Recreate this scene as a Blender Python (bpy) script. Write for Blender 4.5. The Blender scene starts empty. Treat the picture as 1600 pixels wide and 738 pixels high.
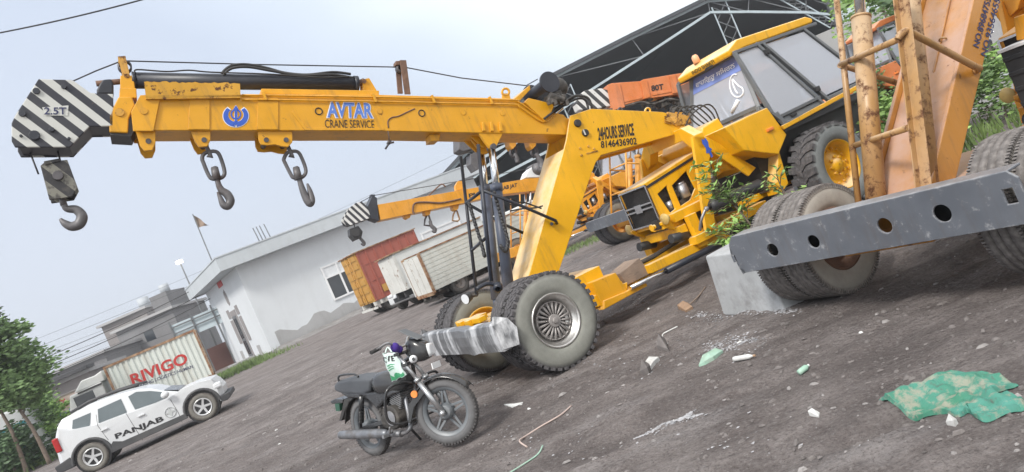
import bpy, bmesh, math, random
from mathutils import Vector, Matrix
from mathutils.geometry import tessellate_polygon
rad = math.radians
random.seed(7)
sc = bpy.context.scene
COL = sc.collection
# ---------------------------------------------------------------- camera
ROLL, PITCH, FPX, EYE = rad(23.5), rad(1.17), 1180.0, 1.65
_f = Vector((0, math.cos(PITCH), -math.sin(PITCH)))
_u0 = Vector((0, math.sin(PITCH), math.cos(PITCH)))
_r0 = Vector((1, 0, 0))
CR = _r0 * math.cos(ROLL) - _u0 * math.sin(ROLL)
CU = _r0 * math.sin(ROLL) + _u0 * math.cos(ROLL)
EYEP = Vector((0, 0, EYE))
cam = bpy.data.objects.new('camera', bpy.data.cameras.new('camera'))
COL.objects.link(cam)
_m = Matrix((CR, CU, -_f)).transposed().to_4x4()
_m.translation = EYEP
cam.matrix_world = _m
cam.data.sensor_width = 36.0
cam.data.lens = 36.0 * FPX / 1600.0
cam.data.clip_start = 0.05
cam.data.clip_end = 2000
sc.camera = cam
# ---------------------------------------------------------------- world: overcast sky
SUN_EL, SUN_AZ = rad(48), rad(-150)      # azimuth measured from +Y towards +X
w = bpy.data.worlds.new('World'); sc.world = w; w.use_nodes = True
N, L = w.node_tree.nodes, w.node_tree.links
N.clear()
wo = N.new('ShaderNodeOutputWorld'); bg = N.new('ShaderNodeBackground'); bg.inputs[1].default_value = 0.1
sky = N.new('ShaderNodeTexSky'); sky.sky_type = 'NISHITA'; sky.sun_disc = False
sky.sun_elevation = SUN_EL; sky.sun_rotation = SUN_AZ; sky.dust_density = 3.0
tc = N.new('ShaderNodeTexCoord')
dot = N.new('ShaderNodeVectorMath'); dot.operation = 'DOT_PRODUCT'
dot.inputs[1].default_value = Vector((0.66, -0.42, 0.62))
nz = N.new('ShaderNodeTexNoise'); nz.inputs['Scale'].default_value = 2.2; nz.inputs['Detail'].default_value = 3
mp = N.new('ShaderNodeMapping'); mp.inputs['Scale'].default_value = (1, 1, 2.2)
ma = N.new('ShaderNodeMath'); ma.operation = 'MULTIPLY_ADD'; ma.inputs[1].default_value = 0.07
sub = N.new('ShaderNodeMath'); sub.operation = 'SUBTRACT'; sub.inputs[1].default_value = -0.465
rp = N.new('ShaderNodeValToRGB')
el = rp.color_ramp.elements
el[0].position = 0.18; el[0].color = (0.40, 0.43, 0.49, 1)
el[1].position = 0.95; el[1].color = (0.72, 0.72, 0.72, 1)
for p_, c_ in ((0.33, (0.375, 0.42, 0.50, 1)), (0.375, (0.45, 0.50, 0.57, 1)), (0.42, (0.62, 0.66, 0.69, 1)), (0.60, (0.66, 0.68, 0.69, 1))):
    e_ = el.new(p_); e_.color = c_
sc_ = N.new('ShaderNodeVectorMath'); sc_.operation = 'SCALE'; sc_.inputs['Scale'].default_value = 8.6
mx = N.new('ShaderNodeMix'); mx.data_type = 'RGBA'; mx.inputs[0].default_value = 0.92
L.new(tc.outputs['Generated'], dot.inputs[0]); L.new(tc.outputs['Generated'], mp.inputs[0]); L.new(mp.outputs[0], nz.inputs['Vector'])
half = N.new('ShaderNodeMath'); half.operation = 'MULTIPLY'; half.inputs[1].default_value = 0.5
L.new(nz.outputs[0], ma.inputs[0]); L.new(dot.outputs['Value'], half.inputs[0]); L.new(half.outputs[0], ma.inputs[2]); L.new(ma.outputs[0], sub.inputs[0])
L.new(sub.outputs[0], rp.inputs[0]); L.new(rp.outputs[0], sc_.inputs[0])
L.new(sky.outputs[0], mx.inputs[6]); L.new(sc_.outputs[0], mx.inputs[7]); L.new(mx.outputs[2], bg.inputs[0]); L.new(bg.outputs[0], wo.inputs[0])
sd = bpy.data.lights.new('sun', 'SUN'); sd.energy = 1.5; sd.angle = rad(12); sd.color = (1.0, 0.96, 0.9)
so = bpy.data.objects.new('sun', sd); COL.objects.link(so)
_d = Vector((math.sin(SUN_AZ) * math.cos(SUN_EL), math.cos(SUN_AZ) * math.cos(SUN_EL), math.sin(SUN_EL)))
so.rotation_euler = (-_d).to_track_quat('-Z', 'Y').to_euler(); so.location = (0, 0, 30)
vs = sc.view_settings; vs.view_transform = 'Standard'; vs.look = 'None'; vs.exposure = 1.16; vs.gamma = 1; vs.use_curve_mapping = False
# ---------------------------------------------------------------- measuring helpers
def ray(px, py):
    return CR * ((px - 800) / FPX) + CU * ((369 - py) / FPX) + _f
def at(px, py, Y):
    d = ray(px, py); return EYEP + d * (Y / d.y)
def gnd(px, py, z=0.0):
    d = ray(px, py); return EYEP + d * ((z - EYE) / d.z)
class Frame:
    """a thing's own axes: x forward, y left, z up"""
    def __init__(s, loc, deg, lean=0.0):
        s.loc = Vector(loc); s.deg = deg; s.lean = lean
        s.M = Matrix.Translation(s.loc) @ Matrix.Rotation(rad(deg), 4, 'Z') @ Matrix.Rotation(rad(lean), 4, 'X')
        s.I = s.M.inverted(); s.o = s.I @ EYEP; s.R = s.I.to_3x3()
    def _c(s, px, py, ax, val):
        d = s.R @ ray(px, py); return s.o + d * ((val - s.o[ax]) / d[ax])
    def S(s, px, py, t): return s._c(px, py, 1, t)
    def Q(s, px, py, x): return s._c(px, py, 0, x)
    def G(s, px, py, z): return s._c(px, py, 2, z)
    def P(s, pts, t): return [s.S(x, y, t) for x, y in pts]
# ---------------------------------------------------------------- mesh builder
def perp(d):
    d = Vector(d).normalized()
    a = Vector((0, 0, 1)) if abs(d.z) < 0.9 else Vector((1, 0, 0))
    u = d.cross(a).normalized(); return u, d.cross(u).normalized()
class MB:
    def __init__(s): s.v = []; s.f = []; s.sm = []
    def add(s, vs, fs, smooth=False):
        b = len(s.v); s.v += [Vector(q) for q in vs]
        s.f += [[b + i for i in q] for q in fs]; s.sm += [smooth] * len(fs); return s
    def box(s, c, sz, M=None):
        x, y, z = [q / 2 for q in sz]; M3 = M or Matrix.Identity(3); c = Vector(c)
        vs = [c + M3 @ Vector((i * x, j * y, k * z)) for i in (-1, 1) for j in (-1, 1) for k in (-1, 1)]
        return s.add(vs, [(0, 1, 3, 2), (4, 6, 7, 5), (0, 4, 5, 1), (2, 3, 7, 6), (0, 2, 6, 4), (1, 5, 7, 3)])
    def bb(s, a, b):
        a = Vector(a); b = Vector(b); return s.box((a + b) / 2, [abs(q) for q in (b - a)])
    def ext(s, pts, d):
        pts = [Vector(q) for q in pts]; d = Vector(d); n = len(pts)
        fs = [list(range(n))[::-1], list(range(n, 2 * n))] + [(i, (i + 1) % n, n + (i + 1) % n, n + i) for i in range(n)]
        return s.add(pts + [q + d for q in pts], fs)
    def prism(s, pts, y0, y1):
        return s.ext([(q[0], y0, q[-1]) for q in pts], (0, y1 - y0, 0))
    def beam(s, a, b, w, h, up=(0, 0, 1)):
        a = Vector(a); b = Vector(b); d = (b - a).normalized(); up = Vector(up)
        if abs(d.dot(up)) > 0.95: up = Vector((1, 0, 0))
        y = up.cross(d).normalized(); z = d.cross(y)
        return s.box((a + b) / 2, ((b - a).length, w, h), Matrix((d, y, z)).transposed())
    def cyl(s, a, b, r, r2=None, n=16, cap=True, smooth=True):
        a = Vector(a); b = Vector(b); r2 = r if r2 is None else r2; u, q = perp(b - a)
        vs = []
        for c, rr in ((a, r), (b, r2)):
            vs += [c + (u * math.cos(2 * math.pi * i / n) + q * math.sin(2 * math.pi * i / n)) * rr for i in range(n)]
        s.add(vs, [(i, (i + 1) % n, n + (i + 1) % n, n + i) for i in range(n)], smooth)
        if cap: s.add(vs, [list(range(n))[::-1], list(range(n, 2 * n))])
        return s
    def tube(s, pts, r, n=8, closed=False, cap=True):
        pts = [Vector(q) for q in pts]; m = len(pts); rs = r if isinstance(r, (list, tuple)) else [r] * m
        vs = []; u = None
        for i, p in enumerate(pts):
            if closed: d = pts[(i + 1) % m] - pts[i - 1]
            else: d = pts[min(i + 1, m - 1)] - pts[max(i - 1, 0)]
            if d.length < 1e-9: d = Vector((0, 0, 1))
            d.normalize()
            if u is None: u, _ = perp(d)
            u = u - d * u.dot(d)
            u = perp(d)[0] if u.length < 1e-6 else u.normalized()
            q = d.cross(u)
            vs += [p + (u * math.cos(2 * math.pi * k / n) + q * math.sin(2 * math.pi * k / n)) * rs[i] for k in range(n)]
        fs = []
        for i in range(m if closed else m - 1):
            j = (i + 1) % m
            fs += [(i * n + k, i * n + (k + 1) % n, j * n + (k + 1) % n, j * n + k) for k in range(n)]
        s.add(vs, fs, True)
        if cap and not closed: s.add(vs, [list(range(n))[::-1], list(range((m - 1) * n, m * n))])
        return s
    def lathe(s, prof, c=(0, 0, 0), ax=(0, 1, 0), n=32, smooth=True, a0=0.0, a1=2 * math.pi):
        """prof: (axial, radius)"""
        c = Vector(c); ax = Vector(ax).normalized(); u, q = perp(ax); full = abs(a1 - a0 - 2 * math.pi) < 1e-6
        m = len(prof); k = n if full else n + 1; vs = []
        for i in range(k):
            a = a0 + (a1 - a0) * i / n; e = u * math.cos(a) + q * math.sin(a)
            vs += [c + ax * h + e * rr for h, rr in prof]
        fs = []
        for i in range(n):
            j = (i + 1) % k
            fs += [(i * m + t, j * m + t, j * m + t + 1, i * m + t + 1) for t in range(m - 1)]
        return s.add(vs, fs, smooth)
    def sphere(s, c, r, n=12, sz=(1, 1, 1)):
        c = Vector(c); vs = []; fs = []; m = n // 2 + 1
        for i in range(m):
            th = math.pi * i / (m - 1)
            for k in range(n):
                ph = 2 * math.pi * k / n
                vs.append(c + Vector((math.sin(th) * math.cos(ph) * sz[0], math.sin(th) * math.sin(ph) * sz[1], math.cos(th) * sz[2])) * r)
        for i in range(m - 1):
            fs += [(i * n + k, (i + 1) * n + k, (i + 1) * n + (k + 1) % n, i * n + (k + 1) % n) for k in range(n)]
        return s.add(vs, fs, True)
    def grid(s, rows, smooth=True, closed=False):
        m = len(rows[0]); vs = [q for r in rows for q in r]
        fs = []
        for i in range(len(rows) - 1):
            for k in range(m if closed else m - 1):
                fs.append((i * m + k, i * m + (k + 1) % m, (i + 1) * m + (k + 1) % m, (i + 1) * m + k))
        return s.add(vs, fs, smooth)
    def split(s, gap=0.02):
        n = len(s.v); p = list(range(n))
        def f(a):
            while p[a] != a: p[a] = p[p[a]]; a = p[a]
            return a
        for q in s.f:
            for i in q[1:]: p[f(i)] = f(q[0])
        isl = {}
        for i in range(n): isl.setdefault(f(i), []).append(i)
        ks = list(isl); bx = []
        for k in ks:
            c = [s.v[i] for i in isl[k]]
            bx.append(([min(q[j] for q in c) - gap for j in range(3)], [max(q[j] for q in c) + gap for j in range(3)]))
        g = list(range(len(ks)))
        def h(a):
            while g[a] != a: a = g[a]
            return a
        for i in range(len(ks)):
            for j in range(i):
                if all(bx[i][0][c] <= bx[j][1][c] and bx[j][0][c] <= bx[i][1][c] for c in range(3)): g[h(i)] = h(j)
        wh = {}
        for i, k in enumerate(ks):
            for v in isl[k]: wh[v] = h(i)
        out = {}
        for q, sm in zip(s.f, s.sm):
            m = out.setdefault(wh[q[0]], (MB(), {})); ids = []
            for v in q:
                if v not in m[1]: m[1][v] = len(m[0].v); m[0].v.append(s.v[v])
                ids.append(m[1][v])
            m[0].f.append(ids); m[0].sm.append(sm)
        return [m[0] for m in out.values()]
    def each(s, name, mat, parent=None, gap=0.02, **k):
        return [m.build(name, mat, parent, **k) for m in s.split(gap)]
    def build(s, name, mat, parent=None, bevel=0.0, loc=None, rot=None, fix=True, seg=2):
        me = bpy.data.meshes.new(name); me.from_pydata([tuple(q) for q in s.v], [], s.f)
        me.polygons.foreach_set('use_smooth', s.sm)
        if fix:
            bm = bmesh.new(); bm.from_mesh(me); bmesh.ops.remove_doubles(bm, verts=bm.verts, dist=1e-5)
            bmesh.ops.recalc_face_normals(bm, faces=bm.faces); bm.to_mesh(me); bm.free()
        me.materials.append(mat)
        o = bpy.data.objects.new(name, me); COL.objects.link(o)
        if parent: o.parent = parent
        if loc is not None: o.location = loc
        if rot is not None: o.rotation_euler = rot
        if bevel:
            b = o.modifiers.new('bevel', 'BEVEL'); b.width = bevel; b.segments = seg; b.limit_method = 'ANGLE'; b.angle_limit = rad(40)
            b.harden_normals = False
        return o
def plate(outer, holes, d):
    """flat plate (3D polygon) with true holes, thickness vector d"""
    d = Vector(d); bm = bmesh.new(); es = []
    for lp in [outer] + holes:
        vv = [bm.verts.new(q) for q in lp]
        es += [bm.edges.new((vv[i], vv[(i + 1) % len(vv)])) for i in range(len(vv))]
    bmesh.ops.triangle_fill(bm, use_beauty=True, use_dissolve=False, edges=es)
    r = bmesh.ops.extrude_face_region(bm, geom=bm.faces[:])
    bmesh.ops.translate(bm, vec=d, verts=[q for q in r['geom'] if isinstance(q, bmesh.types.BMVert)])
    bm.verts.ensure_lookup_table(); bm.verts.index_update()
    m = MB(); m.add([q.co.copy() for q in bm.verts], [[q.index for q in f.verts] for f in bm.faces]); bm.free(); return m
def disc_loop(c, u, v, r, n=16, a0=0):
    c = Vector(c); return [c + Vector(u) * math.cos(a0 + 2 * math.pi * i / n) * r + Vector(v) * math.sin(a0 + 2 * math.pi * i / n) * r for i in range(n)]
def spline(pts, k=6):
    pts = [Vector(q) for q in pts]; out = []
    for i in range(len(pts) - 1):
        p0 = pts[max(i - 1, 0)]; p1 = pts[i]; p2 = pts[i + 1]; p3 = pts[min(i + 2, len(pts) - 1)]
        for j in range(k):
            t = j / k
            out.append(0.5 * ((2 * p1) + (p2 - p0) * t + (2 * p0 - 5 * p1 + 4 * p2 - p3) * t * t + (3 * p1 - p0 - 3 * p2 + p3) * t ** 3))
    return out + [pts[-1]]
def tag(o, label=None, cat=None, group=None, kind=None):
    if label: o['label'] = label
    if cat: o['category'] = cat
    if group: o['group'] = group
    if kind: o['kind'] = kind
    return o
def thing(name, label, cat, loc=(0, 0, 0), deg=0.0, group=None, lean=0.0):
    o = bpy.data.objects.new(name, None); COL.objects.link(o); o.empty_display_size = 0.3
    o.matrix_world = Matrix.Translation(Vector(loc)) @ Matrix.Rotation(rad(deg), 4, 'Z') @ Matrix.Rotation(rad(lean), 4, 'X')
    return tag(o, label, cat, group)
def text_mesh(body, bold=0.0, shear=0.0):
    cu = bpy.data.curves.new('t', 'FONT'); cu.body = body; cu.size = 1.0; cu.offset = bold; cu.shear = shear; cu.resolution_u = 3
    o = bpy.data.objects.new('t', cu); COL.objects.link(o); bpy.context.view_layer.update()
    me = bpy.data.meshes.new_from_object(o.evaluated_get(bpy.context.evaluated_depsgraph_get()))
    vs = [q.co.copy() for q in me.vertices]; fs = [list(p.vertices) for p in me.polygons]
    bpy.data.objects.remove(o); bpy.data.curves.remove(cu); bpy.data.meshes.remove(me)
    x0 = min(q.x for q in vs); x1 = max(q.x for q in vs); y0 = min(q.y for q in vs); y1 = max(q.y for q in vs)
    return [((q.x - x0) / (x1 - x0), (q.y - y0) / (y1 - y0)) for q in vs], fs
def lettering(parent, body, mat, O, E, T, out, bold=0.0, shear=0.0, lift=0.004, name='lettering', thick=0.0015, fn=None):
    """text fitted to the parallelogram O (lower left), E (lower right), T (upper left)"""
    uv, fs = text_mesh(body, bold, shear); O = Vector(O); U = Vector(E) - O; W = Vector(T) - O; out = Vector(out).normalized()
    n = len(uv); P = (lambda a, b: O + U * a + W * b) if fn is None else fn
    vs = [P(a, b) + out * (lift + thick) for a, b in uv]
    m = MB(); m.add(vs, fs)
    return m.build(name, mat, parent, fix=False)
def copy_tree(o, parent=None):
    c = o.copy(); COL.objects.link(c)
    if parent: c.parent = parent
    for ch in list(o.children): copy_tree(ch, c)
    return c
# ---------------------------------------------------------------- materials
def nt(name):
    m = bpy.data.materials.new(name); m.use_nodes = True
    t = m.node_tree; return m, t.nodes, t.links, t.nodes['Principled BSDF']
def rgba(c): return (c[0], c[1], c[2], 1)
def mixc(N, L, fac, a, b, mode='MIX'):
    x = N.new('ShaderNodeMix'); x.data_type = 'RGBA'; x.blend_type = mode
    for i, q in ((0, fac), (6, a), (7, b)):
        if isinstance(q, (int, float)): x.inputs[i].default_value = q
        elif isinstance(q, tuple): x.inputs[i].default_value = rgba(q)
        else: L.new(q, x.inputs[i])
    return x.outputs[2]
def noise(N, L, scale, detail=4, rough=0.55, sc3=None, coord='Object', rot=None):
    tc = N.new('ShaderNodeTexCoord'); n = N.new('ShaderNodeTexNoise')
    n.inputs['Scale'].default_value = scale; n.inputs['Detail'].default_value = detail; n.inputs['Roughness'].default_value = rough
    if sc3 or rot:
        mp = N.new('ShaderNodeMapping'); mp.inputs['Scale'].default_value = sc3 or (1, 1, 1)
        if rot: mp.inputs['Rotation'].default_value = rot
        L.new(tc.outputs[coord], mp.inputs[0]); L.new(mp.outputs[0], n.inputs['Vector'])
    else: L.new(tc.outputs[coord], n.inputs['Vector'])
    return n.outputs[0]
def ramp(N, L, src, a, b, ca=(0, 0, 0), cb=(1, 1, 1)):
    r = N.new('ShaderNodeValToRGB'); e = r.color_ramp.elements
    e[0].position = a; e[0].color = rgba(ca); e[1].position = b; e[1].color = rgba(cb); L.new(src, r.inputs[0]); return r.outputs[0]
def bumpn(N, L, B, src, strength, dist=0.01):
    b = N.new('ShaderNodeBump'); b.inputs['Strength'].default_value = strength; b.inputs['Distance'].default_value = dist
    L.new(src, b.inputs['Height']); L.new(b.outputs[0], B.inputs['Normal'])
def mat(name, col, rough=0.5, metal=0.0, var=0.12, scale=3.0, dirt=None, damt=(0.55, 0.75), dscale=5.0, bump=0.0, bscale=30.0, spec=0.5, dust=None, dustamt=0.25, sc3=None):
    m, N, L, B = nt(name)
    c = mixc(N, L, ramp(N, L, noise(N, L, scale), 0.3, 0.7), tuple(q * (1 - var) for q in col), tuple(min(1, q * (1 + var)) for q in col))
    rsrc = None
    if dust:                       # thin dust film in soft patches
        f = ramp(N, L, noise(N, L, 1.3, 6, 0.65), 0.35, 0.8, (0, 0, 0), (dustamt,) * 3)
        c = mixc(N, L, f, c, dust)
    if dirt:
        f = ramp(N, L, noise(N, L, dscale, 8, 0.7, sc3), damt[0], damt[1]); c = mixc(N, L, f, c, dirt)
        rr = N.new('ShaderNodeMapRange'); rr.inputs[3].default_value = rough; rr.inputs[4].default_value = min(1, rough + 0.35)
        L.new(f, rr.inputs[0]); L.new(rr.outputs[0], B.inputs['Roughness'])
    else:
        B.inputs['Roughness'].default_value = rough
    L.new(c, B.inputs['Base Color']); B.inputs['Metallic'].default_value = metal; B.inputs['Specular IOR Level'].default_value = spec
    if bump: bumpn(N, L, B, noise(N, L, bscale, 5), bump)
    return m
def glass(name, col=(0.5, 0.55, 0.6), rough=0.08, trans=0.55):
    m, N, L, B = nt(name)
    B.inputs['Base Color'].default_value = rgba(col); B.inputs['Roughness'].default_value = rough
    B.inputs['Specular IOR Level'].default_value = 0.9
    tr = N.new('ShaderNodeBsdfTransparent'); tr.inputs[0].default_value = (0.82, 0.86, 0.9, 1)
    mxs = N.new('ShaderNodeMixShader'); mxs.inputs[0].default_value = trans
    L.new(B.outputs[0], mxs.inputs[1]); L.new(tr.outputs[0], mxs.inputs[2]); L.new(mxs.outputs[0], N['Material Output'].inputs[0]); return m
RUST = (0.11, 0.045, 0.02); GRIME = (0.10, 0.075, 0.055)
def paint(name, col, rust=(0.66, 0.74), rough=0.42, dustamt=0.25, dust=(0.5, 0.4, 0.3), spec=0.45, upsheen=0.35, upcol=(0.70, 0.58, 0.42), edge=0.7, RUST=RUST):
    """machine paint: uneven tone, dust film, fine grime streaks, small rust chips"""
    m, N, L, B = nt(name)
    c = mixc(N, L, ramp(N, L, noise(N, L, 2.2), 0.3, 0.7), tuple(q * 0.86 for q in col), tuple(min(1, q * 1.06) for q in col))
    c = mixc(N, L, ramp(N, L, noise(N, L, 1.1, 6, 0.65), 0.4, 0.8, (0, 0, 0), (dustamt,) * 3), c, dust)
    st = ramp(N, L, noise(N, L, 4, 7, 0.7, (2.4, 2.4, 0.35)), 0.52, 0.80, (0, 0, 0), (0.55, 0.55, 0.55))
    c = mixc(N, L, st, c, GRIME)
    # pale sky sheen painted into the colour of faces that look up
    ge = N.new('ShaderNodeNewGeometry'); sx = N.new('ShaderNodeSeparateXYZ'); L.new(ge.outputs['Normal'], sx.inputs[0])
    up = N.new('ShaderNodeMapRange'); up.inputs[1].default_value = 0.25; up.inputs[2].default_value = 0.75; up.inputs[4].default_value = upsheen
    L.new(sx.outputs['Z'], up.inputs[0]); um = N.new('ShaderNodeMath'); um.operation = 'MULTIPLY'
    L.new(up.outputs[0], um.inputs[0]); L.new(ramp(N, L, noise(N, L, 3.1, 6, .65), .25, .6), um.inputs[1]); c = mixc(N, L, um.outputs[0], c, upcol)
    # bare, rusting metal along worn edges and in chips
    bv = N.new('ShaderNodeBevel'); bv.samples = 3; bv.inputs[0].default_value = 0.012
    dt = N.new('ShaderNodeVectorMath'); dt.operation = 'DOT_PRODUCT'; L.new(bv.outputs[0], dt.inputs[0]); L.new(ge.outputs['Normal'], dt.inputs[1])
    ed = N.new('ShaderNodeMapRange'); ed.inputs[1].default_value = 0.985; ed.inputs[2].default_value = 0.90; L.new(dt.outputs['Value'], ed.inputs[0])
    n9 = noise(N, L, 9, 9, 0.75); em = N.new('ShaderNodeMath'); em.operation = 'MULTIPLY'; L.new(ed.outputs[0], em.inputs[0]); L.new(ramp(N, L, n9, .46, .58, (0, 0, 0), (edge,) * 3), em.inputs[1])
    c = mixc(N, L, em.outputs[0], c, RUST)
    f = ramp(N, L, n9, rust[0], rust[1]); c = mixc(N, L, f, c, RUST)
    L.new(c, B.inputs['Base Color'])
    rr = N.new('ShaderNodeMapRange'); rr.inputs[3].default_value = rough; rr.inputs[4].default_value = 0.85
    L.new(f, rr.inputs[0]); L.new(rr.outputs[0], B.inputs['Roughness']); B.inputs['Specular IOR Level'].default_value = spec
    bumpn(N, L, B, noise(N, L, 18, 6), 0.12, 0.004); return m
def stripes(name, ca, cb, nx, nzc, period, off=0.0, wear=(0.62, 0.70), wearcol=(0.12, 0.09, 0.07), duty=0.5):
    """diagonal hazard stripes across the part's own x-z plane, worn"""
    m, N, L, B = nt(name)
    tc = N.new('ShaderNodeTexCoord'); d = N.new('ShaderNodeVectorMath'); d.operation = 'DOT_PRODUCT'
    d.inputs[1].default_value = (nx / period, 0, nzc / period); L.new(tc.outputs['Object'], d.inputs[0])
    a = N.new('ShaderNodeMath'); a.operation = 'ADD'; a.inputs[1].default_value = off + 100; L.new(d.outputs['Value'], a.inputs[0])
    f = N.new('ShaderNodeMath'); f.operation = 'FRACT'; L.new(a.outputs[0], f.inputs[0])
    g = N.new('ShaderNodeMath'); g.operation = 'GREATER_THAN'; g.inputs[1].default_value = duty; L.new(f.outputs[0], g.inputs[0])
    c = mixc(N, L, g.outputs[0], ca, cb)
    c = mixc(N, L, ramp(N, L, noise(N, L, 3, 5), 0.3, 0.9, (0, 0, 0), (0.15,) * 3), c, (0.32, 0.30, 0.27))
    c = mixc(N, L, ramp(N, L, noise(N, L, 11, 9, 0.7), wear[0], wear[1]), c, wearcol)
    L.new(c, B.inputs['Base Color']); B.inputs['Roughness'].default_value = 0.55
    bumpn(N, L, B, noise(N, L, 20, 5), 0.15, 0.004); return m
def tyre_mat(name, R, rim, sidec=(0.27, 0.27, 0.25), treadc=(0.075, 0.072, 0.075)):
    """rubber: dusty pale sidewall, darker worn tread, by distance from the axle"""
    m, N, L, B = nt(name)
    tc = N.new('ShaderNodeTexCoord'); mp = N.new('ShaderNodeVectorMath'); mp.operation = 'MULTIPLY'; mp.inputs[1].default_value = (1, 0, 1)
    ln = N.new('ShaderNodeVectorMath'); ln.operation = 'LENGTH'; L.new(tc.outputs['Object'], mp.inputs[0]); L.new(mp.outputs[0], ln.inputs[0])
    mr = N.new('ShaderNodeMapRange'); mr.inputs[1].default_value = R * 0.86; mr.inputs[2].default_value = R * 0.955; L.new(ln.outputs['Value'], mr.inputs[0])
    n1 = noise(N, L, 7, 7, 0.7)
    sd_ = mixc(N, L, ramp(N, L, n1, 0.3, 0.75), tuple(q * 0.72 for q in sidec), sidec)
    n2 = noise(N, L, 25, 5)
    td_ = mixc(N, L, ramp(N, L, n2, 0.4, 0.8), treadc, tuple(q * 2.1 for q in treadc))
    L.new(mixc(N, L, mr.outputs[0], sd_, td_), B.inputs['Base Color']); B.inputs['Roughness'].default_value = 0.85; B.inputs['Specular IOR Level'].default_value = 0.25
    bumpn(N, L, B, n2, 0.25, 0.004); return m
M_ = {}
M_['yellow'] = paint('yellow_paint', (0.83, 0.43, 0.004), dustamt=0.06, rust=(0.66, 0.72), upsheen=.8, upcol=(0.80, 0.66, 0.44))
M_['boom_yellow'] = paint('boom_paint', (0.74, 0.355, 0.006), dustamt=0.10, rust=(0.635, 0.69), rough=0.40)
M_['orange'] = paint('orange_paint', (0.76, 0.33, 0.015), dustamt=0.2)
M_['deep_orange'] = paint('deep_orange_paint', (0.68, 0.20, 0.05), dustamt=0.35, dust=(0.6, 0.42, 0.35))
M_['faded'] = paint('faded_orange_paint', (0.47, 0.20, 0.020), dustamt=0.22, dust=(0.46, 0.33, 0.25), rust=(0.62, 0.70), rough=0.35, spec=0.6, upsheen=.9, upcol=(0.47, 0.30, 0.225))
M_['worn_pipe'] = paint('worn_pipe_paint', (0.40, 0.22, 0.075), dustamt=0.5, dust=(0.42, 0.33, 0.27), rust=(0.52, 0.62), rough=0.4)
M_['rusty'] = mat('rusty_steel', (0.17, 0.10, 0.07), 0.8, 0.0, 0.3, 9, dirt=(0.07, 0.035, 0.02), dscale=14, bump=0.3)
M_['rusty_yellow'] = paint('chipped_yellow', (0.62, 0.32, 0.04), rust=(0.52, 0.58), dustamt=0.3)
M_['chipplate'] = paint('chipped_plate', (0.64, 0.33, 0.02), rust=(0.575, 0.60), dustamt=0.15, edge=1.0)
M_['navy'] = mat('dark_blue_steel', (0.018, 0.022, 0.034), 0.42, 0.0, 0.2, 4, dust=(0.22, 0.21, 0.2), dustamt=0.15, bump=0.05)
M_['black'] = mat('black_steel', (0.022, 0.023, 0.026), 0.5, 0.0, 0.2, 6, dust=(0.16, 0.15, 0.14), dustamt=0.3, bump=0.08)
M_['cylblue'] = mat('grey_blue_cylinder', (0.085, 0.10, 0.14), 0.4, 0.0, 0.15, 4, dirt=(0.05, 0.05, 0.055), damt=(0.5, 0.8), bump=0.05)
M_['rubber'] = mat('black_rubber', (0.020, 0.020, 0.021), 0.65, 0.0, 0.2, 8, dust=(0.18, 0.17, 0.16), dustamt=0.35)
M_['chrome'] = mat('chrome_steel', (0.72, 0.74, 0.76), 0.18, 1.0, 0.05, 4, dirt=(0.35, 0.33, 0.3), damt=(0.6, 0.9))
M_['rimsteel'] = mat('polished_rim_steel', (0.62, 0.61, 0.59), 0.30, 0.9, 0.12, 6, dirt=(0.2, 0.18, 0.16), damt=(0.55, 0.8), dscale=9)
M_['rimspoke'] = mat('dusty_wheel_trim', (0.34, 0.32, 0.31), 0.5, 0.3, 0.15, 9)
M_['forged'] = mat('forged_steel', (0.10, 0.095, 0.10), 0.5, 0.4, 0.25, 12, dirt=(0.09, 0.05, 0.035), damt=(0.5, 0.7), bump=0.15)
M_['hookgrey'] = mat('hook_grey', (0.13, 0.125, 0.13), 0.5, 0.2, 0.2, 10, dirt=(0.08, 0.05, 0.04), bump=0.12)
M_['rope'] = mat('wire_rope', (0.06, 0.06, 0.065), 0.6, 0.3, 0.1, 30)
M_['bumper_grey'] = paint('scraped_blue_grey_paint', (0.115, 0.127, 0.150), rust=(0.57, 0.68), rough=0.34, dustamt=0.35, dust=(0.24, 0.25, 0.27), spec=0.6, upsheen=0.5, upcol=(0.34, 0.34, 0.35), edge=1.0, RUST=(0.33, 0.33, 0.34))
M_['white_paint'] = mat('white_paint', (0.78, 0.79, 0.80), 0.5, 0.0, 0.05, 3)
M_['letter_black'] = mat('black_lettering', (0.02, 0.02, 0.022), 0.6, 0, 0.1, 10)
M_['letter_white'] = mat('white_lettering', (0.82, 0.84, 0.88), 0.5, 0, 0.05, 10)
M_['letter_blue'] = mat('blue_lettering', (0.035, 0.11, 0.52), 0.5, 0, 0.1, 10)
M_['letter_sky'] = mat('light_blue_lettering', (0.12, 0.26, 0.66), 0.5, 0, 0.1, 10)
M_['letter_navy'] = mat('navy_lettering', (0.03, 0.035, 0.10), 0.6, 0, 0.1, 10)
M_['letter_red'] = mat('red_lettering', (0.50, 0.035, 0.03), 0.6, 0, 0.12, 6, dirt=(0.6, 0.58, 0.5), damt=(0.62, 0.7))
M_['frame_grey'] = mat('grey_window_frame', (0.115, 0.125, 0.135), 0.5, 0, 0.12, 5, dust=(0.3, 0.29, 0.28), dustamt=0.25)
M_['glass'] = glass('cab_glass', (0.74, 0.76, 0.82), 0.03, 0.62)
M_['sunstrip'] = mat('blue_sun_strip', (0.18, 0.24, 0.55), 0.25, 0, 0.15, 6, spec=0.7)
M_['dark_glass'] = mat('dark_glass', (0.02, 0.026, 0.034), 0.08, 0, 0.1, 3, spec=0.8)
M_['amber'] = mat('amber_plastic', (0.80, 0.24, 0.05), 0.3, 0, 0.1, 6)
M_['amber_pale'] = mat('faded_amber_plastic', (0.82, 0.40, 0.22), 0.35, 0, 0.1, 6)
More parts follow.
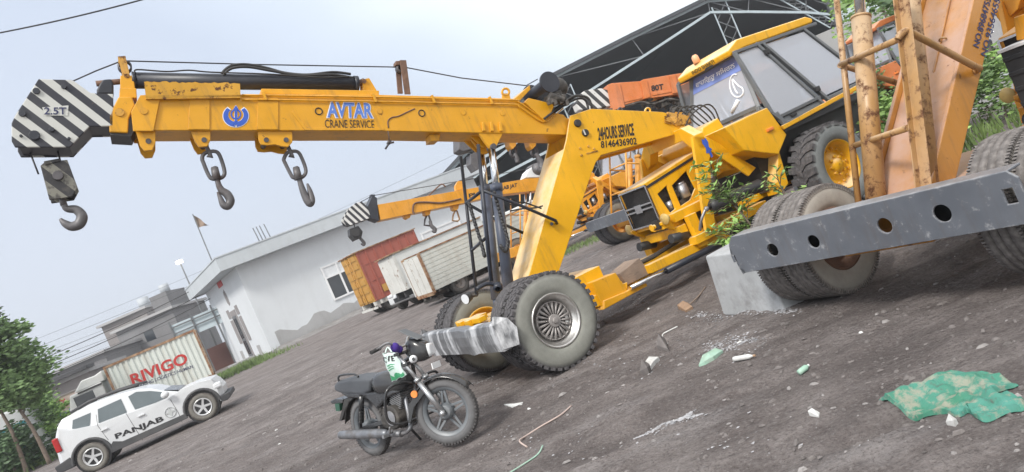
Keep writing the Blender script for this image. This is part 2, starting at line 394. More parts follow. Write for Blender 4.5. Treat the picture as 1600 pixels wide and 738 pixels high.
M_['redlamp'] = mat('red_lamp_plastic', (0.40, 0.02, 0.02), 0.25, 0, 0.1, 6)
M_['lampglass'] = mat('lamp_glass', (0.70, 0.72, 0.74), 0.12, 0, 0.05, 6, spec=0.8)
M_['lamp_yellow'] = mat('yellowed_lamp', (0.62, 0.45, 0.16), .3, 0, .15, 8, dirt=(.3, .2, .08), damt=(.5, .7))
M_['engine'] = mat('oily_engine', (0.06, 0.055, 0.05), 0.5, 0.2, 0.5, 9, dirt=(0.22, 0.2, 0.18), damt=(0.5, 0.7), bump=0.4)
M_['alloy'] = mat('engine_alloy', (0.36, 0.36, 0.37), 0.4, 0.7, 0.2, 8, dirt=(0.06, 0.05, 0.045), damt=(0.5, 0.75))
M_['mesh_black'] = mat('grille_mesh', (0.018, 0.017, 0.017), 0.7, 0, 0.4, 40, bump=0.6, bscale=90)
M_['wood'] = mat('weathered_timber', (0.25, 0.19, 0.15), 0.85, 0, 0.3, 3, dirt=(0.12, 0.09, 0.07), sc3=(1, 6, 6), bump=0.2)
M_['interior'] = mat('cab_interior', (0.10, 0.10, 0.11), 0.8, 0, 0.2, 5)
M_['seat'] = mat('seat_vinyl', (0.05, 0.05, 0.055), 0.6, 0, 0.2, 5)
M_['tyre_front'] = tyre_mat('dusty_front_tyre', 0.515, 0.28, (0.30, 0.305, 0.275))
M_['tyre_rear'] = tyre_mat('dusty_rear_tyre', 0.59, 0.30, (0.25, 0.27, 0.27))
M_['tyre_worn'] = tyre_mat('worn_twin_tyre', 0.462, 0.25, (0.45, 0.43, 0.39), (0.13, 0.12, 0.115))
# ---------------------------------------------------------------- crane: shared builders (all in the crane's own axes)
MAIN_AT, MAIN_DEG = (-0.456, 8.822, 0), 207.0
FG_AT = (2.737, 5.469, 0)
FM = Frame(MAIN_AT, MAIN_DEG)
FF = Frame(FG_AT, MAIN_DEG)
Y_ = Vector((0, 1, 0))
def tyre_mb(R, r, W, kind, n=38):
    m = MB(); h = W / 2
    if kind == 'chevron':
        prof = [(-.36 * W, r), (-.46 * W, r + .08 * (R - r)), (-.5 * W, r + .35 * (R - r)), (-.49 * W, r + .62 * (R - r)), (-.45 * W, R * .93), (-.38 * W, R * .955), (0, R * .965)]
    else:
        prof = [(-.36 * W, r), (-.44 * W, r + .06 * (R - r)), (-.5 * W, r + .3 * (R - r)), (-.5 * W, r + .55 * (R - r)), (-.46 * W, R * .94), (-.38 * W, R * .975), (-.3 * W, R * .98), (0, R * .985)]
    prof = prof + [(-a, b) for a, b in prof[-2::-1]]
    if kind == 'rib':
        top = [(-.40 * W, R * .97)]
        for k in range(4):
            a = -.38 * W + k * .2 * W; top += [(a, R), (a + .15 * W, R), (a + .16 * W, R * .972), (a + .19 * W, R * .972)]
        prof = prof[:5] + top[:-2] + [(.40 * W, R * .97)] + prof[-5:]
    m.lathe(prof, n=72)
    def blk(a, da, y0, y1, r0, r1, skew=0.0, taper=0.85):
        vs = []
        for rr, k in ((r0, 1.0), (r1, taper)):
            for y, sg in ((y0, -1), (y1, 1)):
                for e in (-1, 1):
                    aa = a + skew * (y - (y0 + y1) / 2) + e * da * k / 2
                    vs.append((rr * math.cos(aa), y, rr * math.sin(aa)))
        m.add(vs, [(0, 1, 3, 2), (4, 6, 7, 5), (0, 4, 5, 1), (2, 3, 7, 6), (0, 2, 6, 4), (1, 5, 7, 3)])
    for k in range(n):
        a = 2 * math.pi * k / n; p = 2 * math.pi / n
        if kind == 'block':
            for sg in (-1, 1):
                o = a + (p / 2 if sg > 0 else 0)
                blk(o, p * .62, *sorted((sg * .30 * W, sg * .485 * W)), R * .945, R * 1.005)
                blk(o + p * .15, p * .55, *sorted((sg * .03 * W, sg * .25 * W)), R * .97, R, sg * 1.2)
        elif kind == 'rib':
            for sg in (-1, 1): 
                for q in (0, 1): blk(a + q * p / 2, p * .30, *sorted((sg * .40 * W, sg * .492 * W)), R * .90, R * .985)
        elif kind == 'chevron':
            for sg in (-1, 1):
                o = a + (p / 2 if sg > 0 else 0)
                blk(o, p * .60, *sorted((sg * .22 * W, sg * .50 * W)), R * .90, R, sg * 0.35)
                blk(o - p * .28, p * .55, *sorted((-sg * .02 * W, sg * .26 * W)), R * .95, R, sg * 1.5)
    return m
def wheel(parent, loc, out, R, r, W, kind, tmat, rmat, style, n=38, extra=None):
    """rim mesh named wheel with its tyre (and trim) as sub-parts; local +y is the outer side"""
    m = MB(); h = W / 2
    if style == 'trim':        # deep polished ring
        m.lathe([(.40 * W, r * 1.03), (.46 * W, r * 1.05), (.47 * W, r * .99), (.40 * W, r * .95), (.16 * W, r * .80), (.10 * W, r * .70), (.05 * W, 0.02)], n=64)
        m.lathe([(-.40 * W, r * 1.03), (-.44 * W, r), (-.2 * W, r * .9), (-.1 * W, r * .5), (-.1 * W, .02)], n=40)
    elif style == 'dish':
        m.lathe([(.38 * W, r * 1.02), (.42 * W, r * 1.05), (.43 * W, r * .99), (.33 * W, r * .93), (.12 * W, r * .86), (.10 * W, r * .55), (.20 * W, r * .46), (.20 * W, r * .30), (.30 * W, r * .26), (.32 * W, 0.01)], n=48)
        for k in range(8):
            a = 2 * math.pi * k / 8; c = Vector((math.cos(a) * r * .38, .20 * W, math.sin(a) * r * .38)); m.cyl(c, c + Y_ * .03, .022, n=6, smooth=False)
        for k in range(14):
            a = 2 * math.pi * k / 14; c = Vector((math.cos(a) * r * .72, .10 * W, math.sin(a) * r * .72)); m.cyl(c, c + Y_ * .035, .018, n=6, smooth=False)
        m.lathe([(-.38 * W, r * 1.02), (-.43 * W, r), (-.2 * W, r * .9), (-.1 * W, r * .5), (-.1 * W, .02)], n=40)
    else:                      # plain: seen from the axle side
        m.lathe([(.38 * W, r * 1.02), (.44 * W, r * 1.05), (.44 * W, r * .98), (.2 * W, r * .88), (.06 * W, r * .8), (.0 * W, r * .5), (.08 * W, r * .4), (.1 * W, .02)], n=48)
        m.lathe([(-.38 * W, r * 1.02), (-.44 * W, r * 1.05), (-.44 * W, r * .98), (-.2 * W, r * .90), (-.05 * W, r * .8), (-.02 * W, r * .62), (-.02 * W, r * .45), (-.25 * W, r * .38), (-.28 * W, r * .3), (-.28 * W, .02)], n=48)
    wobj = m.build('wheel', rmat, parent, loc=loc, rot=(0, 0, 0 if out > 0 else math.pi))
    key = (R, r, W, kind, n)
    tm = TYRES.get(key)
    if tm is None:
        t = tyre_mb(R, r, W, kind, n).build('tyre', tmat, wobj); TYRES[key] = t.data
    else:
        t = bpy.data.objects.new('tyre', tm); COL.objects.link(t); t.parent = wobj
    if style == 'trim':
        q = MB()
        q.cyl((0, .12 * W, 0), (0, .33 * W, 0), .075, .066, n=24); q.cyl((0, .33 * W, 0), (0, .40 * W, 0), .035, .028, n=16); q.cyl((0, .40 * W, 0), (0, .43 * W, 0), .018, n=10)
        for k in range(20):
            a = 2 * math.pi * k / 20; e = Vector((math.cos(a), 0, math.sin(a)))
            q.cyl(e * .070 + Y_ * .27 * W, e * r * .71 + Y_ * .20 * W, .009, .0185, n=6)
        q.lathe([(.17 * W, r * .74), (.25 * W, r * .735), (.25 * W, r * .70), (.17 * W, r * .69)], n=48)
        q.build('wheel_trim', M_['rimspoke'], wobj)
        bk = MB(); bk.cyl((0, .05 * W, 0), (0, .09 * W, 0), r * .70, n=32); bk.build('wheel_back_plate', M_['black'], wobj)
    return wobj
TYRES = {}
def side_pts(F, pts, f, it=4):
    """trace on a leaning side plane: t depends on height"""
    out = []
    for px, py in pts:
        t = f(1.8)
        for _ in range(it): t = f(F.S(px, py, t).z)
        out.append(F.S(px, py, t))
    return out
CABT = lambda z: 0.86 - 0.24 * (z - 1.35) / 1.15
def tractor(root, pm, detail=True, visor='INDO SHAKTI', emblem=True):
    """engine nose, hoop, cab, rear wheels and the long lower rails: shared by all the cranes of the yard"""
    S = FM.S
    # ---- hood
    s0, s1 = -2.42, -3.72; hw = 0.30; zt0, zt1, zb = 1.37, 1.52, 0.86
    g = MB()                                    # nose shell: side cheeks with openings, top, lower bar
    for sg in (1, -1):
        y = sg * hw
        outer = [(s0, y, zb), (s0 + .02, y, zt0), (s1, y, zt1), (s1, y, 1.10), (-3.2, y, 1.02), (-3.16, y, .86), (-2.9, y, .84)]
        win = [(-2.53, y, 1.20), (-2.72, y, 1.25), (-2.70, y, .93), (-2.60, y, .91)]
        eng = [(-2.80, y, 1.22), (-3.12, y, 1.32), (-3.14, y, 1.06), (-2.98, y, .95), (-2.80, y, .93)]
        p = plate(outer, [win, eng], (0, -sg * .03, 0)); g.add(p.v, p.f)
    g.ext([(s0 + .02, -hw, zt0), (s0 + .02, hw, zt0), (s1, hw, zt1), (s1, -hw, zt1)], (0, 0, .025))
    g.bb((s0 - .02, -hw, zb - .06), (s0 + .0, hw, zb))
    hood = g.build('hood', pm, root, bevel=.008)
    st = MB()
    for sg in (1, -1): st.ext([(s0 + .01, sg * (hw + .004), zt0 - .05), (s1, sg * (hw + .004), zt1 - .05), (s1, sg * (hw + .004), zt1 - .015), (s0 + .01, sg * (hw + .004), zt0 - .015)], (0, sg * .004, 0))
    st.each('trim_strip', M_['black'], hood)
    gr = MB(); gr.bb((s0 - .01, -hw + .02, zb), (s0 + .012, hw - .02, zt0 - .01))
    grille = gr.build('grille', M_['mesh_black'], root)
    fr = MB(); e = s0 + .026
    for a, b in (((e, -hw, zb), (e, hw, zb)), ((e, -hw, zt0), (e, hw, zt0)), ((e, -hw, zb), (e, -hw, zt0)), ((e, hw, zb), (e, hw, zt0)), ((e, -hw, 1.14), (e, hw, 1.14)), ((e, -hw, 1.08), (e, hw, 1.08))): fr.beam(a, b, .022, .022)
    fr.bb((e - .01, -.07, 1.05), (e + .022, .07, 1.16))
    fr.build('grille_frame', M_['chrome'], grille)
    en = MB(); en.bb((-3.6, -.2, .62), (-2.6, .2, 1.28)); en.bb((-3.1, -.26, .7), (-2.7, .26, 1.0))
    for k in range(4): en.cyl((-2.85 - k * .18, .2, 1.1), (-2.85 - k * .18, .27, 1.1), .05)
    eng = en.build('engine_block', M_['engine'], root, bevel=.01)
    al = MB(); al.cyl((-2.98, .24, 1.0), (-2.98, .24, 1.18), .075); al.cyl((-2.98, .24, 1.18), (-2.98, .24, 1.21), .06); al.cyl((-3.45, .30, .98), (-3.45, .30, 1.2), .055)
    al.cyl((-2.72, .20, .92), (-2.72, .20, 1.05), .06); al.each('oil_filter', M_['alloy'], eng)
    # ---- side beam of the subframe, headlamp brackets, rollers
    sf = MB()
    for sg in (1, -1):
        sf.bb((-3.25, sg * .30, .78), (-2.52, sg * .44, .90))
        sf.ext([(-2.50, sg * .30, .70), (-2.36, sg * .30, .82), (-2.36, sg * .30, .86), (-2.66, sg * .30, .88), (-2.75, sg * .30, .62)], (0, sg * .05, 0))
        sf.bb((-3.95, sg * .40, .42), (-2.60, sg * .56, .53)); sf.bb((-2.80, sg * .42, .36), (-2.66, sg * .52, .80))
        sf.bb((-3.1, sg * .38, .52), (-3.0, sg * .46, .8))
    sf.bb((-2.64, -.44, .60), (-2.52, .44, .72)); sf.bb((-3.9, -.5, .44), (-3.8, .5, .52))
    sf.build('subframe', pm, root, bevel=.008)
    ro = MB(); ro.cyl((-2.36, .40, .62), (-2.62, .40, .57), .06); ro.cyl((-2.36, -.3, .62), (-2.62, -.3, .57), .06); ro.bb((-2.40, .18, .78), (-2.34, .30, .90)); ro.each('draw_roller', M_['black'], root)
    hl = MB(); hl.lathe([(0, .05), (.05, .075), (.06, .07), (.062, .0)], c=(-2.44, .40, .88), ax=(1, 0.1, 0), n=20); hl.lathe([(0, .05), (.05, .075), (.06, .07), (.062, .0)], c=(-2.44, -.40, .88), ax=(1, -.1, 0), n=20)
    hl.each('headlamp', M_['lamp_yellow'], root)
    if detail:
        pn = MB(); pn.cyl((-2.30, .22, .83), (-2.46, .22, .83), .03); pn.cyl((-2.28, .22, .83), (-2.30, .22, .83), .045); pn.bb((-2.44, .1, .76), (-2.38, .34, .80)); pn.build('tow_pin', pm, root)
    # ---- hoop (guard arch round the nose)
    ho = MB(); hy = .60
    for sg in (1, -1):
        y = sg * hy
        ho.ext([(-3.17, y, 1.70), (-3.40, y, 1.62), (-3.66, y, 1.37), (-3.62, y, 1.28), (-3.36, y, 1.42), (-3.28, y, 1.33), (-2.92, y, .50), (-2.77, y, .54)], (0, -sg * .05, 0))
        ho.ext([(-3.35, y, 1.45), (-3.62, y, 1.36), (-3.98, y, .98), (-3.80, y, .92)], (0, -sg * .03, 0))
    arch = [(.60, 1.70), (.42, 1.86), (-.42, 1.86), (-.60, 1.70), (-.60, 1.50), (-.46, 1.56), (-.36, 1.70), (.36, 1.70), (.46, 1.56), (.60, 1.50)]
    ho.ext([(-3.20, a, b) for a, b in arch], (-.16, 0, 0))
    hoop = ho.build('guard_hoop', pm, root, bevel=.008)
    if emblem:
        c = S(1104, 229, .60); y = .604
        em = MB(); P = lambda a, b: (c.x - a * .9, y, c.z + b)
        em.ext([P(-.055, .06), P(-.035, .11), P(.0, .09), P(.035, .11), P(.055, .05), P(.03, -.02), P(.07, -.06), P(.03, -.08), P(.035, -.15), P(-.005, -.16), P(-.01, -.09), P(-.06, -.08), P(-.03, -.02)], (0, .002, 0))
        em.build('hoop_emblem', M_['letter_blue'], root)
    # ---- bracket behind the hoop up to the cab, valve block, hoses
    br = MB(); br.ext([(-3.42, .44, 1.60), (-3.55, .44, 1.76), (-3.86, .44, 1.80), (-3.98, .44, 1.30), (-3.9, .44, 1.0), (-3.7, .44, 1.1)], (0, -.88, 0)); br.build('cowl', pm, root, bevel=.02)
    if detail:
        for k in range(6):
            h = MB(); a = .62 - .15 * k
            h.tube(spline([(-3.36 - .02 * k, -.05 + a * .5, 1.80), (-3.48 - .02 * k, .0 + a * .6, 1.96 + .035 * k), (-3.70, .05 + a * .7, 2.02 + .03 * k), (-3.86, .10 + a * .55, 1.93 - .02 * k), (-3.90 - .01 * k, .12 + a * .45, 1.74)], 6), .011, 6); h.build('hydraulic_hose', M_['rubber'], root)
    # ---- exhaust / air tank
    tk = MB(); tk.lathe([(0, .02), (.0, .05), (.05, .085), (.9, .085), (.95, .05), (.95, .02)], c=(-2.85, .75, .80), ax=(-1, 0, -.04), n=20); tk.cyl((-2.76, .75, .80), (-2.85, .75, .80), .022); tk.build('air_tank', M_['black'], root)
    if detail:
        q = MB(); q.tube(spline([(-2.76, .75, .80), (-2.68, .70, .70), (-2.66, .62, .58)], 5), .02, 6); q.sphere((-2.78, .75, .80), .035); q.build('tank_pipe', M_['alloy'], root)
    # ---- step box under the cab (yellow cheek)
    sp = MB()
    for sg in (1, -1):
        pts = [(-3.50, 1.64), (-4.34, 1.66), (-4.48, 1.22), (-4.20, 1.03), (-3.66, 1.27)]
        sp.ext([(a, sg * .84, b) for a, b in pts], (0, -sg * .45, 0))
    sp.each('cab_cheek', pm, root, bevel=.012)
    lm = MB(); lm.box((-4.22, .85, 1.38), (.12, .04, .045)); lm.build('side_lamp', M_['amber'], root, bevel=.01)
    # ---- lower frame under the cab, fender band
    uf = MB()
    for sg in (1, -1):
        uf.ext([(-4.40, sg * .86, 1.36), (-6.5, sg * .86, 1.46), (-6.5, sg * .86, 1.40), (-4.43, sg * .86, 1.30)], (0, sg * .03, 0))
        uf.bb((-6.6, sg * .30, .55), (-3.7, sg * .45, .75)); uf.ext([(-4.28, sg * .55, 1.1), (-4.20, sg * .55, .62), (-4.02, sg * .55, .55), (-4.02, sg * .55, .70)], (0, sg * .25, 0))
    uf.each('chassis_rail', pm, root, bevel=.008)
    dk = MB(); dk.bb((-6.5, -.86, 1.26), (-4.46, .86, 1.34)); dk.bb((-6.5, -.62, .62), (-4.0, .62, 1.26)); dk.build('floor_pan', M_['black'], root)
    fd = MB()
    for sg in (1, -1): fd.lathe([(0, .66), (.42, .66)], c=(-4.88, sg * .86 - (.0 if sg > 0 else .42) * 0 , .57), ax=(0, sg, 0), n=14, a0=0, a1=2 * math.pi) if False else None
    # ---- cab
    wb, wt, sb, stp = .70, .49, -4.35, -4.60; zb_, zt = 1.72, 2.52
    cf = MB(); bw = .05
    rear_s = -6.35
    sd = {}
    for sg in (1, -1):
        f = lambda z: CABT(z) * sg
        P = lambda a, z: Vector((a, f(z), z))
        A0, A1 = Vector((sb, sg * wb, zb_ - .02)), Vector((stp, sg * wt, zt + .02))
        cf.beam(A0, A1, .06, .06); 
        B0, B1 = P(-4.40, 1.50), P(-4.36, 2.52)
        cf.beam(P(-4.50, 1.36), P(-4.46, 1.55), .05, .07)
        lines = [(P(-4.52, 1.36), P(-4.40, 1.56)), (P(-4.40, 1.56), P(-4.42, 2.52)), (P(-4.52, 1.36), P(-5.36, 1.36)), (P(-5.36, 1.36), P(-4.86, 2.54)), (P(-4.42, 2.52), P(-6.15, 2.50)),
                 (P(-5.50, 1.38), P(-4.97, 2.52)), (P(-5.50, 1.44), P(-6.45, 1.46)), (P(-5.86, 2.48), P(-6.45, 1.46)), (P(-5.36, 1.50), P(-4.50, 1.48))]
        for a, b in lines: cf.beam(a, b, .045, .06, up=(0, 1, 0))
        cf.beam(A0, P(-4.40, 1.56), .05, .05); cf.beam(A1, P(-4.42, 2.52), .05, .05)
        cf.ext([P(-4.50, 1.36), P(-5.36, 1.36), P(-5.36, 1.46), P(-4.46, 1.46)], (0, -sg * .03, 0))
        sd[sg] = P
    for a, b in (((sb, -wb, zb_), (sb, wb, zb_)), ((stp, -wt, zt), (stp, wt, zt)), ((-6.45, -.8, 1.46), (-6.45, .8, 1.46)), ((-5.9, -.6, 2.48), (-5.9, .6, 2.48)), ((sb + .1, -wb, zb_ - .42), (sb + .1, wb, zb_ - .42)), ((sb, -wb, zb_), (sb + .1, -wb, zb_ - .42)), ((sb, wb, zb_), (sb + .1, wb, zb_ - .42))): cf.beam(a, b, .06, .06)
    cab = cf.build('cab', M_['frame_grey'], root, bevel=.008)
    gl = MB(); wsq = [(sb, wb - .03, zb_ + .03), (sb, -wb + .03, zb_ + .03), (stp, -wt + .03, zt - .02), (stp, wt - .03, zt - .02)]
    gl.ext(wsq, (-.008, 0, 0)); ws = gl.build('windscreen', M_['glass'], root)
    gl = MB(); gl.ext([(sb, wb - .03, zb_ - .03), (sb, -wb + .03, zb_ - .03), (sb + .1, -wb + .03, zb_ - .40), (sb + .1, wb - .03, zb_ - .40)], (-.008, 0, 0)); gl.build('lower_windscreen', M_['glass'], cab)
    for sg in (1, -1):
        P = sd[sg]
        gl = MB(); gl.ext([P(-4.43, 1.58), P(-4.46, 2.48), P(-4.86, 2.50), P(-5.28, 1.51), P(-4.52, 1.50)], (0, -sg * .006, 0)); gl.build('door_glass', M_['glass'], cab)
        gl = MB(); gl.ext([P(-5.48, 1.49), P(-5.03, 2.48), P(-5.84, 2.45), P(-6.38, 1.50)], (0, -sg * .006, 0)); gl.build('quarter_glass', M_['glass'], cab)
        hn = MB(); hn.box(P(-4.93, 2.37) + Vector((0, sg * .035, 0)), (.09, .05, .07)); hn.box(P(-5.37, 1.62) + Vector((0, sg * .035, 0)), (.09, .05, .07)); hn.each('door_hinge', M_['black'], cab, bevel=.008)
        hd = MB(); hd.box(P(-4.72, 1.43) + Vector((0, sg * .02, 0)), (.11, .03, .035)); hd.build('door_handle', M_['black'], cab, bevel=.006)
    bk = MB(); bk.ext([(-6.44, .8, 1.48), (-6.44, -.8, 1.48), (-5.9, -.6, 2.46), (-5.9, .6, 2.46)], (.006, 0, 0)); bk.build('rear_window', M_['glass'], cab)
    # roof with visor
    rf = MB(); hw2 = .56
    top = [(-4.40, 2.50), (-4.38, 2.585), (-4.62, 2.69), (-6.10, 2.66), (-6.22, 2.60), (-6.2, 2.54), (-4.70, 2.545)]
    rf.ext([(a, -hw2, b) for a, b in top], (0, 2 * hw2, 0))
    roof = rf.build('cab_roof', pm, root, bevel=.025, seg=3)
    if visor:
        x0 = -4.374; lettering(roof, visor, M_['letter_black'], (-4.39 + .003, -.22, 2.525), (-4.39 + .003, .26, 2.525), (-4.38 + .003, -.22, 2.58), (1, 0, 0), bold=.02)
        if detail:
            q = MB(); q.ext([(-4.385, .02, 2.49), (-4.385, .22, 2.49), (-4.385, .2, 2.52), (-4.385, .06, 2.52)], (.006, 0, 0)); q.build('paint_scrape', M_['letter_black'], roof)
    bc = MB(); bc.lathe([(0, .05), (.0, .055), (.10, .05), (.13, .03), (.135, 0)], c=(-4.55, -.22, 2.66), ax=(0, 0, 1), n=18); bc.build('beacon', M_['amber_pale'], root)
    it = MB(); it.bb((-5.7, -.3, 1.34), (-5.2, .3, 1.75)); it.bb((-5.75, -.28, 1.7), (-5.62, .28, 2.2)); it.build('driver_seat', M_['seat'], cab, bevel=.04)
    sw = MB(); c = Vector((-4.85, 0, 1.85)); ring = [c + Vector((.10 * math.sin(k * math.pi / 10), .19 * math.cos(k * math.pi / 10), .16 * math.sin(k * math.pi / 10))) for k in range(20)]
    sw.tube(ring, .014, 6, closed=True); sw.cyl(c, (-4.6, 0, 1.5), .02); sw.build('steering_wheel', M_['black'], cab)
    db = MB(); db.bb((-4.66, -.5, 1.36), (-4.44, .5, 1.66)); db.build('dashboard', M_['interior'], cab, bevel=.03)
    # ---- rear wheels
    for sg in (1, -1):
        wheel(root, (-4.90, sg * .95, .575), sg, .585, .33, .42, 'chevron', M_['tyre_rear'], pm, 'dish', 22)
    ax = MB(); ax.cyl((-4.90, -.9, .575), (-4.90, .9, .575), .09); ax.build('rear_axle', M_['black'], root)
    return {'cab': cab, 'windscreen': ws, 'roof': roof, 'wsq': wsq}
def front_frame(root, pm, R=.515, detail=True):
    """box frame from the front axle back to the tractor, steering rams"""
    m = MB()
    m.bb((-1.25, -.36, .42), (.36, .36, .72)); m.bb((-.12, -.62, R - .14), (.12, .62, R + .14))
    for sg in (1, -1):
        m.ext([(-.95, sg * .46, .30), (-1.42, sg * .46, .32), (-1.46, sg * .46, .40), (-1.2, sg * .46, .44), (-.95, sg * .46, .44)], (0, -sg * .14, 0))
        m.ext([(-1.2, sg * .30, .30), (-3.4, sg * .30, .34), (-3.4, sg * .30, .44), (-1.2, sg * .30, .42)], (0, -sg * .12, 0))
    m.build('front_frame', pm, root, bevel=.008)
    for sg in (1, -1):
        r = MB(); r.cyl((-1.40, sg * .56, .34), (-2.1, sg * .56, .31), .026); r.build('steering_ram_rod', M_['chrome'], root)
        b = MB(); b.cyl((-1.98, sg * .56, .315), (-3.0, sg * .56, .30), .042); b.build('steering_ram', M_['navy'], root)
    h = MB(); h.tube([(-1.3, .1, .50), (-2.2, .12, .48), (-3.2, .1, .56)], .03, 8); h.build('frame_hose', M_['rubber'], root)
def column(root, pm, plates=True):
    """bent mast: sloping column that turns into the rear beam; one welded box"""
    side = [(-.38, .98), (-1.50, 2.17), (-1.60, 2.28), (-1.79, 2.54), (-2.12, 2.53), (-3.16, 2.16), (-3.44, 1.99), (-3.43, 1.88), (-3.18, 1.82), (-1.98, 1.94), (-1.86, 1.88), (-1.72, 1.76), (-.78, .88), (-.70, .72), (-.25, .72)]
    m = MB(); m.prism(side, .27, .235); m.prism(side, -.27, -.235)
    m.ext([(-.34, .262, .94), (-.34, -.262, .94), (-1.52, -.262, 2.19), (-1.52, .262, 2.19)], (-.045, 0, -.045))   # front plate
    m.ext([(-.80, .236, .92), (-.80, -.236, .92), (-1.72, -.236, 1.80), (-1.72, .236, 1.80)], (.04, 0, .02))
    m.ext([(-2.0, .236, 1.96), (-2.0, -.236, 1.96), (-3.3, -.236, 1.85), (-3.3, .236, 1.85)], (0, 0, .03))
    m.ext([(-2.2, .236, 2.48), (-2.2, -.236, 2.48), (-3.16, -.236, 2.13), (-3.16, .236, 2.13)], (0, 0, .02))
    return m.build('mast', pm, root, bevel=.007)
# ---------------------------------------------------------------- ground
def ground_mat():
    m, N, L, B = nt('churned_grey_soil')
    n1 = noise(N, L, 0.32, 8, 0.6, (0.7, 1.3, 1)); n2 = noise(N, L, 2.6, 9, 0.72, (0.75, 1.25, 1)); n3 = noise(N, L, 17, 7, 0.7); n4 = noise(N, L, 48, 5, .7)
    c = mixc(N, L, ramp(N, L, n1, 0.32, 0.68), (0.240, 0.208, 0.198), (0.330, 0.300, 0.290))
    c = mixc(N, L, ramp(N, L, n2, 0.38, 0.66), (0.145, 0.124, 0.119), c)
    c = mixc(N, L, ramp(N, L, n2, 0.60, 0.78, (0, 0, 0), (.55,) * 3), c, (0.37, 0.355, 0.355))
    c = mixc(N, L, ramp(N, L, n3, 0.56, 0.74, (0, 0, 0), (.5,) * 3), c, (0.33, 0.312, 0.31))
    c = mixc(N, L, ramp(N, L, n3, 0.28, 0.42, (.6,) * 3, (0, 0, 0)), c, (0.07, 0.06, 0.058))
    c = mixc(N, L, ramp(N, L, noise(N, L, 1.1, 5, .6, (.55, 1.5, 1)), 0.56, 0.72, (0, 0, 0), (.45,) * 3), c, (0.36, 0.345, 0.35))
    c = mixc(N, L, ramp(N, L, noise(N, L, .55, 5, .6, (.8, 1.5, 1)), 0.36, 0.50, (.65,) * 3, (0, 0, 0)), c, (0.125, 0.108, 0.104))
    c = mixc(N, L, ramp(N, L, n4, 0.32, 0.48, (.8,) * 3, (0, 0, 0)), c, (0.085, 0.072, 0.07))
    c = mixc(N, L, ramp(N, L, n4, 0.56, 0.70, (0, 0, 0), (.6,) * 3), c, (0.37, 0.35, 0.345))
    L.new(c, B.inputs['Base Color']); B.inputs['Roughness'].default_value = 0.9; B.inputs['Specular IOR Level'].default_value = 0.3
    add = N.new('ShaderNodeMath'); add.operation = 'MULTIPLY_ADD'; add.inputs[1].default_value = 0.25; L.new(n3, add.inputs[0]); L.new(n2, add.inputs[2])
    bumpn(N, L, B, add.outputs[0], 1.0, 0.14); return m
from mathutils import noise as mnoise
def gh(x, y):
    """gentle ruts and lumps near the camera, fading out with distance"""
    r = math.hypot(x, y); k = max(0.0, 1 - max(0, r - 16) / 12)
    if k <= 0: return 0.0
    rut = 0.0
    for c0, sl, wd in ((5.2, .10, .13), (6.9, .10, .13), (11.2, .06, .15), (13.0, .06, .15), (4.1, -.22, .12)):
        dd = (y - c0 - sl * x - .15 * math.sin(x * .7 + c0)) / wd
        if abs(dd) < 3.5: rut += (-.045 * math.exp(-dd * dd) + .022 * math.exp(-(abs(dd) - 1.7) ** 2 * 2)) * (.6 + .5 * mnoise.noise(Vector((x * .8, c0, 0))))
    h = rut * min(1.0, max(0.0, (r - 2.5) / 2)) + mnoise.fractal(Vector((x * .9, y * 2.2, 0)), 0.9, 2.1, 4) * 0.040 + mnoise.noise(Vector((x * 2.6, y * 5, 5))) * 0.024 + mnoise.noise(Vector((x * 6, y * 9, 9))) * 0.015
    return (h - 0.006) * k
M_['soil'] = ground_mat()
gm = MB()
xs = [-600, -200, -80, -40, -26] + [-16 + .16 * i for i in range(201)] + [26, 40, 80, 200, 600]
ys = [-60, -20, -5] + [0 + .07 * i for i in range(130)] + [9.1 + .13 * i for i in range(92)] + [22, 26, 32, 40, 60, 100, 200, 420, 1200]
gm.grid([[Vector((x, y, gh(x, y))) for x in xs] for y in ys])
go = gm.build('ground', M_['soil'], fix=False); go['kind'] = 'structure'
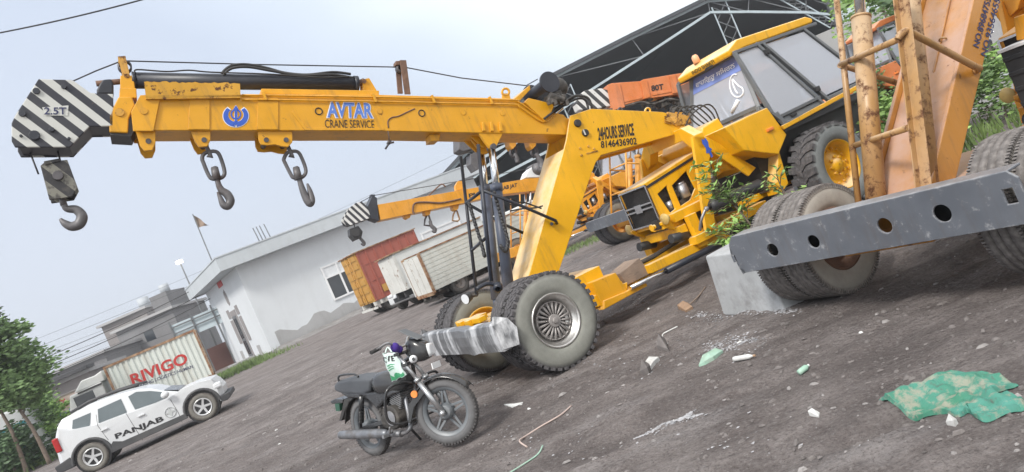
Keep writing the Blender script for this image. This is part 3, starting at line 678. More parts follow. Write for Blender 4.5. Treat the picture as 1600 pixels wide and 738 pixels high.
# ---------------------------------------------------------------- main crane
CR1 = thing('mobile_crane', 'yellow pick and carry crane lettered AVTAR with striped 2.5T boom head over the motorcycle', 'crane', MAIN_AT, MAIN_DEG, 'pick and carry cranes parked in the yard')
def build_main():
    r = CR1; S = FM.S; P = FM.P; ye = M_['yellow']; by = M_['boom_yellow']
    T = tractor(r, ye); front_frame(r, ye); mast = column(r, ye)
    # wheels
    for sg in (1, -1):
        wheel(r, (0, sg * 1.05, .51), sg, .515, .275, .275, 'block', M_['tyre_front'], M_['rimsteel'], 'trim', 40)
        wheel(r, (0, sg * .745, .51), sg, .515, .275, .27, 'rib', M_['tyre_front'], ye if sg < 0 else M_['black'], 'plain', 60)
    # bumper: bent, dented channel with chamfered end plates
    bp = MB(); xb = .66
    rows = []
    random.seed(3)
    for i in range(41):
        y = -1.12 + 2.26 * i / 40; d = .014 * math.sin(y * 2.6) + .008 * mnoise.noise(Vector((y * 3, 2, 0))); ki = -.02 * math.exp(-((y - .35) / .1) ** 2)
        rows.append([Vector((xb - .10 + d, y, .465 + ki)), Vector((xb + d, y, .47 + ki)), Vector((xb + .012 + d , y, .56)), Vector((xb + .012 + d, y, .67)), Vector((xb + d, y, .75 + ki)), Vector((xb - .02 + d, y, .77 + ki)), Vector((xb - .12 + d, y, .765 + ki))])
    bp.grid(rows, smooth=False)
    bo = bp.build('bumper', M_['scraped'], r, bevel=0)
    so_ = bo.modifiers.new('thick', 'SOLIDIFY'); so_.thickness = .02; so_.offset = -1
    for sg in (1, -1):
        y = sg * 1.13
        o = [(xb + .012, y, .49), (xb + .012, y, .75), (xb - .03, y, .83), (xb - .12, y + sg * .08, .77), (xb - .16, y + sg * .12, .65), (xb - .12, y + sg * .10, .48)]
        hq = Vector((xb - .05, y + sg * .022, .66)); e1 = (Vector(o[4]) - Vector(o[0])).normalized()
        hole = [hq + e1 * a + Vector((0, 0, b)) for a, b in ((-.018, -.03), (.018, -.03), (.018, .03), (-.018, .03))]
        ep = MB(); ep.ext(o, (-.015, sg * .015, 0)); q = ep.build('bumper_end_plate', M_['scraped'], r, bevel=.004)
        hh = MB(); hh.ext([h + Vector((.003, sg * .003, 0)) for h in hole], (.003, sg * .006, 0)); hh.build('bolt_hole', M_['black'], q)
    # tool box + ledges on the frame, timber
    tb = MB(); pts = P([(925, 441), (962, 426), (982, 457), (944, 484)], .50); tb.ext(pts, (0, -.55, 0)); tb.build('tool_box', M_['boom_yellow'], r, bevel=.01)
    lg = MB(); lg.ext(P([(944, 484), (1012, 447), (1008, 438), (980, 455), (944, 470)], .53), (0, -.5, 0)); lg.build('side_ledge', M_['boom_yellow'], r, bevel=.008)
    fb_ = MB(); fb_.ext(P([(1014, 414), (1100, 373), (1140, 356), (1143, 370), (1105, 387), (1020, 427)], .46), (0, -.14, 0)); fb_.ext([(q.x, -.46, q.z) for q in P([(1014, 414), (1100, 373), (1140, 356), (1143, 370), (1105, 387), (1020, 427)], .46)], (0, .14, 0)); fb_.each('frame_beam', ye, r, bevel=.008)
    # ---- boom, local plane near face y=.20
    bw = .20
    side = P([(208, 178), (222, 152), (245, 147), (592, 148), (800, 154), (842, 171), (880, 179), (897, 196), (888, 211), (620, 205), (420, 204), (215, 204), (208, 198)], bw)
    bm = MB(); bm.prism(side, -bw, bw)
    boom = bm.build('boom', by, r, bevel=.008)
    c1 = MB()
    for sg in (1, -1): c1.prism(P([(205, 176), (219, 150), (252, 148), (246, 176), (240, 206), (208, 206)], bw), sg * (bw + .001), sg * (bw + .022))
    for x0 in (290, 397):       # reinforcing ribs over the lugs
        for sg in (1, -1): c1.prism(P([(x0 + 6, 152), (x0 + 38, 152), (x0 + 38, 203), (x0 + 4, 203)], bw), sg * (bw + .001), sg * (bw + .010))
    for sg in (1, -1): c1.prism(P([(458, 173), (480, 200), (600, 200), (600, 204), (476, 204), (455, 176)], bw), sg * (bw + .001), sg * (bw + .006))
    c1.each('boom_stiffener', by, boom, bevel=.005)
    # top rail pipes along the boom
    for z in (0, 1):
        tp = MB(); y0 = 147.5 + 7 * z
        tp.tube(spline(P([(378, y0 + 1), (592, y0 + 4.5), (700, y0 + 7), (803, y0 + 9), (812, y0 + 13), (848, y0 + 36), (866, y0 + 26), (880, y0 + 15)], bw + .02), 5), .009, 6); tp.build('boom_pipe', by, boom)
    cl = MB()
    for x in (413, 585, 677, 767): q = S(x, 150 + (x - 400) * .02, bw + .02); cl.box(q, (.03, .03, .10))
    cl.each('pipe_clamp', by, boom, bevel=.004)
    sl = MB(); sl.prism(P([(408, 139), (592, 142), (592, 150), (408, 148)], bw - .03), -bw + .04, bw - .02); sl.build('boom_top_slab', by, boom, bevel=.006)
    rings = MB()
    for x, y in ((498, 174), (659, 177)): 
        c = S(x, y, bw + .004); rings.tube(disc_loop(c, (1, 0, 0), (0, 0, 1), .037, 18), .006, 6, closed=True)
    rings.each('inspection_port', M_['letter_black'], boom)
    caps = MB()
    for x, y in ((593, 174), (724, 176), (785, 177), (430, 172), (312, 172)): c = S(x, y, bw); caps.cyl(c, c + Y_ * .006, .034, n=18)
    for x, y in ((225, 174),): c = S(x, y, bw + .02); caps.cyl(c, c + Y_ * .01, .035, n=18)
    caps.each('weld_plug', by, boom, bevel=.002)
    # rust streak trails are worn paint: handled in material; telescopic collar
    c2 = MB(); c2.prism(P([(170, 182), (185, 152), (206, 152), (211, 165), (201, 186), (200, 208), (171, 207)], bw - .02), -bw + .01, bw - .01)
    c2.build('telescope_collar', by, boom, bevel=.01)
    pc = MB(); c = S(187, 176, bw - .01); pc.cyl(c, c + Y_ * .012, .04, n=18); pc.build('collar_pin', M_['rusty_yellow'], boom)
    dk = MB(); dk.prism(P([(168, 178), (212, 160), (212, 200), (205, 213), (172, 211)], bw - .035), -bw + .035, bw - .035); dk.build('inner_section', M_['black'], boom)
    # upright pulley post at the nose
    up = MB()
    for sg in (1, -1): up.prism(P([(188, 118), (208, 118), (213, 151), (187, 152)], .10), sg * .10, sg * .07)
    up.prism(P([(187, 138), (213, 138), (214, 153), (186, 154)], .12), -.12, .12)
    up.build('pulley_post', by, boom, bevel=.006)
    ry = MB()
    for sg in (1, -1): ry.prism(P([(184, 89), (196, 88), (203, 118), (192, 121)], .05), sg * .06, sg * .04)
    ry.prism(P([(184, 89), (196, 88), (198, 98), (185, 99)], .05), -.06, .06); ry.cyl(S(198, 119, -.11), S(198, 119, .11), .024)
    ry.build('rope_roller_bracket', M_['rusty_yellow'], boom, bevel=.004)
    pu = MB(); c = S(195, 105, 0); pu.lathe([(-.03, .05), (-.03, .065), (0, .052), (.03, .065), (.03, .05)], c=c, n=24); pu.build('rope_roller', M_['forged'], boom)
    # extension cylinder on top
    a = S(208, 126, .02); b = S(559, 131, .02); d = (b - a)
    ec = MB(); ec.cyl(a, b, .082, n=28); ec.cyl(a - d * .004, a + d * .01, .088, n=28); ec.cyl(b - d * .02, b, .088, n=28); ec.build('extension_cylinder', M_['navy'], boom)
    rd = MB(); rd.cyl(S(150, 131, .02), a, .028); rd.build('cylinder_rod', M_['rusty'], boom)
    kn = MB(); kn.prism(P([(151, 140), (156, 130), (161, 124), (174, 123), (177, 131), (177, 147), (151, 147)], .06), -.06, .06); kn.build('rod_anchor', M_['navy'], boom, bevel=.015)
    cv = MB()
    for sg in (1, -1): cv.prism(P([(566, 124), (577, 122), (592, 147), (567, 147)], .06), sg * .06, sg * .04)
    cv.build('cylinder_clevis', by, boom, bevel=.004)
    cp = MB(); cp.cyl(S(569, 127, -.08), S(569, 127, .08), .025); cp.cyl(b, S(569, 127, .02), .035); cp.build('clevis_pin', M_['rusty'], boom)
    # chipped side plate
    ch = MB(); top = [(225, 128)] + [(225 + 150 * i / 30, 128 + 2.2 * i / 30 + random.uniform(-1.6, 1.2)) for i in range(1, 30)] + [(375, 131)]
    ch.prism(P(top + [(376, 151), (228, 153)], bw + .05), bw + .05, bw + .035); ch.prism(P([(228, 150), (376, 149), (376, 153), (228, 155)], bw + .05), bw + .05, bw - .02)
    ch.build('chipped_guard_plate', M_['chipplate'], boom)
    # hoses over the cylinder
    for k, pts in enumerate(([(345, 121), (349, 112), (362, 103), (385, 101), (415, 106), (445, 114), (480, 117), (520, 113), (548, 116)], [(348, 121), (354, 112), (366, 106), (390, 105), (425, 111), (470, 118), (520, 117), (552, 122)], [(211, 114), (215, 109), (260, 112), (295, 110), (330, 113), (420, 116), (500, 121), (545, 120)])):
        h = MB(); h.tube(spline([S(x, y, .05 + .03 * k) for x, y in pts], 5), .015 if k < 2 else .008, 6); h.build('boom_hose', M_['rubber'], boom)
    # second rope guide
    g2 = MB()
    for sg, pts in ((1, [(624, 95), (634, 95), (641, 148), (632, 148)]), (-1, [(617, 98), (625, 97), (629, 147), (621, 147)])): g2.prism(P(pts, .05 * sg), .05 * sg, .05 * sg + .02)
    g2.prism(P([(618, 96), (634, 95), (635, 101), (618, 102)], .04), -.05, .05); g2.build('rope_guide', M_['rusty'], boom, bevel=.003)
    g3 = MB(); c = S(625, 108, 0); g3.lathe([(-.035, .03), (-.035, .05), (.035, .05), (.035, .03)], c=c, n=20); g3.build('guide_roller', M_['forged'], boom)
    ey = MB(); pts = [S(790 + 5.5 * math.cos(q), 144 + 5.5 * math.sin(q), .16) for q in [2 * math.pi * i / 16 for i in range(16)]]; ey.tube(pts, .016, 6, closed=True); ey.prism(P([(785, 146), (796, 146), (798, 155), (785, 155)], .17), .17, .145); ey.build('lifting_eye', by, boom, bevel=.003)
    # winch
    wn = MB(); c = S(846, 138, .1); wn.cyl(c + Vector((0, -.26, 0)), c + Vector((0, .22, 0)), .075, n=24)
    for y in (-.28, .20): wn.cyl(c + Vector((0, y, 0)), c + Vector((0, y + .03, 0)), .135, n=30)
    winch = wn.build('winch_drum', M_['navy'], boom, bevel=.004)
    wm = MB(); c2_ = S(872, 137, .16); wm.sphere(c2_, .13, 14, (1, .8, 1)); wm.box(S(866, 155, .2), (.16, .2, .14)); wm.cyl(S(858, 150, .33), S(880, 158, .33), .05)
    for q in range(7): wm.box(S(858 + 4.5 * q, 150 + random.uniform(-6, 12), .34), (.05, .05, .07))
    wm.build('winch_motor', M_['engine'], boom, bevel=.008)
    wp = MB(); wp.prism(P([(803, 155), (828, 133), (829, 140), (812, 158)], .2), -.26, .2); wp.prism(P([(820, 160), (826, 153), (867, 163), (860, 180), (852, 190)], .24), -.24, .24); wp.build('winch_bed', by, boom, bevel=.005)
    for k, pts in enumerate(([(866, 172), (885, 158), (903, 150), (918, 153), (924, 165), (925, 183)], [(866, 176), (888, 161), (905, 154), (915, 157), (919, 170), (919, 184)], [(850, 186), (868, 172), (884, 158), (898, 150), (912, 151)])):
        h = MB(); h.tube(spline([S(x, y, .15 + .05 * k) for x, y in pts], 5), .016, 6); h.build('winch_hose', M_['rubber'], boom)
    # cable from winch over both guides to the head
    rp_ = MB(); rp_.tube([S(114, 127, 0), S(150, 111, 0), S(186, 97, 0), S(200, 95.5, 0), S(400, 101, 0), S(618, 105, 0), S(636, 106, 0), S(720, 122, 0), S(822, 134, 0), S(840, 124, 0)], .007, 6); rp_.build('wire_rope', M_['rope'], boom)
    # boom underside bracket for the lift rams, small stop, tied rag
    bk = MB()
    for y in (.19, -.05): bk.prism(P([(745, 205), (787, 207), (774, 232), (765, 232)], .19), y, y - .04)
    for y in (.06, -.15): bk.prism(P([(728, 211), (752, 204), (764, 228), (752, 233)], .0), y, y - .03)
    for x in (752, 765, 779): bk.prism(P([(x, 192), (x + 3, 192), (x + 6, 206), (x + 1, 206)], bw), bw + .001, bw + .03)
    bk.each('ram_bracket', by, boom, bevel=.005)
    sb_ = MB(); sb_.prism(P([(672, 210), (688, 210), (686, 220), (673, 221)], .12), .12, -.05); sb_.build('boom_stop', by, boom, bevel=.004)
    tw = MB(); q = S(608, 224, .18); tw.tube([S(606, 205, .2), S(608, 214, .2), q], .006, 5); 
    for k in range(5): a_ = Vector((random.uniform(-.08, .08), random.uniform(-.03, .03), random.uniform(-.06, .05))); tw.cyl(q - a_ * .5, q + a_, .012, n=6)
    tw.build('dangling_connector', M_['forged'], boom)
    # cracked paint lines
    ck = MB(); ck.tube(spline([S(x, y, bw + .002) for x, y in ((607, 200), (606, 190), (612, 184), (622, 182), (635, 176), (648, 170))], 4), .008, 5); ck.build('loose_cable', M_['rusty'], boom)
    # lugs
    lg = MB()
    for pts in ([(212, 205), (243, 205), (243, 223), (238, 235), (226, 236), (219, 228)], [(298, 205), (329, 205), (329, 219), (324, 229), (311, 230), (305, 222)], [(403, 205), (457, 205), (457, 222), (450, 230), (441, 229), (430, 226), (418, 227), (408, 226), (404, 218)]):
        for y in (.17, -.10): lg.prism(P(pts, .17), y, y - .03)
    lg.each('hook_lug', by, boom, bevel=.005)
    pn = MB()
    for x, y in ((232, 221), (319, 219), (416, 219), (447, 219)): pn.cyl(S(x, y, .17) + Y_ * .012, S(x, y, .17) - Y_ * .32, .026, n=14)
    pn.each('lug_pin', M_['forged'], boom)
    # ---- fly jib head, striped
    head = P([(177, 147), (150, 146), (141, 145), (116, 127), (111, 125), (60, 123.5), (24, 180), (18, 193), (18, 221), (23, 230), (109, 230), (140, 197.5), (177, 197)], .19)
    hm = MB()
    for y in (.19, -.16): hm.prism(head, y, y - .03)
    ins = P([(177, 150), (141, 150), (112, 130), (64, 128), (27, 182), (23, 194), (23, 219), (27, 226), (106, 226), (138, 193), (177, 193)], .19)
    hd = hm.build('boom_head', M_['head_stripes'], r, bevel=.006)
    hi = MB(); hi.prism(P([(177, 188), (138, 190), (106, 223), (28, 224), (23, 216), (28, 228), (109, 231), (141, 198), (177, 197)], .16), .158, -.158)
    hi.prism(P([(18, 193), (24, 180), (60, 124), (111, 125), (116, 127), (100, 135), (66, 135), (30, 186), (24, 196)], .16), .158, -.158); hi.build('head_web', M_['navy'], hd)
    bl = MB()
    for x, y, rr in ((57, 143, .03), (35, 178, .03), (100, 136, .024), (54, 212, .045), (81, 203, .022), (108, 217, .013), (33, 213, .013)): bl.cyl(S(x, y, .19), S(x, y, .19) + Y_ * .02, rr, n=14)
    bl.each('head_bolt', M_['navy'], hd, bevel=.003)
    pp = MB(); pp.ext([S(66, 168, .194), S(107, 165, .194), S(106, 181, .194), S(70, 181, .194)], (0, .0015, 0)); pp.build('capacity_patch', M_['scuffed_white'], hd)
    lettering(hd, '2.5T', M_['letter_navy'], S(69, 179.5, .197), S(104, 179.5, .197), S(69, 168, .197), (0, 1, 0), bold=.02)
    sh = MB(); sh.lathe([(-.1, .05), (-.1, .15), (-.02, .12), (.02, .12), (.1, .15), (.1, .05)], c=S(54, 212, 0), n=28); sh.build('head_sheave', M_['forged'], hd)
    # ---- writing on the boom
    y = bw + .001
    lettering(boom, 'AVTAR', M_['letter_white'], S(509.5, 185, y), S(584.5, 186, y), S(508.5, 159, y), Y_, bold=.06, lift=.002)
    lettering(boom, 'AVTAR', M_['letter_blue2'], S(511.5, 184, y), S(582.5, 185, y), S(510.5, 160, y), Y_, bold=.03, lift=.005)
    lettering(boom, 'CRANE SERVICE', M_['letter_black'], S(508, 200, y), S(585, 201, y), S(507, 187, y), Y_, bold=.0, lift=.003)
    # khanda roundel
    c = S(368.5, 181, y); k = (S(388, 181, y) - c).length
    ex = (S(388, 181, y) - c); eu = (S(368.5, 164, y) - c)
    kh = lambda a, b: c + ex * a + eu * b
    def flat(loops, mat_, lift, nm='emblem'):
        m = MB()
        for lp in loops: m.ext([kh(a, b) + Y_ * lift for a, b in lp], (0, .0012, 0))
        return m.build(nm, mat_, boom, fix=False)
    def cres(r0, r1, a0, a1, sg, n=14):
        o = [(sg * r0 * math.cos(a0 + (a1 - a0) * i / n), r0 * math.sin(a0 + (a1 - a0) * i / n) - .03) for i in range(n + 1)]
        i_ = [(sg * (r1 * math.cos(a0 + (a1 - a0) * i / n) - .02), r1 * math.sin(a0 + (a1 - a0) * i / n) + .06) for i in range(n, -1, -1)]
        return o + i_
    circ = lambda r, n=28, ox=0, oy=0, sx=1: [(ox + r * sx * math.cos(2 * math.pi * i / n), oy + r * math.sin(2 * math.pi * i / n)) for i in range(n)]
    flat([cres(1.06, .62, rad(-100), rad(52), sg) for sg in (1, -1)], M_['letter_white'], .002)
    flat([[(0, .98), (.14, .74), (.1, .5), (.13, 0), (.1, -.6), (0, -.98), (-.1, -.6), (-.13, 0), (-.1, .5), (-.14, .74)]], M_['letter_white'], .003)
    flat([cres(1.0, .64, rad(-84), rad(46), sg) for sg in (1, -1)], M_['letter_blue'], .0045)
    def ann(r0, r1, n=26):
        v = []; f = []
        for i in range(n):
            a = 2 * math.pi * i / n; v += [kh(r0 * math.cos(a) * .86, r0 * math.sin(a) + .12) + Y_ * .0045, kh(r1 * math.cos(a) * .86, r1 * math.sin(a) + .12) + Y_ * .0045]
        for i in range(n): j = (i + 1) % n; f.append((2 * i, 2 * i + 1, 2 * j + 1, 2 * j))
        return v, f
    m = MB(); m.add(*ann(.50, .36)); m.build('emblem', M_['letter_blue'], boom, fix=False)
    flat([[(0, .92), (.19, .62), (.10, .45), (.10, .0), (.05, -.9), (-.05, -.9), (-.10, 0), (-.10, .45), (-.19, .62)], [(.08, -.45), (.42, -.93), (.30, -.97), (.02, -.6)], [(-.08, -.45), (-.42, -.93), (-.30, -.97), (-.02, -.6)]], M_['letter_blue'], .006)
    # writing on the rear beam
    y = .271
    lettering(mast, '24HOURS SERVICE', M_['letter_black'], S(935, 220, y), S(991, 212, y), S(933, 200, y), Y_, bold=.03, lift=.002)
    lettering(mast, '8146436902', M_['letter_black'], S(939, 232, y), S(995, 226, y), S(938, 220.5, y), Y_, bold=.02, lift=.002)
    lettering(mast, 'BHARAT  JB', M_['letter_black'], S(976, 190.2, y), S(994, 190, y), S(976, 187.5, y), Y_, bold=.03, lift=.002) if False else None
    cp = MB()
    for x, yy, rr in ((902, 193, .052), (914, 208, .05)): c = S(x, yy, .27); cp.cyl(c, c + Y_ * .03, rr, rr * .85, n=22)
    cp.each('pivot_cap', M_['black'], mast, bevel=.004)
    cpw = MB(); c = S(913, 207, .30); cpw.box(c + Y_ * .003, (.018, .004, .07)); cpw.build('cap_mark', M_['scuffed_white'], mast)
    bt = MB()
    for x, yy in ((906, 232), (919, 229), (928, 233), (908, 243)): c = S(x, yy, .27); bt.cyl(c, c + Y_ * .014, .015, n=8)
    for pts in ([(916, 240), (934, 236)],): bt.beam(S(*pts[0], .274), S(*pts[1], .274), .01, .012)
    bt.each('mast_bolt', M_['rusty_yellow'], mast)
    # shackle and clutter on top of the rear beam
    ck = MB(); pts = [S(969 + 4 * math.cos(q), 178 + 9 * math.sin(q), .18) for q in [2 * math.pi * i / 14 for i in range(14)]]; ck.tube(pts, .015, 6, closed=True); ck.build('shackle', M_['forged'], mast)
    ye_ = MB(); pts = [S(1012 + 4 * math.cos(q), 174 + 5 * math.sin(q), .18) for q in [2 * math.pi * i / 14 for i in range(14)]]; ye_.tube(pts, .014, 6, closed=True); ye_.build('beam_eye', ye, mast)
    pv = MB(); pv.cyl(S(1052, 188, -.3), S(1052, 188, .3), .05); pv.prism(P([(1036, 178), (1070, 184), (1075, 196), (1050, 200), (1036, 192)], .2), .29, .275); pv.cyl(S(1066, 202, .2), S(1066, 202, .32), .035)
    for k in range(4): pv.beam(S(1038, 182 + 3 * k, .28), S(1050, 186 + 3 * k, .29), .012, .012)
    pv.build('beam_pivot', M_['rusty_yellow'], mast, bevel=.004)
    # ---- lift rams
    for nm, t, x0, y0, x1, y1, x2, y2 in (('a', .16, 768, 231, 775, 288, 797, 470), ('b', -.17, 752, 233, 757, 290, 776, 468)):
        a, b, c = S(x0, y0, t), S(x1, y1, t), S(x2, y2, t); c = a + (c - a)
        ba = MB(); ba.cyl(b, c, .066, n=24); ba.cyl(b, b + (c - b) * .06, .076, n=24); ba.cyl(c, c + (c - b) * .05, .05, n=20)
        ram = ba.build('lift_ram', M_['cylblue'], r)
        ro = MB(); ro.cyl(a, b + (c - b) * .1, .044, n=24); ro.build('ram_rod', M_['chrome'], ram)
        pi = MB(); pi.cyl(a - Y_ * .07, a + Y_ * .07, .035, n=16); pi.build('ram_pin', M_['forged'], ram)
    rmh = MB(); rmh.tube(spline([S(x, y, .22) for x, y in ((797, 320), (815, 316), (835, 322), (846, 326))], 4), .010, 6); rmh.tube(spline([S(x, y, .22) for x, y in ((797, 330), (818, 326), (836, 325), (848, 322))], 4), .010, 6); rmh.build('ram_hose', M_['rubber'], r)
    # ---- guard frame
    gd = MB()
    fa, fb = S(720, 245, -.34), S(745, 462, -.34); na, nb = S(747, 226, .34), S(768, 440, .34)
    gd.tube([fa, fb], .022, 8); gd.tube([na, nb], .022, 8)
    L_ = lambda a, b, k: a + (b - a) * k
    for k in (.34, .68): gd.tube([L_(fa, fb, k), L_(na, nb, k)], .02, 8)
    gd.tube([L_(na, nb, .34), S(815, 322, .34), S(868, 345, .34), S(870, 349, .28)], .020, 8); gd.cyl(S(862, 350, .34), S(862, 350, .26), .02)
    gd.tube([L_(fa, fb, .34), S(790, 352, -.34), S(826, 368, -.34)], .020, 8)
    gd.build('ram_guard', M_['navy'], r)
    for pts in ([(733, 318), (741, 345), (752, 380), (757, 400)], [(772, 300), (783, 340), (793, 375), (790, 392), (782, 385)]):
        cn = MB(); sp = spline([S(x, y, .30) for x, y in pts], 8)
        for i in range(len(sp) - 1):
            q = (sp[i] + sp[i + 1]) / 2; cn.sphere(q, .026, 8, (1, .8, 1.15) if i % 2 else (.7, 1.2, 1.15))
        cn.build('safety_chain', M_['black'], r)
    # work lamps on the front
    lm = MB(); a = S(728, 467, .2); lm.lathe([(-.09, .02), (-.07, .05), (0, .06), (.012, .062)], c=a, ax=(1, .4, -.1), n=20); lm.cyl(a - Vector((.05, 0, .0)), S(745, 462, -.2), .014)
    lamp = lm.build('work_lamp', M_['black'], r)
    lf = MB(); lf.cyl(a + Vector((.008, .004, 0)), a + Vector((.016, .007, 0)), .057, n=20); lf.build('lamp_lens', M_['lampglass'], lamp)
    l2 = MB(); l2.tube(spline([S(x, y, .34) for x, y in ((745, 452), (760, 444), (775, 446), (781, 450))], 4), .025, 8); l2.lathe([(-.08, .02), (-.05, .05), (.02, .055), (.03, .03)], c=S(778, 450, .42), ax=(.5, .6, -.3), n=18); l2.build('work_lamp', M_['navy'], r)
    yb = MB(); yb.bb((.18, -.30, .52), (.42, -.02, .78)); yb.bb((.36, -.36, .74), (.46, .36, .80)); yb.bb((.40, -.24, .60), (.50, -.10, .80)); yb.bb((.40, .02, .60), (.5, .14, .80)); yb.each('front_bracket', ye, r, bevel=.006)
    # ---- cab extras: writing on the windscreen
    A, B_, C_, D_ = [Vector(q) for q in T['wsq']]     # near-bottom, far-bottom, far-top, near-top
    q = lambda a, b: (B_ + (A - B_) * a) * (1 - b) + (C_ + (D_ - C_) * a) * b
    ssm = MB(); ssm.ext([q(.0, .70) + Vector((.004, 0, 0)), q(1, .70) + Vector((.004, 0, 0)), q(1, 1.0) + Vector((.004, 0, 0)), q(0, 1.0) + Vector((.004, 0, 0))], (.002, 0, 0)); ssm.build('sun_strip', M_['sunstrip'], T['windscreen'])
    fnn = lambda a, b: q(.06 + .86 * a, .77 + .14 * b)
    lettering(T['windscreen'], 'ਵਾਹਿਗੁਰੂ ਸਿਮਰਨ', M_['letter_white'], (0, 0, 0), (1, 0, 0), (0, 0, 1), (1, 0, 0), bold=.015, lift=.008, fn=fnn)
    sc_m = MB(); crv = [(.90, .66), (.84, .69), (.77, .64), (.73, .52), (.73, .40), (.77, .30), (.84, .26), (.90, .30), (.91, .38), (.87, .45), (.83, .55), (.80, .62), (.79, .52), (.80, .40), (.82, .33)]
    sp = spline([q(a, b) + Vector((.006, 0, 0)) for a, b in crv], 5); sc_m.tube(sp, .012, 6)
    sc_m.tube([q(.80, .22) + Vector((.006, 0, 0)), q(.66, .06) + Vector((.006, 0, 0))], .03, 6); sc_m.build('windscreen_sticker', M_['letter_white'], T['windscreen'])
_p = FM.S(60, 123.5, .19); _q = FM.S(160, 208, .19)      # a stripe edge of the head
_dv = (FM.S(125, 165, .19) - FM.S(65, 119, .19)); _n = Vector((-_dv.z, 0, _dv.x)).normalized()
_per = abs((FM.S(119, 124, .19) - FM.S(81, 124, .19)).dot(_n))
_o = -FM.S(62, 124, .19).dot(_n) / _per
M_['head_stripes'] = stripes('head_stripes', (0.016, 0.019, 0.032), (0.56, 0.57, 0.54), _n.x, _n.z, _per, _o)
M_['block_stripes'] = stripes('block_stripes', (0.022, 0.022, 0.026), (0.20, 0.195, 0.165), _n.x, _n.z, _per * 1.15, .1, wear=(.50, .60), wearcol=(.07, .065, .06))
M_['scuffed_white'] = mat('scuffed_white', (0.58, 0.59, 0.56), 0.6, 0, 0.1, 8, dirt=(0.2, 0.17, 0.14), damt=(0.6, 0.75))
M_['letter_blue2'] = mat('mid_blue_lettering', (0.10, 0.20, 0.58), 0.5, 0, 0.1, 10)
M_['scraped'] = mat('scraped_silver_black', (0.17, 0.175, 0.185), 0.4, 0.35, 0.35, 5, dirt=(0.62, 0.63, 0.65), damt=(0.46, 0.60), dscale=2.2, sc3=(1, 3, .7), bump=0.05, bscale=10)
build_main()
# ---------------------------------------------------------------- shared: rams and guard of the yard cranes
def simple_rams(root, bar, F=FM, ext=0.0):
    S = F.S
    for t in (.17, -.17):
        a, b, c = Vector((-.88, t, 2.30 + ext)), Vector((-.66, t, 1.86)), Vector((-.02, t, .62))
        m = MB(); m.cyl(b, c, .068, n=18); m.cyl(b, b + (c - b) * .06, .076, n=18); ram = m.build('lift_ram', bar, root)
        m = MB(); m.cyl(a, b + (c - b) * .1, .042, n=16); m.build('ram_rod', M_['chrome'], ram)
    g = MB(); fa, fb, na, nb = Vector((-.35, -.36, 2.3)), Vector((.45, -.36, .62)), Vector((-.35, .36, 2.3)), Vector((.45, .36, .62))
    g.tube([fa, fb], .024, 6); g.tube([na, nb], .024, 6)
    for k in (.3, .65): g.tube([fa.lerp(fb, k), na.lerp(nb, k)], .022, 6)
    for a, b, sg in ((na, nb, 1), (fa, fb, -1)): g.tube([a.lerp(b, .3), Vector((-.55, sg * .36, 1.62)), Vector((-1.2, sg * .33, 1.50))], .022, 6)
    g.build('ram_guard', bar, root)
def front_wheels(root, pm, R=.515, tm='tyre_front', inner=.745, outer=1.05, kind='rib', W=.27):
    for sg in (1, -1):
        wheel(root, (0, sg * outer, R - .008), sg, R, R * .54, W, kind, M_[tm], pm, 'plain', 56)
        wheel(root, (0, sg * inner, R - .008), sg, R, R * .54, W, kind, M_[tm], pm, 'plain', 56)
def plain_bumper(root, mt, s=.68, hw=1.17, z0=.49, z1=.80):
    m = MB(); m.ext([(s, -hw, z0 + .06), (s, -hw + .05, z0), (s, hw - .05, z0), (s, hw, z0 + .06), (s, hw, z1 - .06), (s, hw - .06, z1), (s, -hw + .06, z1), (s, -hw, z1 - .06)], (-.1, 0, 0)); return m.build('bumper', mt, root, bevel=.006)
def flat_boom(root, F, near, w, pm, name='boom'):
    m = MB(); m.prism(F.P(near, w), -w, w); return m.build(name, pm, root, bevel=.006)
def ring(F, cx, cy, rx, ry, t, r, n=14):
    m = MB(); m.tube([F.S(cx + rx * math.cos(2 * math.pi * i / n), cy + ry * math.sin(2 * math.pi * i / n), t) for i in range(n)], r, 6, closed=True); return m
def hook_tube(m, F, pts, radii, t=0.0):
    sp = spline([F.S(x, y, t) for x, y in pts], 6); n = len(sp); k = len(radii) - 1
    rs = []
    for i in range(n):
        u = i / (n - 1) * k; j = min(int(u), k - 1); rs.append(radii[j] + (radii[j + 1] - radii[j]) * (u - j))
    m.tube(sp, rs, 10)
def owned(F, name, label, cat, group=None): return thing(name, label, cat, F.loc, F.deg, group)
# ---------------------------------------------------------------- hooks hanging from the main crane
HB = owned(FM, 'hook_block', 'dark worn hook block hanging on ropes under the striped 2.5T boom head', 'hook block')
m = MB(); pl = FM.P([(63, 259), (69, 254), (105, 249.5), (121, 293), (113, 307.5), (77, 312.6)], .09)
m.prism(pl, .09, .065); m.prism(pl, -.09, -.065); m.prism(FM.P([(70, 259), (102, 254), (115, 293), (108, 303), (80, 307)], .06), .06, -.06); m.prism(FM.P([(68, 252), (94, 247), (95, 252), (70, 258)], .1), .1, -.1)
m.build('block_body', M_['block_stripes'] if 'block_stripes' in M_ else M_['hookgrey'], HB, bevel=.006)
m = MB(); c = FM.S(91, 275, .09); m.cyl(c, c + Y_ * .03, .045, n=16); m.build('sheave_pin', M_['forged'], HB, bevel=.004)
m = MB(); m.cyl(FM.S(96, 308, 0), FM.S(100, 321, 0), .03, n=14); hook_tube(m, FM, [(99, 316), (104, 326), (119, 328), (128, 338), (124, 350), (112, 354), (101, 349), (94, 342)], [.026, .032, .042, .05, .05, .044, .034, .012])
m.build('hook', M_['hookgrey'], HB)
m = MB(); m.tube([FM.S(46, 236, -.1), FM.S(60, 272, -.02)], .009, 6); m.build('fall_rope', M_['rope'], HB)
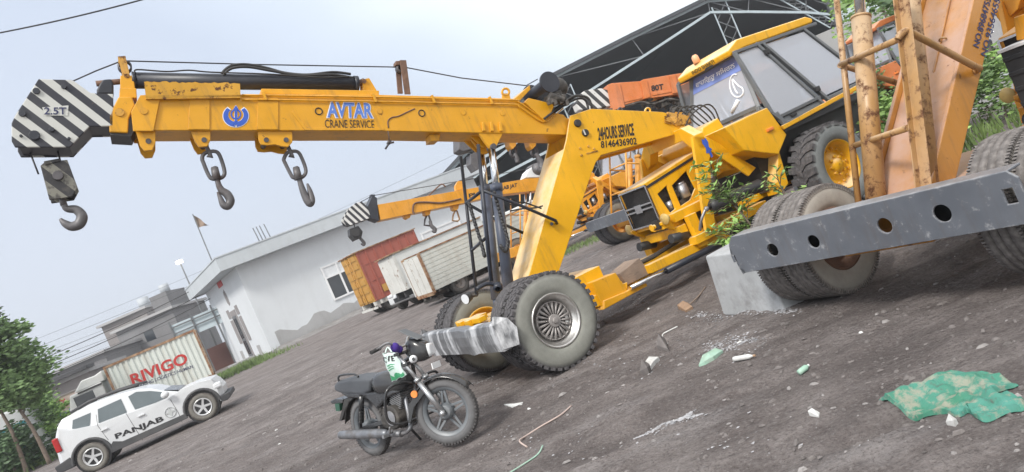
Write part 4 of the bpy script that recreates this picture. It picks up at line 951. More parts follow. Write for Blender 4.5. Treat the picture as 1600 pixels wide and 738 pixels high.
m = MB(); m.tube([FM.S(90, 236, .0), FM.S(95, 254, .0)], .009, 6); m.build('fall_rope', M_['rope'], HB)
for lab, dx, rg, hk, rr in (
    ('grey swivel hook with open side view on the single lug nearer the khanda roundel', 0, [(316, 250), (317, 243), (324, 238), (337, 237), (344, 245), (351, 269), (346, 278), (333, 280), (326, 274)], [(338, 272), (341, 287), (346, 297), (355, 304), (360, 314), (356, 322), (349, 320), (344, 309), (340, 300)], [.024, .028, .036, .044, .044, .042, .036, .024, .010]),
    ('grey swivel hook seen edge on under the double lug before the AVTAR lettering', 1, [(443, 250), (446, 243), (451, 238), (464, 237), (471, 246), (478, 267), (472, 277), (459, 278), (454, 272)], [(466, 272), (469, 285), (474, 300), (480, 313), (485, 318), (487, 311), (484, 298), (480, 287)], [.024, .028, .036, .042, .042, .036, .026, .010])):
    H = owned(FM, 'swivel_hook', lab, 'hook', 'swivel hooks hanging from the boom')
    m = MB(); m.tube(spline([FM.S(x, y, .03) for x, y in rg + rg[:1]], 4)[:-1], .020, 8, closed=True); m.build('link', M_['hookgrey'], H)
    ox = 0 if dx == 0 else 127.5
    m = MB(); m.tube([FM.S(x + ox, y, .03) for x, y in ((320, 224), (326, 236), (330, 246), (324, 243))], .022, 8); m.build('lug_shackle', M_['hookgrey'], H)
    m = MB(); m.cyl(FM.S(335 + ox, 262, .03), FM.S(339 + ox, 281, .03), .036, .045, n=12); m.cyl(FM.S(334 + ox, 261, .03), FM.S(335 + ox, 264, .03), .03, n=6); m.build('swivel_body', M_['hookgrey'], H)
    m = MB(); hook_tube(m, FM, hk, rr, .03); m.build('hook', M_['hookgrey'], H)
# ---------------------------------------------------------------- crane with the black bumper in front
CF = thing('mobile_crane', 'faded orange pick and carry crane with wide black drilled bumper and twin tyres', 'crane', FG_AT, MAIN_DEG, 'pick and carry cranes parked in the yard')
def build_fg():
    r = CF; S = FF.S; P = FF.P; Q = FF.Q; fp = M_['faded']
    tractor(r, M_['orange'], visor=None, emblem=False)
    m = MB(); m.bb((-1.25, -.36, .40), (.40, .36, .66)); m.bb((-.12, -.62, .34), (.12, .62, .60)); m.bb((.28, -.9, .56), (.46, .9, .74)); m.bb((-3.6, -.44, .33), (-1.2, -.28, .47)); m.bb((-3.6, .28, .33), (-1.2, .44, .47)); m.bb((-1.26, -.44, .33), (-1.0, .44, .47)); m.build('front_frame', M_['faded'], r, bevel=.008)
    front_wheels(r, M_['rusty'], .462, 'tyre_worn', .815, 1.10, 'rib', .265)
    # bumper: drilled plate with folded flanges
    s, hw, z0, z1 = .67, 1.17, .485, .805
    outer = [(s, -hw, z0 + .08), (s, -hw + .06, z0), (s, hw - .05, z0), (s, hw, z0 + .08), (s, hw, z1 - .05), (s, hw - .05, z1), (s, -hw + .06, z1), (s, -hw, z1 - .06)]
    holes = [disc_loop(Q(x, y, s), (0, 1, 0), (0, 0, 1), rr, 18) for x, y, rr in ((1207, 391, .052), (1271, 378, .050), (1382, 353, .052), (1472, 334, .056))]
    c = Q(1147, 405, s); holes.append([c + Vector((0, a, b)) for a, b in ((-.022, -.03), (.022, -.03), (.022, .03), (-.022, .03))])
    c = Vector((s, 1.09, .66)); holes.append([c + Vector((0, a, b)) for a, b in ((-.03, -.045), (.03, -.045), (.03, .045), (-.03, .045))])
    pl = plate(outer, holes, (-.018, 0, 0))
    pl.bb((s - .16, -hw + .06, z0), (s - .019, hw - .05, z0 + .016)); pl.bb((s - .16, -hw + .06, z1 - .016), (s - .019, hw - .05, z1))
    pl.build('bumper', M_['bumper_grey'], r, bevel=.005)
    bk = MB(); bk.bb((s - .17, -.9, z0 + .02), (s - .15, .06, z1 - .02)); bk.bb((s - .17, .30, z0 + .02), (s - .15, .9, z1 - .02)); bk.build('bumper_backing', M_['black'], r)
    # mast
    side = [(.06, .73), (-1.25, 1.785), (-1.85, 2.27), (-2.1, 2.66), (-3.3, 2.34), (-3.55, 2.1), (-3.4, 1.98), (-2.3, 2.06), (-1.95, 2.03), (-1.56, 1.71), (-.2, .655), (-.1, .55), (.06, .55)]
    m = MB(); m.prism(side, .27, .235); m.prism(side, -.27, -.235)
    m.ext([(.02, .235, .70), (.02, -.235, .70), (-1.86, -.235, 2.22), (-1.86, .235, 2.22)], (-.03, 0, -.035))
    m.ext([(-.26, .235, .70), (-.26, -.235, .70), (-1.60, -.235, 1.76), (-1.60, .235, 1.76)], (.03, 0, .02))
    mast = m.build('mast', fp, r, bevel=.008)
    for k in (0, 1):
        m = MB(); m.tube([S(1486 + 12 * k, -10, .02 + .02 * k) , S(1470 + 12 * k, 62, .02), S(1459 + 10 * k, 112, .02), S(1464 + 5 * k, 122, .03)], .011, 6); m.build('mast_pipe', fp, mast)
    m = MB(); 
    for x, y in ((1474, 63), (1483, 66)): m.tube(disc_loop(S(x, y, .05), (0, 1, 0), (.6, 0, .8), .028, 12), .008, 6)
    m.each('pipe_clip', M_['worn_pipe'], mast)
    y = .271
    lettering(mast, 'NO.8968475591', M_['letter_navy'], S(1529, 76, y), S(1552, -14, y), S(1519, 73, y), Y_, bold=.02, lift=.002, shear=.15)
    lettering(mast, 'NO.9356465591', M_['letter_navy'], S(1541, 90, y), S(1566, -14, y), S(1531, 87, y), Y_, bold=.02, lift=.002, shear=.15)
    # lift rams
    for t, a, b in ((-.17, (1345, 26), (1370, 325)), (.20, (1421, 0), (1452, 300))):
        p0, p1 = S(a[0], a[1], t), S(b[0], b[1], t); d = (p1 - p0).normalized()
        if t > 0: p0 = p0 - d * .22
        m = MB(); m.cyl(p0, p1, .072, n=28); m.cyl(p0, p0 + d * .02, .076, n=28); ram = m.build('lift_ram', M_['worn_pipe'], r)
        m = MB(); m.cyl(p0 - d * 1.25, p0 + d * .05, .040, n=20); m.build('ram_rod', M_['chrome'], ram)
    # guard
    fa, fb = S(1304, -30, -.38), S(1342, 325, -.38); na, nb = S(1400, -30, .32), S(1440, 305, .32); L_ = lambda a, b, k: a + (b - a) * k
    m = MB(); m.tube([fa, fb], .024, 10)
    n1, n2 = S(1403, 62, .32), S(1419, 200, .32)
    m.tube([S(1314, 101, -.38), n1], .024, 10); m.tube([S(1334, 228, -.38), n2], .024, 10)
    m.tube(spline([n1, S(1408, 53, .34), S(1418, 49, .36), S(1440, 60, .36), S(1521, 103, .36), S(1529, 107, .32), S(1524, 112, .28)], 4), .026, 10)
    m.tube([S(1312, 102, -.38), S(1330, 107, -.38), S(1405, 131, -.38), S(1440, 142, -.36)], .024, 10)
    m.tube([S(1370, 214, -.30), S(1418, 243, -.30)], .024, 10)
    m.build('ram_guard', M_['worn_pipe'], r)
    m = MB(); d = (nb - na).normalized(); u = Vector((0, 1, 0)); v = d.cross(u).normalized()
    m.ext([na, na + u * .085, na + u * .085 + v * .008, na + u * .008 + v * .008, na + u * .008 + v * .06, na + v * .06], nb - na); m.build('guard_post', M_['worn_pipe'], r, bevel=.002)
    # raised boom above the frame
    m = MB(); a = Vector((-1.95, 0, 2.42)); d = Vector((.5, 0, .866)); m.beam(a - d * .2, a + d * 4.3, .40, .42); m.beam(a + d * 4.3, a + d * 4.9, .30, .32); bo = m.build('boom', fp, r, bevel=.01)
    m = MB(); m.prism([(a.x + d.x * 4.8 + p, a.z + d.z * 4.8 + q) for p, q in ((-.3, 0), (.1, -.3), (.6, 0), (.7, .5), (.2, .8), (-.2, .5))], -.18, .18); m.build('boom_head', M_['head_stripes'], r, bevel=.008)
    # ribbed cooler box on the nose
    x = -2.12; A, B, C, D = Q(1563, 84, x), Q(1598, 64, x), Q(1606, 195, x), Q(1576, 207, x)
    yl = A.y; yr = -yl + .05 if yl < 0 else .4; zt, zb = A.z, D.z
    m = MB(); m.bb((x - .22, min(yl, yr), zb), (x, max(yl, yr), zt))
    for k in range(5): z = zb + (zt - zb) * (k + .5) / 5; m.bb((x + .001, min(yl, yr), z - .02), (x + .012, max(yl, yr), z + .02))
    m.build('cooler_box', M_['black'], r, bevel=.01)
    m = MB(); m.bb((x - .24, min(yl, yr) - .01, zt + .001), (x + .02, max(yl, yr) + .01, zt + .03)); m.build('cooler_lid', M_['white_paint'], r, bevel=.004)
    m = MB(); m.bb((x - .3, min(yl, yr) - .02, zb - .16), (x + .01, max(yl, yr), zb - .002)); m.build('cooler_tray', M_['orange'], r, bevel=.006)
    m = MB(); m.ext([Q(1583, 28, x - .1), Q(1612, 18, x - .1), Q(1616, 60, x - .1), Q(1588, 64, x - .1)], (-.02, 0, 0)); m.build('nose_bracket', M_['orange'], r, bevel=.01)
build_fg()
# ---------------------------------------------------------------- cranes further back
def bg_striped(nm, F, pts_edge, ca, cb, per, off=0.0):
    a, b = F.S(*pts_edge[0], 0), F.S(*pts_edge[1], 0); d = b - a; n = Vector((-d.z, 0, d.x)).normalized(); return stripes(nm, ca, cb, n.x, n.z, per, off)
# orange crane with the PUNJ boom, left of the yellow crane's mast
F2 = Frame((0.31, 25.0, 0), 207)
C2 = thing('mobile_crane', 'orange crane whose striped boom head hangs before the white building wall', 'crane', F2.loc, 207, 'pick and carry cranes parked in the yard')
tractor(C2, M_['orange'], detail=False, visor=None, emblem=False); front_frame(C2, M_['orange']); column(C2, M_['orange']); front_wheels(C2, M_['orange']); plain_bumper(C2, M_['orange'])
simple_rams(C2, M_['orange'])
b2 = flat_boom(C2, F2, [(590, 320), (722, 297), (784, 286), (826, 279), (870, 276), (915, 284), (912, 296), (848, 297), (783, 304), (726, 317), (595, 344)], .22, M_['orange'])
m = MB(); m.prism(F2.P([(575, 322), (582, 306), (589, 309), (592, 345), (580, 341)], .23), .23, -.23); m.prism(F2.P([(579, 304), (586, 304), (586, 315), (579, 315)], .08), .08, -.08); m.build('boom_collar', M_['navy'], b2, bevel=.006)
M_['head2'] = bg_striped('crane_head_stripes', F2, ((548, 322), (573, 345)), (.03, .032, .04), (.66, .66, .64), .16, .2)
m = MB(); hp = F2.P([(537, 342), (546, 325), (556, 317), (565, 315), (573, 322), (580, 340), (548, 352), (540, 350)], .18); m.prism(hp, .18, .15); m.prism(hp, -.18, -.15); h2 = m.build('boom_head', M_['head2'], C2, bevel=.006)
m = MB(); m.prism(F2.P([(540, 343), (556, 322), (572, 326), (577, 340), (546, 353)], .14), .14, -.14); m.build('head_web', M_['black'], h2)
m = MB()
for x, y in ((637, 336), (668, 331), (712, 323)): m.prism(F2.P([(x - 6, y - 6), (x + 6, y - 7), (x + 4, y + 4), (x, y + 6), (x - 4, y + 4)], .12), .12, -.12)
m.each('hook_lug', M_['orange'], b2)
m = MB(); m.tube(spline([F2.S(x, y, .24) for x, y in ((720, 311), (690, 317), (665, 316), (648, 318), (645, 330), (648, 334))], 4), .03, 6); m.tube(spline([F2.S(x, y, .1) for x, y in ((650, 317), (665, 310), (680, 296), (690, 288), (696, 292))], 4), .025, 6); m.build('boom_hose', M_['rusty'], b2)
m = MB(); m.tube([F2.S(545, 326, 0), F2.S(582, 306, 0), F2.S(720, 283, 0), F2.S(835, 262, 0)], .012, 5); m.build('wire_rope', M_['rope'], b2)
m = MB(); m.prism(F2.P([(712, 290), (716, 283), (722, 283), (724, 296), (713, 298)], .08), .08, -.08); m.tube(ring(F2, 690, 291, 6, 4, 0, .02).v[:1] * 2, .01, 4); m.build('rope_guide', M_['orange'], b2)
lettering(b2, 'PUNJ', M_['letter_black'], F2.S(733, 311, .22), F2.S(764, 305, .22), F2.S(732, 303, .22), Y_, bold=.03)
lettering(b2, 'CRANE SERVICE 98140', M_['letter_black'], F2.S(784, 300, .22), F2.S(830, 292, .22), F2.S(784, 294, .22), Y_, bold=.03) if False else lettering(b2, 'AB JAT', M_['letter_black'], F2.S(786, 299, .22), F2.S(808, 294, .22), F2.S(786, 291, .22), Y_, bold=.03)
m = MB(); m.prism(F2.P([(820, 278), (824, 268), (836, 257), (850, 258), (853, 277)], .2), .2, -.2); m.build('winch_housing', M_['white_paint'], b2, bevel=.02)
m = MB(); c = F2.S(840, 264, .2); m.cyl(c, c - Y_ * .5, .22, n=20); m.sphere(c, .2, 12); m.build('winch_drum', M_['hookgrey'], b2)
H2 = owned(F2, 'hook_block', 'small black hook block under the orange crane\'s striped head', 'hook block')
m = MB(); m.prism(F2.P([(546, 358), (560, 353), (567, 362), (565, 371), (554, 376), (547, 368)], .14), .14, -.14); m.cyl(F2.S(556, 364, .2), F2.S(556, 364, -.2), .12, n=14); m.tube([F2.S(553, 350, 0), F2.S(556, 362, 0)], .02, 5); m.build('block_body', M_['black'], H2, bevel=.01)
m = MB(); hook_tube(m, F2, [(561, 370), (566, 376), (569, 380), (568, 383), (564, 381)], [.04, .05, .05, .04, .02]); m.build('hook', M_['hookgrey'], H2)
for x, y, lab, hk in ((668, 335, 'rusty shackle with small hook below the middle of the orange boom', True), (712, 328, 'open stirrup ring hanging empty below the orange boom', False)):
    H = owned(F2, 'boom_shackle', lab, 'shackle', 'shackles on the orange boom')
    m = MB(); m.tube([F2.S(x + a, y + b, 0) for a, b in ((0, 0), (-4, 8), (-5, 17), (3, 18), (6, 15), (2, 2))], .03, 6, closed=True); m.build('ring', M_['forged'] if hk else M_['worn_pipe'], H)
    if hk: m = MB(); hook_tube(m, F2, [(x + 4, y + 10), (x + 6, y + 18), (x + 11, y + 23), (x + 11, y + 27), (x + 7, y + 26)], [.05, .06, .07, .06, .03]); m.build('hook', M_['hookgrey'], H)
# crane mostly hidden behind the yellow boom (its tyres show between mast and nose)
F4 = Frame((2.95, 18.4, 0), 207)
C4 = thing('mobile_crane', 'orange crane mostly hidden behind the yellow mast with dusty bumper and upright rams', 'crane', F4.loc, 207, 'pick and carry cranes parked in the yard')
tractor(C4, M_['orange'], detail=False, visor=None, emblem=False); front_frame(C4, M_['orange']); column(C4, M_['orange']); front_wheels(C4, M_['orange']); plain_bumper(C4, M_['bumper_grey'], z0=.55, z1=.82)
simple_rams(C4, M_['orange'])
b4 = flat_boom(C4, F4, [(745, 184), (1000, 186), (1012, 208), (990, 216), (745, 213)], .22, M_['orange'])
m = MB(); m.prism(F4.P([(716, 192), (746, 190), (748, 215), (741, 233), (724, 237), (717, 234)], .18), .18, -.18); m.build('boom_head', M_['hookgrey'], C4, bevel=.02)
m = MB()
for x in (801, 832): m.prism(F4.P([(x - 8, 210), (x + 9, 210), (x + 5, 228), (x, 233), (x - 4, 228)], .12), .12, -.12)
m.each('hook_lug', M_['orange'], b4)
H4 = owned(F4, 'hook_block', 'grey hook block hanging beneath the yellow lift ram bracket', 'hook block')
m = MB(); m.prism(F4.P([(735, 242), (744, 236), (752, 246), (752, 262), (743, 267), (736, 256)], .14), .14, -.14); m.tube([F4.S(738, 230, 0), F4.S(742, 242, 0)], .02, 5); m.build('block_body', M_['hookgrey'], H4, bevel=.012)
for x, lab, big in ((801, 'slim shackle hanging under the hidden boom beside the chrome ram', False), (834, 'grey hook on a chain link hanging before the dark shed', True)):
    H = owned(F4, 'boom_shackle', lab, 'shackle', 'shackles under the hidden boom')
    m = MB(); m.tube([F4.S(x + a, 236 + b, 0) for a, b in ((-2, -8), (-4, 4), (0, 10), (6, 8), (4, -4))], .035, 6, closed=True); m.build('link', M_['forged'], H)
    m = MB(); hook_tube(m, F4, [(x + 3, 240), (x + 9, 250), (x + 13, 258), (x + 11, 266), (x + 4, 264)] if big else [(x + 3, 240), (x + 6, 247), (x + 8, 254)], [.05, .07, .09, .07, .03] if big else [.04, .06, .05]); m.build('hook', M_['hookgrey'], H)
# crane on the right with the low deep orange boom
F3 = Frame((5.0, 16.0, 0), 192)
C3 = thing('mobile_crane', 'deep orange crane with low dusty boom marked 80T showing behind the yellow cab', 'crane', F3.loc, 192, 'pick and carry cranes parked in the yard')
q3 = bpy.data.objects.new('upper_works', None)
bpy.data.objects.remove(q3)
C3.scale = (.9, .9, .9)
tractor(C3, M_['deep_orange'], detail=False, visor=None, emblem=False); front_frame(C3, M_['deep_orange']); front_wheels(C3, M_['deep_orange']); plain_bumper(C3, M_['bumper_grey'])
F3.M = F3.M @ Matrix.Scale(.9, 4); F3.I = F3.M.inverted(); F3.o = F3.I @ EYEP; F3.R = F3.I.to_3x3()
m = MB(); m.prism([(.1, .7), (-.9, 2.2), (-1.4, 2.9), (-2.0, 2.6), (-.7, .7)], -.24, .24); m.build('mast', M_['deep_orange'], C3, bevel=.01)
b3 = flat_boom(C3, F3, [(949, 133), (956, 130), (1000, 127), (1006, 124), (1060, 115), (1180, 102), (1200, 130), (1070, 146), (1006, 155), (966, 167), (956, 172)], .22, M_['deep_orange'])
m = MB()
for pts in ([(949, 133), (968, 131), (976, 168), (957, 173)], [(1000, 127), (1010, 126), (1016, 152), (1006, 155)], [(1045, 119), (1055, 117), (1060, 145), (1050, 147)]): m.prism(F3.P(pts, .22), .222, .25)
for pts in ([(972, 157), (1003, 150), (1003, 154), (973, 161)], [(1018, 146), (1050, 141), (1050, 144), (1019, 150)]): m.prism(F3.P(pts, .22), .222, .235)
m.each('boom_stiffener', M_['deep_orange'], b3, bevel=.004)
lettering(b3, '80T', M_['letter_black'], F3.S(1018, 143, .225), F3.S(1037, 140, .225), F3.S(1017, 134, .225), Y_, bold=.03)
lettering(b3, 'SWARAJ', M_['letter_red'], F3.S(976, 151, .225), F3.S(998, 148, .225), F3.S(975, 142, .225), Y_) if False else None
M_['head3'] = bg_striped('low_boom_stripes', F3, ((925, 140), (945, 158)), (.03, .032, .036), (.66, .66, .64), .17, .35)
m = MB(); hp = F3.P([(908, 146), (915, 141), (940, 138), (950, 141), (957, 165), (925, 172), (905, 172), (900, 160)], .17); m.prism(hp, .17, -.17); m.build('boom_head', M_['head3'], C3, bevel=.02)
m = MB(); m.tube(spline([F3.S(x, y, .22) for x, y in ((945, 172), (965, 170), (1000, 160), (1020, 163), (1045, 155), (1060, 158))], 4), .03, 6)
for k in range(26): q = F3.S(random.uniform(1005, 1062), random.uniform(152, 172), random.uniform(-.2, .2)); m.box(q, (random.uniform(.06, .22), .1, random.uniform(.05, .12)))
m.build('winch_gear', M_['engine'], C3)
# ---------------------------------------------------------------- motorcycle on its side stand
BIKE_AT, BIKE_DEG, BIKE_LEAN, STEER = (-2.12, 7.60, 0), -43.0, -9.0, 26.0
FB = Frame(BIKE_AT, BIKE_DEG, BIKE_LEAN)
M_['bike_black'] = mat('black_bike_paint', (0.016, 0.017, 0.020), 0.22, 0, 0.1, 3, dust=(0.25, 0.24, 0.23), dustamt=0.22, spec=0.7)
M_['bike_seat'] = mat('dusty_seat_vinyl', (0.045, 0.05, 0.06), 0.55, 0, 0.15, 4, dust=(0.26, 0.27, 0.28), dustamt=0.35, bump=0.08, bscale=60)
M_['bike_rim'] = mat('dusty_grey_alloy', (0.13, 0.15, 0.17), 0.5, 0.3, 0.15, 6, dust=(0.33, 0.32, 0.31), dustamt=0.6)
M_['bike_tyre'] = tyre_mat('dusty_bike_tyre', 0.305, 0.22, (0.17, 0.17, 0.175), (0.075, 0.072, 0.072))
M_['silencer'] = mat('dull_silencer', (0.22, 0.23, 0.25), 0.4, 0.5, 0.25, 5, dirt=(0.12, 0.10, 0.09), damt=(0.45, 0.75), dscale=6)
M_['fork_steel'] = mat('fork_steel', (0.48, 0.49, 0.50), 0.3, 0.8, 0.1, 5, dirt=(0.2, 0.19, 0.18), damt=(0.55, 0.8))
M_['plate_green'] = mat('dark_green_plate', (0.03, 0.09, 0.06), .6, 0, .1, 5)
M_['purple'] = mat('purple_cloth', (0.055, 0.025, 0.22), 0.9, 0, 0.2, 15, bump=0.3)
M_['bag'] = mat('white_green_plastic', (0.62, 0.74, 0.70), 0.4, 0, 0.06, 5, bump=0.1, bscale=12)
M_['bag_green'] = mat('green_print', (0.06, 0.33, 0.16), 0.45, 0, 0.1, 6)
MB_ = thing('motorcycle', 'dusty black commuter motorcycle leaning on its side stand before the bumper', 'motorcycle', BIKE_AT, BIKE_DEG, None, BIKE_LEAN)
def bike_wheel(root, mtx):
    R, r = .305, .215
    m = MB(); m.lathe([(-.035, r), (-.036, r + .012), (-.022, r + .006), (0, r - .012), (.022, r + .006), (.036, r + .012), (.035, r), (.015, r - .026), (-.015, r - .026), (-.035, r)], n=56)
    m.lathe([(-.06, .02), (-.06, .055), (-.03, .075), (.03, .075), (.06, .055), (.06, .02)], n=28)
    for k in range(5):
        a = 2 * math.pi * k / 5 + .2; e = Vector((math.cos(a), 0, math.sin(a))); q = Vector((-math.sin(a), 0, math.cos(a)))
        for sg in (1, -1): m.beam(e * .05 + q * sg * .028, e * (r - .012) + q * sg * .010, .022, .016, up=(0, 1, 0))
    w = m.build('wheel', M_['bike_rim'], root, bevel=.003); w.matrix_local = mtx
    t = MB(); s = .045
    prof = [(-.034, r + .008)] + [(-s * math.cos(x), r + .03 + (R - r - .03) * math.sin(x)) for x in [rad(-20), rad(5), rad(30), rad(55), rad(75), rad(90), rad(105), rad(125), rad(150), rad(175), rad(200)]] + [(.034, r + .008)]
    t.lathe(prof, n=64)
    for k in range(60):
        a = 2 * math.pi * k / 60
        for sg in (1, -1):
            c = Vector((math.cos(a) * (R - .012), sg * .024, math.sin(a) * (R - .012))); t.box(c, (.016, .016, .014), Matrix.Rotation(-a, 3, 'Y'))
    t.build('tyre', M_['bike_tyre'], w); return w
def build_bike():
    r = MB_; S = FB.S; P = FB.P; RL = 1.26
    fm = FB.I @ (FB.M @ Matrix.Translation((RL, 0, 0)) @ Matrix.Rotation(rad(STEER), 4, 'Z'))      # steered front, in bike axes
    FS = Frame((0, 0, 0), 0); FS.M = FB.M @ fm; FS.I = FS.M.inverted(); FS.o = FS.I @ EYEP; FS.R = FS.I.to_3x3()
    def fr(o): o.matrix_local = fm.copy(); return o
    bike_wheel(r, Matrix.Translation((0, 0, .305))); bike_wheel(r, fm @ Matrix.Translation((0, 0, .305)))
    # seat
    m = MB(); st = P([(530, 600), (536, 593), (556, 589), (578, 588), (592, 588), (587, 609), (578, 614), (545, 613), (533, 609)], -.05)
    for w_, k in ((.0, 0),): m.prism(st, -.13, .13)
    m.build('seat', M_['bike_seat'], r, bevel=.035, seg=4)
    # tank: lofted ellipse sections
    m = MB(); a = S(590, 600, -.05); b = S(633, 594, -.05); rows = []
    for i in range(9):
        u = i / 8; c = a.lerp(b, u); hw = .125 * (0.75 + .6 * math.sin(math.pi * min(1, .25 + u * .7)) - .25 * u); hh = .085 * (.9 + .5 * math.sin(math.pi * (.15 + u * .75))); hh *= (1 if 0 < i < 8 else .55); hw *= (1 if 0 < i < 8 else .5)
        rows.append([Vector((c.x, hw * math.copysign(abs(math.cos(t)) ** .7, math.cos(t)), c.z + hh * math.copysign(abs(math.sin(t)) ** .7, math.sin(t)))) for t in [2 * math.pi * k / 20 for k in range(20)]])
    m.grid(rows, closed=True); m.add(rows[0], [list(range(20))]); m.add(rows[-1], [list(range(20))]); m.build('fuel_tank', M_['bike_black'], r)
    # tail, side panel, mudguard, lamp
    m = MB(); m.prism(P([(533, 607), (546, 613), (580, 613), (612, 609), (625, 612), (606, 622), (590, 640), (584, 632), (575, 624), (545, 622), (534, 615)], -.11), -.125, .125); m.build('side_panel', M_['bike_black'], r, bevel=.02, seg=3)
    m = MB(); rows = []
    for i in range(9):
        an = rad(62 + 100 * i / 8); rows.append([Vector((math.cos(an) * .35, y, .305 + math.sin(an) * .35 - abs(y) ** 2 * 6)) for y in (-.07, -.045, 0, .045, .07)])
    m.grid(rows); o = m.build('rear_mudguard', M_['rubber'], r); o.modifiers.new('t', 'SOLIDIFY').thickness = .006
    m = MB(); m.prism(P([(545, 622), (553, 624), (546, 640), (541, 655), (537, 655), (541, 640)], 0), -.06, .06); m.build('mud_flap', M_['rubber'], r, bevel=.004)
    m = MB(); m.prism(P([(523, 625), (531, 621), (543, 622), (543, 628), (526, 629)], 0), -.06, .06); m.build('tail_lamp', M_['bike_black'], r, bevel=.008)
    m = MB(); m.prism(P([(533, 628), (540, 628), (541, 639), (535, 639)], 0), -.08, .08); m.build('number_plate', M_['plate_green'], r)
    m = MB()
    for y in (-.11, .11): m.tube(spline(P([(533, 607), (530, 598), (529, 589), (536, 586), (553, 585), (560, 589)], y), 4), .011, 8)
    m.tube([S(530, 589, -.11), S(530, 589, .11)], .011, 8); m.build('grab_rail', M_['bike_black'], r)
    # shocks
    for y in (-.135, .135):
        a, b = S(565, 618, y), S(564, 668, y); d = b - a
        m = MB(); m.cyl(a, b, .014, n=10); m.cyl(a, a + d * .5, .028, n=14)
        for k in range(9): m.cyl(a + d * (.45 + .045 * k), a + d * (.47 + .045 * k), .03, n=14)
        m.build('rear_shock', M_['bike_black'], r)
    m = MB()
    for y in (-.10, .10): m.beam((0, y, .305), (.50, y, .34), .03, .045)
    m.cyl((0, -.14, .305), (0, .14, .305), .014); m.build('swing_arm', M_['bike_black'], r, bevel=.006)
    m = MB(); m.bb((.0, .075, .27), (.5, .12, .37)); m.build('chain_case', M_['bike_black'], r, bevel=.015)
    # frame tubes
    m = MB(); hd = Vector((.98, 0, .86)); m.tube(spline([hd, (.72, 0, .80), (.45, 0, .70), (.0, 0, .70)], 5), .02, 8); m.tube(spline([hd, (.93, 0, .60), (.86, 0, .30), (.6, 0, .24), (.45, 0, .30), (.42, 0, .66)], 5), .018, 8); m.build('frame', M_['bike_black'], r)
    # engine
    m = MB(); m.cyl((.60, -.14, .36), (.60, .14, .36), .115, n=28); m.bb((.42, -.10, .28), (.64, .10, .46)); m.cyl((.50, -.15, .34), (.50, -.12, .34), .07, n=20); m.build('engine_case', M_['engine'], r, bevel=.012)
    m = MB(); ax = Vector((.5, 0, .866)); c = Vector((.64, 0, .46))
    for k in range(8):
        q = c + ax * .022 * k; m.box(q, (.16 if k < 6 else .13, .18, .008), Matrix.Rotation(rad(-30) + rad(60), 3, 'Y'))
    m.cyl(c - ax * .05, c + ax * .16, .06); m.build('engine_fins', M_['alloy'], r)
    m = MB(); m.cyl((.60, -.152, .36), (.60, -.142, .36), .07, n=24); m.tube(spline([(.62, -.17, .25), (.66, -.24, .24), (.70, -.25, .30)], 4), .010, 6); m.beam((.56, -.13, .22), (.56, -.26, .22), .03, .03); m.build('foot_peg', M_['alloy'], r)
    # exhaust
    m = MB(); a, b = S(531, 680, -.19), S(606, 677, -.17); d = (b - a); rs = [.02, .040, .046, .048, .046, .040, .026]
    m.tube([a + d * t for t in (0, .02, .2, .5, .8, .95, 1.0)], rs, 16); m.build('silencer', M_['silencer'], r)
    m = MB(); m.tube(spline([b, S(622, 678, -.17), S(634, 676, -.15), S(641, 668, -.12), S(640, 655, -.08), Vector((.74, -.02, .52))], 5), .021, 10); m.cyl(S(608, 677, -.17), S(628, 678, -.17), .032, n=14); m.build('exhaust_pipe', M_['silencer'], r)
    # leg guard
    m = MB()
    for sg in (-1, 1):
        pts = [(.93, sg * .03, .62), (.93, sg * .16, .66), (.90, sg * .30, .64), (.84, sg * .33, .50), (.80, sg * .31, .36), (.83, sg * .20, .30), (.85, sg * .03, .30)]; m.tube(spline(pts, 5), .013, 8)
    m.build('leg_guard', M_['bike_black'], r)
    # stand + brake pedal
    m = MB(); m.tube([(.45, .10, .26), (.42, .24, .05), (.40, .29, -.03)], .013, 8); m.bb((.36, .26, -.045), (.46, .34, -.032)); m.build('side_stand', M_['bike_black'], r)
    # ---- front end in steered axes (origin: front contact)
    ha = Vector((-.27, 0, .92)); lo = Vector((.0, 0, .305)); 
    for y in (-.085, .085):
        m = MB(); m.cyl(lo + Vector((0, y, 0)), lo.lerp(ha, .55) + Vector((0, y, 0)), .026, n=16); m.cyl(lo.lerp(ha, .53) + Vector((0, y, 0)), lo.lerp(ha, .58) + Vector((0, y, 0)), .032, n=16); m.cyl(lo.lerp(ha, .5) + Vector((0, y, 0)), ha + Vector((0, y, 0)), .017, n=12); m.sphere(lo + Vector((0, y * 1.15, 0)), .03, 10); fr(m.build('fork_leg', M_['fork_steel'], r))
    m = MB(); m.box(ha, (.06, .22, .03)); m.box(lo.lerp(ha, .82), (.06, .22, .03)); m.cyl(lo + Vector((0, -.11, 0)), lo + Vector((0, .11, 0)), .012); [fr(o) for o in m.each('fork_yoke', M_['bike_black'], r, gap=.002, bevel=.005)]
    m = MB(); rows = []
    for i in range(15):
        an = rad(30 + 130 * i / 14); rows.append([Vector((math.cos(an) * .345 * (1 - abs(y) * .3), y, .305 + math.sin(an) * .345 - y * y * 5)) for y in (-.075, -.06, -.03, 0, .03, .06, .075)])
    m.grid(rows); o = fr(m.build('front_mudguard', M_['bike_black'], r)); o.modifiers.new('t', 'SOLIDIFY').thickness = .006
    m = MB()
    for sg in (-1, 1): m.ext([(-.10, sg * .078, .60), (-.30, sg * .078, .46), (-.36, sg * .078, .30), (-.33, sg * .078, .30), (-.26, sg * .078, .42), (-.07, sg * .078, .55)], (0, sg * .012, 0))
    fr(m.each('mudguard_stay', M_['bike_black'], r)[0]) if False else [fr(o) for o in m.each('mudguard_stay', M_['bike_black'], r, bevel=.004)]
